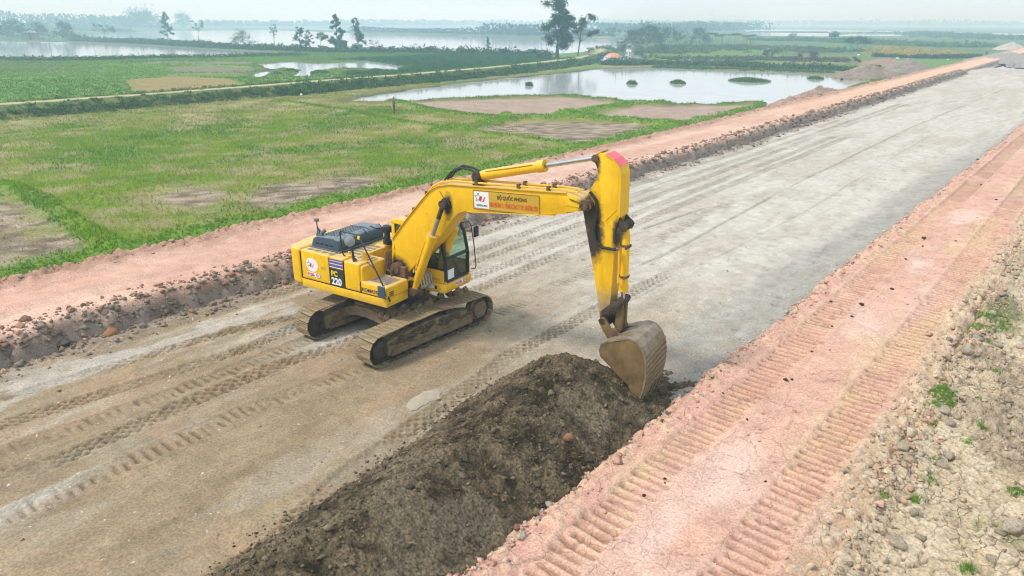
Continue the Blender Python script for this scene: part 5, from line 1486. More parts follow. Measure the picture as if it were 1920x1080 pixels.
clod(c_orange[0], -20.35, 7.05, .05, .27, 'rounded orange boulder at the foot of the left rubble bank', name='boulder', cat='boulder')
xx, yy = -6.98, 10.2
clod(c_orange[1], xx, yy, float(heap_h(np.array([xx]), np.array([yy]))[0]) + .02, .15, 'orange brown stone lying on the lower side of the dark soil heap', name='stone', cat='stone')
sl = clod(c_pale[0], .15, 13.1, .30, .26, 'large flat-broken pale clay block at the right edge of the cracked ground', name='clay_block', cat='clay block', sq=(1.2, .9, .6))
sl = clod(c_pale[1], .12, 17.9, .30, .22, 'long pale clay slab on the dark lumpy clay near the right edge', name='clay_block', cat='clay block', sq=(1.9, .6, .45))
# dark clods dropped on the right haul road
for k, (x, y, s) in enumerate([(-4.68, 15.76, 0.063), (-4.59, 15.91, 0.05), (-4.74, 17.73, 0.041), (-4.65, 20.85, 0.061), (-4.71, 21.99, 0.079), (-5.49, 21.72, 0.064), (-4.36, 24.07, 0.067), (-4.76, 27.64, 0.057), (-4.87, 31.15, 0.104), (-4.68, 29.92, 0.06), (-3.84, 31.46, 0.051), (-5.04, 9.8, 0.048), (-5.0, 10.5, 0.035), (-4.92, 10.35, 0.024), (-3.51, 11.54, 0.029), (-4.66, 13.44, 0.04), (-5.55, 14.21, 0.03), (-4.87, 19.81, 0.037), (-6.51, 54.69, 0.103), (-4.87, 44.4, 0.084), (-3.71, 40.65, 0.076)]):
    clod(c_dark[k % 2], x, y, float(right_h(np.array([x]), np.array([y]))[0]), s, 'small dark brown clod dropped on the right red haul road', 'dark clods on the right haul road')
def many(n, fx, hf, meshes, lo, hi, label, group):
    for k in range(n):
        x, y = fx(); z = float(hf(np.array([x]), np.array([y]))[0])
        clod(meshes[k % len(meshes)], x, y, z, random.uniform(lo, hi), label, group, sq=(random.uniform(.8, 1.3), 1, random.uniform(.55, .9)))
rr = random.Random(21)
def f_left():
    y = rr.uniform(3, 34); return rr.gauss(-20.65, .35) + float(LX(y)), y
many(62, f_left, left_h, c_red + c_grey, .07, .15, 'angular brown clod in the rubble face of the left embankment', 'large clods on the left rubble bank')
def f_left2():
    y = rr.uniform(6, 50); return rr.gauss(-25.9, .5) + float(LX(y)), y
many(34, f_left2, left_h, c_red + c_pale[:1], .07, .14, 'red brown clod on the field-side edge of the left haul road', 'large clods on the field-side edge')
def f_clay():
    while True:
        x, y = rr.uniform(-2.1, .9), rr.uniform(7.5, 30)
        if x < -1.3 or rr.random() < .5: return x, y
many(86, f_clay, clay_h, c_pale, .06, .18, 'pale dry clay clod on the cracked ground at the right', 'large clods on the cracked clay')
def f_heap():
    while True:
        x, y = rr.uniform(-10, -6.5), rr.uniform(4, 13)
        if heap_h(np.array([x]), np.array([y]))[0] > .15: return x, y
many(44, f_heap, heap_h, c_soil, .035, .08, 'dark soil lump lying on the heap', 'large lumps on the soil heap')
def f_right():
    return rr.gauss(-6.2, .12), rr.uniform(6, 26)
many(34, f_right, right_h, c_red[:2] + c_pale[:1], .04, .10, 'crumbled pink clod on the lip of the right haul road', 'clods on the lip of the right haul road')
# pale crust slab on the road
Ps = [(-11.11, 9.64), (-11.25, 9.84), (-11.31, 10.02), (-11.3, 10.23), (-11.35, 10.39), (-11.26, 10.53), (-11.25, 10.68), (-11.14, 10.74), (-10.99, 10.66), (-10.89, 10.47), (-10.78, 10.43), (-10.82, 10.3), (-10.88, 10.15), (-10.83, 10.0), (-10.87, 9.87), (-10.82, 9.72), (-10.9, 9.59)]
m_ = MB().prism_z([(a, b) for a, b in Ps], -.02, .022).build('crust_slab', flat_mat('pale_dried_crust', (.34, .295, .225), .9, var=.15, scale=5), None, bevel=.012)
tag(m_, 'flat pale slab of dried crust on the road between tracks and soil heap', 'crust slab')

# ------------------------------------------------------------------ grass
def tufts(name, x, y, z, h, col, blades=4, width=.022, lean=.5, splay=.10):
    n = len(x); T = n * blades
    bx = np.repeat(x, blades) + RNG.normal(0, 1, T) * splay * np.repeat(h, blades)
    by = np.repeat(y, blades) + RNG.normal(0, 1, T) * splay * np.repeat(h, blades)
    bz = np.repeat(z, blades); hh = np.repeat(h, blades) * RNG.uniform(.6, 1.15, T)
    a = RNG.uniform(0, 2 * PI, T); l = RNG.uniform(.1, 1, T) * lean * hh; la = RNG.uniform(0, 2 * PI, T)
    w = width * RNG.uniform(.7, 1.4, T) * np.repeat(np.sqrt(np.maximum(h, .05) / .25), blades)
    dx, dy = np.cos(a) * w, np.sin(a) * w
    A = np.stack([bx - dx, by - dy, bz - .03], 1); B = np.stack([bx + dx, by + dy, bz - .03], 1)
    Cc = np.stack([bx + np.cos(la) * l, by + np.sin(la) * l, bz + hh], 1)
    V = np.stack([A, B, Cc], 1).reshape(-1, 3)
    F = np.arange(3 * T).reshape(-1, 3)
    c = np.repeat(np.repeat(col, blades, 0) * RNG.uniform(.75, 1.25, (T, 1)), 3, 0)
    return tag(link(name, mesh_np(name, V, F, c, M['leaf'])), kind='stuff')

def G_h(x, y): return ground_fn(x, y)[0]
def inside_any(x, y, polys, pad=0):
    m = np.zeros(x.shape, bool)
    for q in polys: m |= poly_dist(x, y, q) < pad
    return m
def bund_d(x, y):
    d = np.full(x.shape, 99.)
    for ln, hw, h in BUNDS: d = np.minimum(d, line_dist(x, y, ln) / hw)
    return d

# low growth of the farther fields
n = 60000
x = RNG.uniform(-210, -84, n); y = RNG.uniform(15, 150, n)
k = (np.hypot(x, y) < 225) & (y < 12 - x * .95) & ~inside_any(x, y, PONDS, .5) & ~inside_any(x, y, STRIPS + [STUBBLE], 0); x, y = x[k], y[k]; dp = line_dist(x, y, PATH); k = dp > 1.6; x, y = x[k], y[k]
n1 = fbm(x * .05, y * .05, 4, 3)
tufts('far_grass', x, y, G_h(x, y), RNG.uniform(.12, .30, len(x)), mix((.085, .20, .02), (.19, .32, .025), sstep(.4, .6, n1) * .6 + .4 * RNG.random(len(x))), 3, .06, .8, .5)

# stubble and young grass of the near paddies
n = 175000
y = 0 + 75 * RNG.random(n) ** .95; x = -29 - 54 * RNG.random(n)
vis = (x > -84) & (y < 12 - x * .95) & (y > -2 + (-x - 28) * .18)
x, y = x[vis], y[vis]
soil = inside_any(x, y, BROWN, .3) ; bare = inside_any(x, y, BARE, .6) | inside_any(x, y, PONDS[:1], .3)
n1 = fbm(x * .09, y * .09, 4, 3); n2 = fbm(x * .6, y * .6, 4, 5); n5 = fbm(x * .16 + 5, y * .16, 3, 12)
dens = np.clip(.30 + 1.3 * (0.62 - (0.5 * n1 + 0.5 * n2)) * 2.2, .12, 1)
dens = np.where(soil, .14, dens); dens = np.where(bare, .015, dens)
dp = line_dist(x, y, PATH); dens = np.where(dp < 1.2, 0, dens)
k = RNG.random(len(x)) < dens
x, y, n1, n2, n5, soil = x[k], y[k], n1[k], n2[k], n5[k], soil[k]
g = mix((.12, .25, .012), (.26, .36, .012), sstep(.4, .62, n5)); g = mix(g, (.37, .43, .010), sstep(.56, .68, fbm(x * .22, y * .3 + 3, 3, 14)) * .9)
st = (RNG.random(len(x)) < np.where(soil, .7, .20 + .28 * sstep(.45, .6, n1)))
g = np.where(st[:, None], np.array([.36, .28, .14]), g)
tufts('field_grass', x, y, G_h(x, y), np.where(st, .12, .17) * RNG.uniform(.5, 1.3, len(x)), g, 3, .017, .8)
# thick grass on bunds, along the embankment and the pond's edge
n = 200000
y = 150 * RNG.random(n) ** 1.4; x = -27.2 - 62 * RNG.random(n)
d = bund_d(x, y); e = x - (L_GRASS + LX(y))
n2 = fbm(x * .6, y * .6, 4, 5)
strip = sstep(-2.4, -.8, e + 1.4 * (n2 - .5)) * (e < .9 - 1.2 * n2)
k = ((d + .8 * (n2 - .5) < 1.1) | (RNG.random(n) < strip)) & (poly_dist(x, y, POND) > .2)
x, y, n2 = x[k], y[k], n2[k]
g = mix((.11, .25, .012), (.23, .42, .018), n2 * .6 + RNG.random(len(x)) * .4)
tufts('bund_grass', x, y, G_h(x, y), RNG.uniform(.07, .17, len(x)) * (1 + .004 * y), g, 6, .024, 1.0)
# weeds on the banks of the farm track
def along(line, n, off, sd):
    P = np.array(line); seg = np.linalg.norm(P[1:] - P[:-1], axis=1); cs_ = np.concatenate([[0], np.cumsum(seg)])
    t = RNG.random(n) * cs_[-1]; X_ = np.interp(t, cs_, P[:, 0]); Y_ = np.interp(t, cs_, P[:, 1])
    i = np.clip(np.searchsorted(cs_, t) - 1, 0, len(seg) - 1); dv = (P[1:] - P[:-1])[i] / seg[i][:, None]
    o = RNG.normal(off, sd, n)
    return X_ - dv[:, 1] * o, Y_ + dv[:, 0] * o
def weeds(name, line, n, off, sd, h, c1, c2, w=.05, blades=6, lean=.7):
    x, y = along(line, n, off, sd)
    k = ~inside_any(x, y, PONDS, -.1); x, y = x[k], y[k]
    n2 = fbm(x * .35, y * .35, 3, 15)
    hh = h * RNG.uniform(.5, 1.2, len(x)) * (.45 + 1.1 * n2)
    tufts(name, x, y, G_h(x, y), hh, mix(c1, c2, RNG.random(len(x)) * .5 + n2 * .5), blades, w, lean, .25)
DK1, DK2 = (.045, .10, .024), (.105, .175, .04)
def hedge(name, line, n, off, sd, h, rad, c1, c2, per=20, leaf=None):
    """belt of low leafy clumps along a line"""
    x, y = along(line, n, off, sd)
    k = ~inside_any(x, y, PONDS, -.1); x, y = x[k], y[k]; n = len(x)
    n2 = fbm(x * .2, y * .2, 3, 15)
    hh = h * RNG.uniform(.45, 1.15, n) * (.4 + 1.2 * n2); rr_ = rad * RNG.uniform(.6, 1.3, n)
    z = G_h(x, y); N_ = n * per; i = np.repeat(np.arange(n), per)
    d = RNG.normal(0, 1, (N_, 3)); d /= np.linalg.norm(d, axis=1, keepdims=True); r_ = RNG.random(N_) ** .5
    P = np.stack([x[i] + d[:, 0] * r_ * rr_[i], y[i] + d[:, 1] * r_ * rr_[i], z[i] + np.abs(d[:, 2]) * r_ * hh[i]], 1)
    a = RNG.normal(0, 1, (N_, 3)); a /= np.linalg.norm(a, axis=1, keepdims=True); b = np.cross(a, RNG.normal(0, 1, (N_, 3))); b /= np.linalg.norm(b, axis=1, keepdims=True)
    s = ((leaf or rad * .22) * RNG.uniform(.6, 1.4, N_))[:, None]
    V = np.stack([P - a * s, P + b * s * .5, P + a * s, P - b * s * .5], 1).reshape(-1, 3)
    t = np.clip(.5 * np.repeat(RNG.random(n), per) + .5 * RNG.random(N_), 0, 1)
    c = np.repeat(mix(c1, c2, t), 4, 0)
    tag(link(name, mesh_np(name, V, np.arange(4 * N_).reshape(-1, 4), c, M['leaf'])), kind='stuff')
hedge('roadside_weeds', PATH[:10], 1700, -3.1, .55, .28, .6, (.065, .12, .035), (.13, .20, .05))
hedge('roadside_weeds', PATH[4:11], 700, -3.8, .8, .8, .9, DK1, (.11, .19, .05))
hedge('roadside_weeds', PATH[:10], 700, 2.2, .6, .35, .45, (.06, .14, .025), (.13, .22, .04))
# belts of weeds and scrub round the ponds
hedge('pond_weeds', [(-200.83, 43.33), (-191.63, 55.46), (-177.2, 66.26), (-176.93, 83.69), (-168.93, 95.32), (-166.22, 114.45)], 600, 0, 1.8, .9, 1.1, DK1, DK2)
hedge('pond_weeds', [(-347.53, 129.37), (-283.67, 131.02), (-224.63, 127.15), (-197.78, 128.91), (-179.28, 130.62), (-159.63, 145.17), (-118.26, 157.69)], 1100, 0, 1.6, 1.9, 1.7, (.04, .075, .025), (.085, .13, .04))
hedge('pond_weeds', [(-83.85, 130.0), (-75.2, 140.94), (-65.31, 145.05), (-54.45, 145.45), (-43.72, 146.52), (-35.26, 146.15)], 900, 0, 1.1, 1.25, 1.1, DK1, DK2)
hedge('pond_weeds', [(-73.07, 132.63), (-56.26, 136.89), (-41.27, 138.57)], 500, 0, .8, .4, .8, (.06, .13, .025), (.14, .23, .04))
hedge('pond_weeds', [(-670.27, 198.36), (-672.89, 256.05), (-536.53, 249.08), (-433.2, 246.33)], 350, 0, 3, 2.5, 3.0, DK1, DK2)
hedge('scrub', [(-109.24, 185.55), (-117.98, 223.95), (-118.76, 253.26), (-101.91, 255.11), (-84.01, 245.54), (-67.31, 238.44)], 800, 0, 9, 1.0, 1.6, (.06, .11, .035), (.14, .19, .07))
hedge('scrub', [(-86.25, 161.45), (-78.1, 173.05), (-67.53, 179.7), (-51.8, 184.54)], 450, 0, 4, .7, 1.1, (.07, .10, .04), (.15, .16, .07))
hedge('scrub', [(-144.48, 360.61), (-122.28, 385.89), (-78.55, 343.27), (-46.53, 320.87)], 700, 0, 8, 1.7, 2.2, (.055, .12, .04), (.11, .19, .06))
hedge('scrub', [(-53.38, 213.22), (-40.53, 211.66), (-30.95, 224.95)], 420, 0, .7, 1.0, 1.0, (.035, .075, .035), (.06, .11, .04))
hedge('scrub', [(-160.53, 731.77), (-95.94, 587.85), (-49.2, 486.11)], 350, 0, 16, 2.0, 4.0, (.05, .085, .04), (.085, .13, .05))
n = 14000
x = RNG.uniform(-140, -85, n); y = RNG.uniform(60, 170, n); k = poly_dist(x, y, LEAFY) < 0; x, y = x[k], y[k]
tufts('leaf_crop', x, y, G_h(x, y), RNG.uniform(.4, .7, len(x)), jcol((.035, .115, .04), (.085, .19, .05), len(x)), 6, .06, .9, .4)
n = 9000
x = RNG.uniform(-75, -30, n); y = RNG.uniform(170, 300, n); k = (poly_dist(x, y, GOLD) < 0) | (poly_dist(x, y, GOLD2) < 0); x, y = x[k], y[k]
tufts('flower_crop', x, y, G_h(x, y), RNG.uniform(.5, .8, len(x)), np.where(RNG.random((len(x), 1)) < .7, np.array([[.50, .38, .04]]), np.array([[.15, .2, .05]])), 6, .12, .9, .4)
# grass hummocks standing in the pond and marsh
for (u, v, hw, hh) in [(-55.91, 94.7, 0.7, 0.31), (-51.34, 100.22, 1.1, 0.39), (-45.19, 111.45, 2.94, 0.57), (-65.22, 82.35, 0.38, 0.23), (-39.03, 123.19, 1.02, 0.26), (-113.89, 76.47, 1.31, 0.65), (-106.73, 77.4, 1.82, 0.73), (-102.47, 81.39, 2.0, 0.73), (-104.2, 87.56, 1.33, 0.48), (-109.67, 71.02, 0.89, 0.35)]:
    n = int(400 + hw * 300)
    a = RNG.uniform(0, 2 * PI, n); r_ = np.sqrt(RNG.random(n))
    x = u + np.cos(a) * r_ * hw; y = v + np.sin(a) * r_ * hw * .8
    wb = .75 + .5 * fbm(np.cos(a) * 1.3 + u, np.sin(a) * 1.3 + v, 2, 44); x = u + np.cos(a) * r_ * hw * wb; y = v + np.sin(a) * r_ * hw * .8 * wb
    hz = WATER_Z + (1 - r_ ** 2) * hh * .3
    o = tufts('grass_islet', x, y, hz, RNG.uniform(.25, .6, n) * (.5 + .5 * (1 - r_)), jcol((.075, .16, .025), (.16, .27, .045), n), 5, .05, .8, .3)
    m_ = MB(); ring = 14
    m_.add([(u + math.cos(2 * PI * q / ring) * hw * .8, v + math.sin(2 * PI * q / ring) * hw * .64, WATER_Z - .2) for q in range(ring)] + [(u + .6 * math.cos(2 * PI * q / ring) * hw, v + .6 * math.sin(2 * PI * q / ring) * hw * .8, WATER_Z + hh * .2) for q in range(ring)] + [(u, v, WATER_Z + hh * .26)],
           [(q, (q + 1) % ring, (q + 1) % ring + ring, q + ring) for q in range(ring)] + [(q + ring, (q + 1) % ring + ring, 2 * ring) for q in range(ring)])
    mm = m_.build('islet', M['clod'] if False else flat_mat('mud_islet', (.06, .07, .03), .95), None, smooth=True); mm['kind'] = 'structure'
# grass patches and sprigs on the clay
for k, (u, v, r_, nn) in enumerate([(-1.79, 23.12, 0.69, 2600), (-1.91, 17.29, 0.5, 2300), (-1.25, 14.6, 0.11, 90), (-1.24, 13.85, 0.15, 90), (-0.95, 15.69, 0.11, 60), (-1.32, 12.87, 0.1, 120), (-1.59, 15.9, 0.09, 60), (-1.78, 12.45, 0.1, 60), (0.04, 14.49, 0.14, 240), (-0.27, 11.58, 0.1, 120), (-0.93, 19.68, 0.12, 70), (-1.05, 17.85, 0.1, 60), (-0.79, 16.44, 0.09, 60), (-1.57, 25.73, 0.15, 80), (-1.43, 21.7, 0.12, 60), (-2.72, 18.16, 0.11, 60)]):
    a = RNG.uniform(0, 2 * PI, nn); q = RNG.random(nn) ** .6
    x = u + np.cos(a) * q * r_; y = v + np.sin(a) * q * r_ * 1.5
    k_ = fbm(x * 3.5, y * 3.5, 3, 131) > .44; x, y = x[k_], y[k_]; nn = len(x)
    tufts('grass_patch', x, y, clay_h(x, y), RNG.uniform(.03, .08, nn), jcol((.10, .23, .02), (.22, .40, .04), nn), 5, .010, 1.2, .4)

# ------------------------------------------------------------------ trees
def leaves(cent, rad, n, size, c1, c2, squash=.8):
    """n small leaf faces on clumps; cent list of (x,y,z), rad list"""
    C = np.array(cent); Rr = np.array(rad); w = Rr ** 2; w = w / w.sum()
    i = RNG.choice(len(C), n, p=w)
    d = RNG.normal(0, 1, (n, 3)); d /= np.linalg.norm(d, axis=1, keepdims=True) + 1e-9
    r_ = np.minimum(np.abs(RNG.normal(0, .62, n)), 1.35)
    P = C[i] + d * (r_ * Rr[i])[:, None] * np.array([1.1, 1.1, squash])
    P[:, 2] = np.maximum(P[:, 2], size * 1.2 + .05 * RNG.random(n))
    a = RNG.normal(0, 1, (n, 3)); a /= np.linalg.norm(a, axis=1, keepdims=True)
    b = np.cross(a, RNG.normal(0, 1, (n, 3))); b /= np.linalg.norm(b, axis=1, keepdims=True) + 1e-9
    s = (size * RNG.uniform(.6, 1.4, n))[:, None]
    V = np.stack([P - a * s, P + b * s * .45, P + a * s, P - b * s * .45], 1).reshape(-1, 3)
    F = np.arange(4 * n).reshape(-1, 4)
    t = np.clip(.5 + .5 * RNG.normal(0, .5, n), 0, 1)
    c = np.repeat(mix(c1, c2, t), 4, 0)
    return V, F, c

def tree(x, y, h, w, label, kind='round', name='tree', cat='tree', c1=(.045, .09, .028), c2=(.095, .15, .045), nl=900, ls=None, group=None, seed=0, trunk_r=None):
    r = random.Random(int(abs(x * 7 + y * 3)) + seed)
    z0 = 0.0
    t = empty(name, (x, y, z0)); tag(t, label, cat, group)
    tr_r = trunk_r or max(.05, h * .018)
    mb = MB(); cents = []; rads = []
    ls = ls or max(.10, h * .036)
    def limb(p, q, r0, r1): mb.tube([p, ((p[0] + q[0]) / 2 + r.uniform(-.05, .05) * h, (p[1] + q[1]) / 2 + r.uniform(-.03, .03) * h, (p[2] + q[2]) / 2), q], [r0, (r0 + r1) / 2, r1], 6)
    if kind == 'round':
        limb((0, 0, -.3), (0, 0, h * .45), tr_r, tr_r * .6)
        for k in range(16):
            a = r.uniform(0, 6.28); el = r.uniform(-.65, 1); q = (math.cos(a) * w * .32 * (1.1 - el * .6), math.sin(a) * w * .32 * (1.1 - el * .6), h * (.42 + .40 * el))
            limb((0, 0, h * .3), q, tr_r * .5, tr_r * .15); cents.append(q); rads.append(w * r.uniform(.17, .28))
        cents.append((0, 0, h * .80)); rads.append(w * .26); cents.append((0, 0, h * .5)); rads.append(w * .36)
    elif kind == 'bush':
        limb((0, 0, -.2), (0, 0, h * .3), tr_r, tr_r * .5)
        for k in range(10):
            a = r.uniform(0, 6.28); q = (math.cos(a) * w * .32, math.sin(a) * w * .32, h * r.uniform(.18, .7)); limb((0, 0, .1), q, tr_r * .6, tr_r * .2)
            cents.append(q); rads.append(min(w, h * 1.2) * r.uniform(.16, .28))
    elif kind == 'euc':      # tall, several stems, upswept clumps with gaps
        for s_ in range(3):
            bx, by = r.uniform(-.10, .10) * w, r.uniform(-.1, .1) * w; tx = (s_ - 1) * w * .22 + r.uniform(-.05, .05) * w
            top = (tx, r.uniform(-.1, .1) * w, h * (.93 if s_ == 1 else r.uniform(.78, .9)))
            mb.tube([(bx, by, -.3), (bx * .6 + tx * .3, by, h * .35), (tx * .9, top[1] * .6, h * .65), top], [tr_r, tr_r * .7, tr_r * .4, .03], 7)
            for k in range(15):
                u = r.uniform(.22, 1.0); side = r.choice((-1, 1))
                q = (tx * u + side * w * r.uniform(.06, .30) * (1.25 - u * .55), r.uniform(-.25, .25) * w, h * u)
                limb((tx * u * .9, 0, h * u * .88), q, tr_r * .2, .02); cents.append(q); rads.append(w * r.uniform(.10, .18) * (1.2 - .35 * u))
    elif kind == 'airy':     # open crown of separate clumps on bare limbs
        mb.tube([(0, 0, -.3), (w * .06, 0, h * .35), (w * .1, 0, h * .6)], [tr_r, tr_r * .75, tr_r * .5], 7)
        for k in range(18):
            a = r.uniform(0, 6.28); el = r.random(); q = (w * .1 + math.cos(a) * w * .42 * (1 - .35 * el), math.sin(a) * w * .42, h * (.50 + .48 * el))
            limb((w * .09, 0, h * r.uniform(.35, .6)), q, tr_r * .35, .025); cents.append(q); rads.append(w * r.uniform(.06, .12))
    elif kind == 'slim':
        mb.tube([(0, 0, -.3), (r.uniform(-.05, .05) * h, 0, h * .5), (r.uniform(-.04, .04) * h, 0, h * .97)], [tr_r, tr_r * .6, .03], 6)
        for k in range(26):
            u = .20 + .78 * k / 25 ; a = r.uniform(0, 6.28); rr_ = w * .44 * (1.15 - u * .75) * r.uniform(.2, 1)
            q = (math.cos(a) * rr_, math.sin(a) * rr_, h * u); limb((0, 0, h * u * .92), q, tr_r * .2, .02); cents.append(q); rads.append(w * r.uniform(.07, .15) * (1.2 - u * .5))
    elif kind == 'umbrella':
        limb((0, 0, -.3), (0, 0, h * .55), tr_r, tr_r * .6)
        for k in range(16):
            a = r.uniform(0, 6.28); rr_ = w * .40 * math.sqrt(r.random()); q = (math.cos(a) * rr_, math.sin(a) * rr_, h * (.82 - .28 * (rr_ / (w * .4)) ** 2 + r.uniform(-.05, .05)))
            limb((0, 0, h * .4), q, tr_r * .4, .03); cents.append(q); rads.append(w * r.uniform(.10, .16))
    elif kind == 'banana':
        for s_ in range(4):
            bx, by = r.uniform(-.3, .3) * w, r.uniform(-.3, .3) * w
            MB().tube([(bx, by, -.2), (bx, by, h * .55)], [tr_r, tr_r * .7], 7).build('stem', M['bark'], t, smooth=True)
            for k in range(7):
                a = r.uniform(0, 6.28)
                for u in (.25, .55, .85): cents.append((bx + math.cos(a) * w * .3 * u, by + math.sin(a) * w * .3 * u, h * (.58 + .5 * u - .42 * u * u))); rads.append(w * .07)
    if mb.v: mb.build('trunk', M['bark'], t, smooth=True)
    V, F, c = leaves(cents, rads, int(nl * (1 if kind == 'euc' else 1.7)), ls, c1, c2)
    link('crown', mesh_np('crown', V, F, c, M['leaf']), t)
    return t
def T(p, label, kind, **kw):
    x, y, h, w = p; return tree(x, y, h, w, label, kind, **kw)
BL1, BL2 = (.04, .085, .035), (.09, .145, .05)
T((-106.4, 145.4, 13.67, 7.88), 'tall leafy eucalyptus with several stems beside the farm track', 'euc', nl=12000, ls=.27, c1=BL1, c2=BL2)
T((-103.1, 148.6, 10.0, 8.4), 'leaning open tree with separate leaf clumps right of the tall eucalyptus', 'airy', nl=2200, ls=.24, c1=BL1, c2=BL2)
T((-140.8, 158.9, 4.38, 2.54), 'slim young tree standing alone on the dike before the wide pond', 'slim', nl=500)
T((-184.6, 148.7, 9.18, 5.56), 'slender tall tree behind the small green shed', 'slim', nl=900)
T((-188.8, 144.3, 10.06, 5.87), 'tallest slim tree in the row on the pond dike', 'slim', nl=1100, seed=4)
T((-199.7, 146.2, 5.4, 5.74), 'low spreading tree between two slim trees on the dike', 'umbrella', nl=700)
T((-189.5, 131.5, 6.47, 5.94), 'forked bushy tree at the left end of the slim row', 'slim', nl=900, seed=9)
T((-198.5, 140.7, 5.6, 4.3), 'narrow tree leaning out of the forked bushy tree', 'slim', nl=500, seed=2)
T((-200.7, 132.1, 2.9, 2.91), 'small round shrub on the dike left of the forked tree', 'bush', nl=300)
T((-222.5, 144.1, 7.34, 2.49), 'thin nearly bare tree with one leaf tuft in front of the wide water', 'airy', nl=90)
T((-249.4, 149.0, 5.25, 8.08), 'dark drooping tree on the pond dike', 'round', nl=1000)
T((-238.3, 127.4, 3.65, 8.09), 'wide dark shrub on the dike left of the drooping tree', 'bush', nl=800)
T((-322.9, 157.4, 11.57, 6.42), 'slim tree with a pointed top on the left dike', 'slim', nl=900, seed=3)
T((-358.2, 145.8, 6.28, 9.55), 'ragged shrubby tree on the dike right of the round tree', 'airy', nl=500)
T((-349.9, 126.7, 8.01, 8.55), 'round dark tree at the far bank of the left pond', 'round', nl=1300)
T((-375.7, 125.5, 8.39, 10.37), 'tall bushy tree behind the small red hut', 'round', nl=900)
T((-381.0, 119.3, 9.45, 10.8), 'high tree clump left of the small red hut', 'round', nl=1000, seed=5)
T((-376.1, 110.5, 8.75, 13.67), 'broad tree at the left edge of the picture', 'round', nl=900, seed=6)
T((-721.5, 329.5, 16.73, 36.85), 'broad domed tree far behind the left dike', 'round', nl=1800, ls=.9)
T((-795.5, 407.1, 16.57, 20.61), 'far tree right of the broad domed tree', 'round', nl=900, ls=.8)
T((-341.6, 181.1, 8.21, 6.01), 'thin wispy tree left of the wide dark shrub', 'airy', nl=220)
T((-217.5, 345.3, 6.39, 10.76), 'flat-topped tree at the far end of the canal', 'umbrella', nl=900)
T((-126.9, 214.7, 6.52, 7.97), 'leafy tree right of the canal', 'round', nl=1100)
T((-134.3, 236.9, 8.48, 9.04), 'tallest rounded tree right of the canal', 'round', nl=1300, seed=3)
T((-88.7, 155.6, 3.07, 7.48), 'light green overhanging bush at the canal bank', 'bush', nl=900, c1=(.05, .10, .03), c2=(.11, .17, .05))
T((-148.6, 278.1, 7.53, 9.54), 'rounded tree behind the banana grove', 'round', nl=1000, seed=8)
T((-159.8, 314.4, 5.44, 7.23), 'low tree left of the banana grove', 'round', nl=600, seed=2)
T((-139.7, 287.8, 6.96, 7.85), 'dark domed tree rising over the banana grove', 'round', nl=1000, seed=1)
for k, p in enumerate([(-133.3, 284.0, 5.62, 5.54), (-127.8, 279.9, 4.71, 5.42), (-128.4, 289.3, 5.03, 5.56), (-123.0, 285.0, 5.51, 5.44), (-123.6, 294.6, 4.45, 5.58), (-118.5, 289.8, 4.94, 5.45)]):
    T(p, 'broad-leaved banana clump in the grove behind the pond', 'banana', name='banana_plant', cat='plant', nl=420, group='banana clumps behind the pond', c1=(.05, .10, .03), c2=(.10, .17, .05), seed=k)
for k, p in enumerate([(-111.4, 183.4, 3.96, 4.49), (-149.1, 256.9, 6.57, 6.99), (-126.5, 229.4, 5.45, 6.51), (-139.2, 267.5, 5.45, 6.21), (-123.4, 248.4, 3.94, 6.45), (-125.3, 263.5, 4.87, 5.96), (-97.3, 178.5, 2.67, 5.07), (-103.5, 201.9, 2.66, 4.68)]):
    T(p, 'leafy tree or tall bush in the dense grove right of the canal', 'round', nl=700, group='grove right of the canal', seed=30 + k, c1=(.045, .09, .03), c2=(.10, .16, .05))
for k, p in enumerate([(-363.9, 110.8, 5.02, 8.9), (-359.6, 115.7, 3.79, 6.7), (-345.3, 118.8, 4.32, 7.43), (-329.3, 124.5, 3.64, 6.44), (-326.3, 127.8, 2.44, 6.45), (-304.2, 129.3, 1.95, 7.01)]):
    T(p, 'dark shrub in the thicket on the far bank of the left pond', 'bush', name='bush', cat='bush', nl=500, group='thicket on the far left bank', seed=50 + k)
T((-118.3, 334.5, 4.4, 5.6), 'small flat-crowned tree in the scrub behind the pond', 'umbrella', nl=400)
T((-67.8, 249.6, 4.85, 9.28), 'dark umbrella-shaped tree beside the green shelter', 'umbrella', nl=1500)
T((-55.4, 165.6, 2.95, 6.68), 'purple grey leafless bush behind the pond weeds', 'bush', name='bush', cat='bush', nl=900, ls=.14, c1=(.10, .075, .075), c2=(.15, .12, .10))
T((-48.3, 172.3, 1.65, 7.41), 'low greyish bush right of the purple bush', 'bush', name='bush', cat='bush', nl=800, ls=.14, c1=(.09, .085, .07), c2=(.12, .13, .07))
T((-72.3, 190.4, 2.2, 5.44), 'pale green bush at the left of the purple bush', 'bush', name='bush', cat='bush', nl=600, ls=.2, c1=(.08, .13, .04), c2=(.15, .2, .06))
T((-71.7, 223.2, 2.33, 6.13), 'yellow green bush behind the purple bush', 'bush', name='bush', cat='bush', nl=600, ls=.2, c1=(.09, .15, .04), c2=(.17, .23, .06))
T((-121.5, 150.2, 1.68, 1.91), 'small round shrub at the edge of the leafy crop', 'bush', name='bush', cat='bush', nl=250, ls=.15)
T((-181.4, 151.9, 2.94, 3.6), 'sparse shrub on the dike right of the green shed', 'airy', nl=160)
T((-95.9, 148.6, 1.65, 3.72), 'low bush at the foot of the farm track bend', 'bush', name='bush', cat='bush', nl=300, ls=.15)
T((-105.7, 139.0, 1.64, 4.44), 'dense bush under the tall eucalyptus', 'bush', name='bush', cat='bush', nl=600, ls=.15, c1=BL1, c2=BL2)
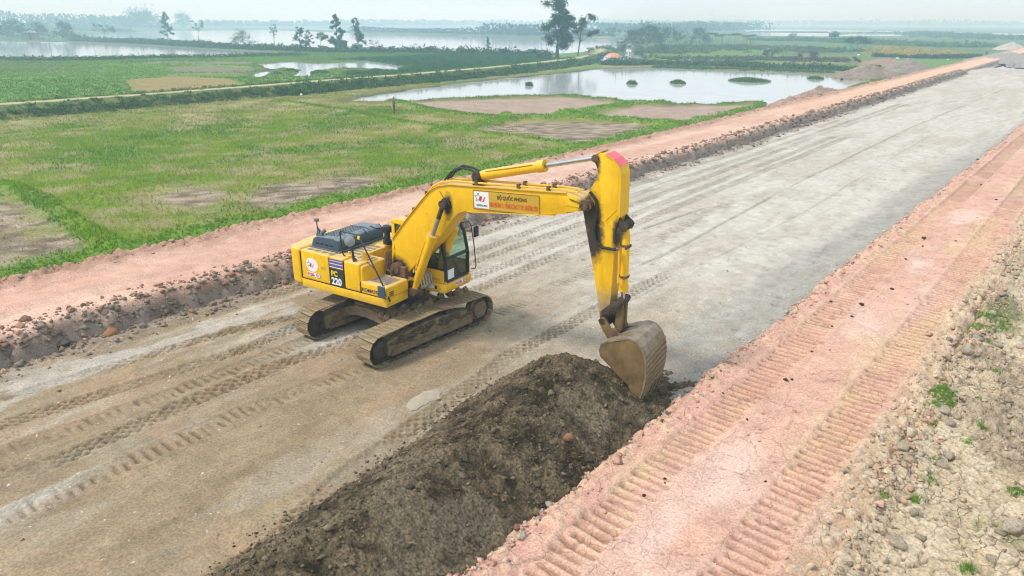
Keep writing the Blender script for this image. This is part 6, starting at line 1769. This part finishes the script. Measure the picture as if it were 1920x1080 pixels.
# distant avenue: alike trees, one built and copied
proto = T((-1032.9, 677.6, 9.25, 9.87), 'small hazy tree of the distant roadside row beyond the ponds', 'round', nl=260, ls=1.2, group='distant roadside trees', trunk_r=.5)
def copy_tree(src, p, sc, label=None, group=None):
    c = src.copy(); COL.objects.link(c); c.location = (p[0], p[1], 0); c.scale = (sc[0], sc[0], sc[1]); c.rotation_euler = (0, 0, random.uniform(0, 6.28))
    if label: c['label'] = label
    if group: c['group'] = group
    for ch in src.children:
        d = ch.copy(); COL.objects.link(d); d.parent = c
    return c
h0 = (-1032.9, 677.6, 9.25, 9.87)
for p in [(-1029.4, 688.6, 9.29, 9.92), (-1026.1, 698.8, 9.34, 9.97), (-1022.8, 709.2, 9.39, 10.02), (-1019.5, 719.7, 9.43, 10.07), (-1016.1, 730.2, 9.48, 10.12), (-1012.7, 740.9, 9.53, 10.17), (-1009.2, 751.7, 9.57, 10.22), (-1005.7, 762.6, 9.62, 10.27), (-1002.2, 773.5, 9.67, 10.32), (-998.7, 784.7, 9.72, 10.37), (-995.1, 795.9, 9.77, 10.43), (-991.4, 807.2, 9.82, 10.48), (-987.8, 818.7, 9.87, 10.53), (-984.1, 830.2, 9.92, 10.59), (-980.3, 841.9, 9.97, 10.64), (-976.5, 853.7, 10.03, 10.7), (-972.7, 865.7, 10.08, 10.75), (-968.9, 877.7, 10.13, 10.81), (-965.0, 889.9, 10.19, 10.87), (-961.0, 902.3, 10.24, 10.93), (-957.0, 914.7, 10.29, 10.99), (-953.0, 927.3, 10.35, 11.05), (-948.9, 940.0, 10.41, 11.11), (-944.8, 952.9, 10.46, 11.17), (-940.6, 965.9, 10.52, 11.23), (-936.4, 979.1, 10.58, 11.29), (-932.2, 992.4, 10.64, 11.35), (-927.9, 1005.8, 10.7, 11.42), (-923.5, 1019.4, 10.76, 11.48), (-919.1, 1033.2, 10.82, 11.54), (-914.6, 1047.1, 10.88, 11.61), (-910.1, 1061.1, 10.94, 11.68), (-905.6, 1075.4, 11.01, 11.74), (-901.0, 1089.8, 11.07, 11.81), (-896.3, 1104.3, 11.13, 11.88), (-891.6, 1119.0, 11.2, 11.95), (-886.8, 1134.0, 11.26, 12.02), (-882.0, 1149.0, 11.33, 12.09), (-877.1, 1164.3, 11.4, 12.16)]:
    q = random.uniform(.8, 1.15); copy_tree(proto, p, (q * p[3] / h0[3], q * p[2] / h0[2]))
for p in [(-809.0, 265.9, 10.82, 7.54), (-805.5, 272.4, 10.86, 7.57), (-802.0, 279.0, 10.91, 7.6), (-798.5, 285.6, 10.95, 7.63), (-794.9, 292.3, 10.99, 7.66), (-791.4, 299.0, 11.03, 7.69), (-787.8, 305.8, 11.08, 7.72), (-784.1, 312.6, 11.12, 7.75), (-780.5, 319.5, 11.17, 7.78), (-776.8, 326.4, 11.21, 7.81), (-773.0, 333.4, 11.26, 7.84), (-769.3, 340.5, 11.3, 7.88), (-977.0, 533.8, 8.1, 8.65), (-973.5, 543.3, 8.14, 8.69), (-969.9, 553.0, 8.18, 8.73), (-966.2, 562.7, 8.22, 8.78), (-962.5, 572.6, 8.27, 8.82), (-958.9, 582.5, 8.31, 8.86), (-955.1, 592.6, 8.35, 8.91), (-951.3, 602.7, 8.39, 8.95), (-947.5, 613.0, 8.43, 9.0)]:
    q = random.uniform(.8, 1.15); copy_tree(proto, p, (q * p[3] / h0[3], q * p[2] / h0[2]))
# far woods that read as one mass
def wood(line, n, sd, h, size):
    x, y = along(line, n, 0, sd)
    cz = RNG.random(n) ** 1.3 * h * (.55 + .9 * fbm(x * .012, y * .012, 3, 19))
    a = RNG.normal(0, 1, (n, 3)); a /= np.linalg.norm(a, axis=1, keepdims=True); b = np.cross(a, RNG.normal(0, 1, (n, 3))); b /= np.linalg.norm(b, axis=1, keepdims=True)
    P = np.stack([x, y, np.maximum(cz, size * 1.3)], 1); s = (size * RNG.uniform(.6, 1.4, n))[:, None]
    V = np.stack([P - a * s, P + b * s * .6, P + a * s, P - b * s * .6], 1).reshape(-1, 3)
    tag(link('far_wood', mesh_np('far_wood', V, np.arange(4 * n).reshape(-1, 4), np.repeat(jcol((.03, .055, .025), (.06, .09, .035), n), 4, 0), M['leaf'])), kind='stuff')
wood([(-832.68, 131.89), (-820.97, 243.35), (-792.41, 297.03), (-808.25, 381.56)], 6000, 14, 13, 1.3)
wood([(-905.71, 487.69), (-934.5, 647.88), (-967.36, 882.42), (-937.21, 1212.18)], 5000, 20, 8, 2.0)
wood([(-467.29, 371.31), (-414.76, 378.04), (-340.98, 366.93), (-291.09, 371.26), (-232.07, 369.55)], 4500, 3.5, 4, .8)
wood([(-323.76, 358.29), (-311.04, 374.64), (-278.52, 360.39)], 1500, 5, 7, .8)
wood([(-333.1, 491.66), (-325.06, 604.76), (-338.79, 797.87)], 4000, 18, 9, 1.5)
wood([(-1032.8, 1523.21), (-760.22, 1819.56), (-437.4, 1982.38), (-47.46, 2179.06)], 4000, 40, 12, 4)

# ------------------------------------------------------------------ people and small things
def person(x, y, rz, h, label, shirt, trousers, hat=None, z=0.0, pose='stand'):
    t = empty('person', (x, y, z), rz); tag(t, label, 'person')
    k = h / 1.65
    J = {'pel': (0, 0, .92), 'che': (0, .01, 1.25), 'nek': (0, .02, 1.42), 'hed': (0, .03, 1.55)}
    if pose == 'sit': pass
    vs = []; es = []; rad = []
    def add(p, r_, par=None):
        vs.append(tuple(c * k for c in p)); rad.append(r_ * k)
        if par is not None: es.append((par, len(vs) - 1))
        return len(vs) - 1
    pel = add((0, 0, .90), .13); che = add((0, 0, 1.22), .15, pel); nk = add((0, 0, 1.40), .06, che); hd = add((0, .02, 1.50), .085, nk); tp = add((0, .02, 1.60), .075, hd)
    for s in (-1, 1):
        if pose == 'stoop':
            sh_ = add((s * .18, 0, 1.32), .065, che); el = add((s * .22, .22, 1.12), .048, sh_); wr = add((s * .12, .40, .98), .035, el); add((s * .10, .47, .95), .04, wr)
        else:
            sh_ = add((s * .18, 0, 1.32), .065, che); el = add((s * .25, -.02, 1.08), .048, sh_); wr = add((s * .19, .16, .95), .036, el); add((s * .14, .23, .95), .04, wr)
        hp_ = add((s * .10, 0, .82), .09, pel); kn = add((s * .11, .02, .47), .06, hp_); an = add((s * .11, -.01, .10), .042, kn); add((s * .12, .10, .04), .04, an)
    me = bpy.data.meshes.new('body'); me.from_pydata(vs, es, [])
    o = link('body', me, t)
    sk = o.modifiers.new('skin', 'SKIN'); sb_ = o.modifiers.new('sub', 'SUBSURF'); sb_.levels = 1; sb_.render_levels = 1
    for i, v in enumerate(me.skin_vertices[0].data): v.radius = (rad[i], rad[i]); v.use_root = (i == 0)
    dg = bpy.context.evaluated_depsgraph_get()
    m2 = bpy.data.meshes.new_from_object(o.evaluated_get(dg)); o.modifiers.clear(); o.data = m2
    m2.materials.clear()
    for mt in (shirt, trousers, SKIN): m2.materials.append(mt)
    for p in m2.polygons:
        c = p.center; zc = c.z / k; ax = abs(c.x) / k
        p.material_index = 2 if zc > 1.42 or (c.y / k > .19 and zc > .7) else (0 if zc > .88 else 1); p.use_smooth = True
    if hat == 'cone':
        MB().tube([(0, .02 * k, 1.55 * k), (0, .02 * k, 1.58 * k), (0, .02 * k, 1.75 * k)], [.24 * k, .23 * k, .01], 18).build('conical_hat', STRAW, t, smooth=True)
    elif hat:
        MB().tube([(0, .02 * k, 1.57 * k), (0, .02 * k, 1.66 * k), (0, .02 * k, 1.70 * k)], [.105 * k, .10 * k, .03], 14).build('hat', hat, t, smooth=True)
    else:
        MB().tube([(0, 0, 1.53 * k), (0, 0, 1.60 * k), (0, 0.01 * k, 1.66 * k)], [.095 * k, .10 * k, .04], 12).build('hair', M['black'], t, smooth=True)
    return t
SKIN = flat_mat('skin', (.38, .22, .15), .6); STRAW = flat_mat('straw_hat', (.56, .48, .33), .8)
OLIVE = flat_mat('olive_jacket', (.16, .17, .11), .9); NAVYC = flat_mat('dark_trousers', (.02, .024, .035), .9); BLUE = flat_mat('pale_blue_shirt', (.25, .40, .55), .9); GREYC = flat_mat('grey_shirt', (.25, .26, .27), .9); REDC = flat_mat('rust_jacket', (.25, .09, .06), .9)
(px_, py_), = [(-53.17, 46.58)]
person(px_, py_, -.6, 1.68, 'person in dark trousers and conical straw hat standing in the grass field', OLIVE, NAVYC, 'cone')
(px_, py_), = [(-39.0, 207.5)]
person(px_, py_, .8, 1.65, 'person in pale blue shirt working on the far green strip', BLUE, NAVYC, None, pose='stoop')
def motorbike(x, y, rz, label):
    t = empty('motorbike', (x, y, 0), rz); tag(t, label, 'motorbike')
    for yy in (-.62, .62):
        pts = [(0, yy + .27 * math.cos(a), .29 + .27 * math.sin(a)) for a in [2 * PI * k / 14 for k in range(15)]]
        w_ = MB().tube(pts, .04, 6).build('wheel', M['black'], t); MB().tube([(-.05, yy, .29), (.05, yy, .29)], .12, 10).build('hub', M['steel'], w_)
    mb = MB(); mb.tube([(0, .62, .32), (0, .45, .9), (0, .40, 1.0)], .04, 6); mb.tube([(0, .45, .72), (0, .1, .45), (0, -.3, .42), (0, -.62, .32)], [.05, .13, .14, .05], 8)
    mb.build('frame', M['redprint'], t); MB().tube([(0, .12, .72), (0, -.3, .74), (0, -.62, .80)], [.07, .13, .09], 8).build('seat', M['black'], t)
    MB().tube([(-.32, .32, 1.02), (0, .40, 1.0), (.32, .32, 1.02)], .018, 6).build('handlebar', M['black'], t); MB().tube([(0, .48, .92), (0, .56, .92)], [.09, .07], 10).build('headlight', M['white'], t)
    return t
def rider(x, y, rz, label, shirt):
    t = person(x, y, rz, 1.6, label, shirt, NAVYC, M['white'], z=.02)
    b = t.children[0]; co = np.empty(len(b.data.vertices) * 3); b.data.vertices.foreach_get('co', co); co = co.reshape(-1, 3)
    # seated: thighs forward, shins down, hips on the seat
    zc = co[:, 2].copy(); lg = zc < .80
    u = np.clip((.80 - zc) / .36, 0, 1)
    sh = np.clip((.44 - zc), 0, 1)
    co[:, 1] = np.where(lg, co[:, 1] + .34 * u, co[:, 1]); co[:, 0] = np.where(lg, co[:, 0] * (1 + .8 * u), co[:, 0])
    co[:, 2] = np.where(lg, .80 - .14 * u - sh * .85, co[:, 2]); co[:, 2] += .06
    up_ = zc > .9; co[:, 1] = np.where(up_, co[:, 1] + (zc - .9) * .18, co[:, 1]); b.data.vertices.foreach_set('co', co.ravel()); b.data.update()
    for c in t.children[1:]: c.location = (0, .12, .06)
    t.location.z = 0.0
    return t
for (p, rz, s, l1, l2, zb) in (([(-129.99, 198.4)][0], 2.8, REDC, 'motorbike with rider coming along the farm track past the big trees', 'person in rust jacket riding along the farm track', .45),
                           ([(-110.87, 165.03)][0], .9, GREYC, 'motorbike beside the tall trees at the track bend', 'person in grey sitting on the motorbike by the tall trees', .0),
                           ([(-32.41, 242.85)][0], .3, OLIVE, 'motorbike with rider on the far end of the left haul road', 'person in olive jacket riding on the far haul road', .7)):
    zb = max(float(ground_fn(np.array([p[0]]), np.array([p[1]]))[0][0]), float(left_fn(np.array([p[0]]), np.array([p[1]]))[0][0]) if p[0] > -35 else -9)
    b = motorbike(p[0], p[1], rz, l1); b.location.z = zb
    q = rider(p[0], p[1], rz, l2, s); q.location = (p[0] + .25 * math.sin(rz), p[1] - .25 * math.cos(rz), zb)

# tarpaulin-covered stack by the track
(px_, py_), = [(-87.87, 140.22)]
def mound(w, d, h, seed, z0=-.2, rings=9, seg=30):
    V = []; F = []
    for i in range(rings + 1):
        u = i / rings; rr_ = 1 - u ** 1.5 * .62 if i < rings else 0.0
        for k in range(seg):
            a = 2 * PI * k / seg
            j = 1 + .10 * math.sin(a * 5 + seed) + .07 * math.sin(a * 9 + i + seed)
            V.append((math.cos(a) * w * rr_ * j, math.sin(a) * d * rr_ * j, z0 + (h - z0) * (u ** .8) + .06 * math.sin(a * 7 + i * 2)))
    for i in range(rings):
        for k in range(seg): F.append((i * seg + k, i * seg + (k + 1) % seg, (i + 1) * seg + (k + 1) % seg, (i + 1) * seg + k))
    return V, F
tp = empty('tarpaulin_stack', (px_, py_, .05), AZ); tag(tp, 'low stack covered with orange and blue-white tarpaulins beside the farm track', 'tarpaulin stack')
def tarp_mat(name, a, b, s):
    m, nt, bs = new_mat(name); n = noise(nt, s, 3, .6); r = ramp(nt, n.outputs['Fac'], [(.46, a), (.54, b)]); nt.links.new(r.outputs['Color'], bs.inputs['Base Color']); bs.inputs['Roughness'].default_value = .45; return m
V, F = mound(2.75, 1.6, 1.55, 1); MB().add(V, F).build('lower_tarpaulin', tarp_mat('blue_white_tarp', (.62, .66, .70), (.12, .22, .48), 1.3), tp, smooth=True)
V, F = mound(1.75, 1.25, 1.85, 4, z0=.95); 
MB().add(V, F).build('upper_tarpaulin', tarp_mat('orange_tarp', (.75, .23, .09), (.80, .32, .16), 1.0), tp, smooth=True)

def simple_thing(name, label, cat, mb, mat, loc, rz=0, group=None, **kw):
    o = mb.build(name, mat, None, **kw); o.location = loc; o.rotation_euler = (0, 0, rz)
    return tag(o, label, cat, group)
WOOD = flat_mat('weathered_wood', (.12, .10, .08), .9)
x, y, h, w = (-93.6, 150.8, 4.12, 0.37)
p_ = simple_thing('utility_pole', 'thin dark pole behind the tarpaulin stack', 'pole', MB().tube([(0, 0, -.3), (.05, 0, h)], [.09, .06], 8).box(-.5, .5, -.04, .04, h - .35, h - .28), WOOD, (x, y, 0), AZ)
# stakes in the left pond
for (u, v, tpx, dx) in [(-260.0, 77.1, 1.65, -3), (-234.0, 80.5, 2.26, -4), (-222.0, 87.3, 2.23, -2), (-232.6, 105.5, 2.14, -2), (-182.8, 81.7, 1.33, -4)]:
    simple_thing('stake', 'thin slanting stake in the left pond', 'stake', MB().tube([(0, 0, -.6), (-.25, 0, tpx)], [.07, .04], 6), WOOD, (u, v, 0), AZ, 'stakes in the left pond')
# huts
def hut(p, label, wall, roof, tall=.62, legs=False, rz=AZ):
    x, y, h, w = p
    t = empty('hut', (x, y, 0), rz); tag(t, label, 'hut')
    d = w * .8; z0 = h * .45 if legs else -.2
    MB().box(-w * .42, w * .42, -d * .42, d * .42, z0, h * .78).build('wall', wall, t)
    MB().box(-w * .10, w * .10, -d * .42 - .02, -d * .42 - .003, z0 + .1, z0 + (h * .78 - z0) * .75).build('door', M['hole'], t)
    MB().prism_y([(-w * .56, h * .76), (w * .56, h * .76), (w * .50, h * .80), (0, h), (-w * .50, h * .80)], -d * .5, d * .5).build('roof', roof, t)
    if legs:
        for sx in (-1, 1):
            for sy in (-1, 1): MB().box(sx * w * .36 - .06, sx * w * .36 + .06, sy * d * .36 - .06, sy * d * .36 + .06, -.3, z0 + .02).build('post', WOOD, t)
    return t
hut((-377.4, 123.6, 3.77, 4.71), 'small hut with pale roof and faded red side on the far left bank', flat_mat('faded_red_wall', (.42, .16, .12), .8), flat_mat('pale_roof', (.6, .62, .62), .6))
hut((-174.9, 140.6, 2.35, 3.1), 'small green shed at the pond dike under slim trees', flat_mat('green_sheet_wall', (.05, .22, .20), .8), flat_mat('grey_pink_roof', (.45, .36, .36), .7))
hut((-199.3, 153.6, 2.61, 4.14), 'dark thatched hut under the tallest slim tree', flat_mat('thatch_wall', (.05, .06, .06), .9), flat_mat('thatch_roof', (.06, .07, .07), .9))
hut((-111.4, 368.5, 4.68, 4.23), 'dark boxy watch hut on posts at the far waterside', flat_mat('dark_tin', (.07, .075, .085), .6), flat_mat('tin_roof', (.16, .17, .19), .5), legs=True)
sx_t = (-69.0, 248.3, 2.51, 2.48)
t = empty('shelter', (sx_t[0], sx_t[1], 0), AZ); tag(t, 'small bright green netted shelter beside the umbrella-shaped tree', 'shelter')
w, h = sx_t[3], sx_t[2]
MB().prism_y([(-w * .5, h * .75), (w * .5, h), (w * .5, h * .96), (-w * .5, h * .71)], -w * .4, w * .4).build('net_roof', flat_mat('green_net', (.04, .36, .27), .7), t)
MB().box(-w * .5, -w * .42, -w * .4, w * .4, 0, h * .73).build('net_wall', flat_mat('green_net_wall', (.05, .30, .22), .7), t)
for s in (-1, 1):
    for q in (-1, 1): MB().tube([(s * w * .46, q * w * .36, -.2), (s * w * .46, q * w * .36, h * (.75 if s < 0 else .95))], .04, 6).build('post', WOOD, t)
# white sacks and litter on the fields
for k, (u, v, s) in enumerate([(-74.52, 51.15, 0.56), (-70.42, 21.41, 0.18), (-97.08, 72.65, 0.42), (-45.86, 204.54, 1.19), (-58.41, 217.06, 1.01), (-52.86, 213.73, 0.84), (-35.24, 163.63, 0.63), (-35.4, 207.37, 0.64), (-127.01, 261.73, 1.39), (-91.47, 237.9, 1.7), (-73.23, 170.59, 0.63), (-79.5, 157.73, 0.73)]):
    V_, F_ = SOFT[k % 8]
    o = link('sack', mesh_np('sack', V_, F_, np.tile(np.array((.72, .72, .72)), (len(V_), 1)), M['clod'], True), None, (u, v, float(ground_fn(np.array([u]), np.array([v]))[0][0]) + .1))
    o.scale = (s * .5, s * .4, s * .28)
    tag(o, 'white sack or litter lying out on the green fields', 'sack', 'white sacks on the fields')
for k, (u, v, s) in enumerate([(-41.02, 11.93, 0.24), (-39.82, 12.05, 0.21), (-38.67, 12.02, 0.23), (-37.86, 12.01, 0.15), (-34.42, 11.59, 0.12)]):
    o = link('stone', c_pale[k % 3].copy() if False else c_pale[k % 3], None, (u, v, float(ground_fn(np.array([u]), np.array([v]))[0][0]) + .04)); o.scale = (s * .6, s * .4, s * .25); o.rotation_euler = (0, 0, k)
    tag(o, 'pale flat stone lying on the grassy bund of the near left paddy', 'stone', 'pale stones on the paddy bund')
(x0, y0), (x1, y1) = [(-25.52, 157.28), (-20.78, 161.73)]
simple_thing('sheeting', 'white strip of sheeting across the far end of the sand road', 'sheeting', MB().box(x0, x1, y0 - 1.2, y0 + 1.0, .03, .10), M['white'], (0, 0, 0))
# spoil mounds by the far end of the works
def spoil(px, py, rx, ry, h, label, c1, c2, seed):
    xs = np.linspace(-rx, rx, 60); ys = np.linspace(-ry, ry, 60); X, Y = np.meshgrid(xs, ys)
    n2 = fbm(X * .7 + seed, Y * .7, 4, seed); f1, f2, cr = worley(X * 1.1 + n2, Y * 1.1, seed)
    d = np.sqrt((X / rx) ** 2 + (Y / ry) ** 2) + .35 * (n2 - .5)
    Z = h * np.clip(1 - d, -.15, 1) ** 1 * (.6 + .8 * n2) + (.8 * cr * sstep(0, .25, f2 - f1) * min(1, h * .5) + .35 * (fbm(X * 2.5, Y * 2.5, 3, seed + 3) - .5)) * np.clip(1.1 - d, 0, 1)
    me = mesh_np('spoil_mound', np.stack([X.ravel(), Y.ravel(), np.where(d > 1.0, -.6, Z).ravel()], 1), grid_faces(60, 60), mix(c1, c2, n2 * .5 + cr * .5).reshape(-1, 3), M['clod'], False)
    o = link('spoil_mound', me, None, (px, py, 0.05)); return tag(o, label, 'spoil mound')
for k, (p, rx, ry, h, l, c1, c2) in enumerate([
    ([(-33.95, 132.76)][0], 5.0, 9, 1.5, 'brown rubble mound where the pond meets the haul road', (.15, .115, .085), (.30, .235, .18)),
    ([(-32.39, 152.92)][0], 4.5, 12, 1.7, 'grey brown rubble mound beside the far haul road', (.16, .13, .105), (.32, .265, .21)),
    ([(-41.08, 173.54)][0], 6, 5, 1.0, 'low reddish rubble mound behind the pond corner', (.22, .14, .10), (.34, .23, .17)),
    ([(-27.86, 80.41)][0], 1.6, 5.5, .7, 'broken red brown spoil at the near pond corner', (.24, .15, .11), (.40, .28, .21)),
    ([(-29.11, 93.81)][0], 1.8, 8, .8, 'strip of broken spoil between pond and haul road', (.22, .15, .11), (.40, .28, .21)),
    ([(-24.37, 218.1)][0], 8, 26, 1.3, 'large grey soil mound beyond the end of the sand road', (.22, .20, .18), (.34, .31, .28)),
    ([(-17.82, 156.64)][0], 7, 8, .8, 'low grey sand mound at the end of the sand road', (.36, .33, .29), (.48, .44, .39)),
    ([(-34.6, 310.13)][0], 5, 14, 1.8, 'pale mound beside the farthest part of the haul road', (.34, .30, .26), (.48, .43, .38))]):
    spoil(p[0], p[1], rx, ry, h, l, c1, c2, 200 + k * 13)

# ------------------------------------------------------------------ hazy air over the whole plain
hz = MB().box(-6900, 6900, -1900, 6900, -2.2, 26).build('haze', None, None)
hz['kind'] = 'stuff'
m, nt, b = new_mat('haze_air'); nt.nodes.remove(b)
pv = N(nt, 'ShaderNodeVolumePrincipled')
pv.inputs['Color'].default_value = (.50, .80, 1.0, 1)
pv.inputs['Absorption Color'].default_value = (1, 1, 1, 1)
pv.inputs['Density'].default_value = 0.0015
pv.inputs['Anisotropy'].default_value = 0.2
nt.links.new(pv.outputs[0], nt.nodes['Material Output'].inputs['Volume'])
hz.data.materials.append(m)
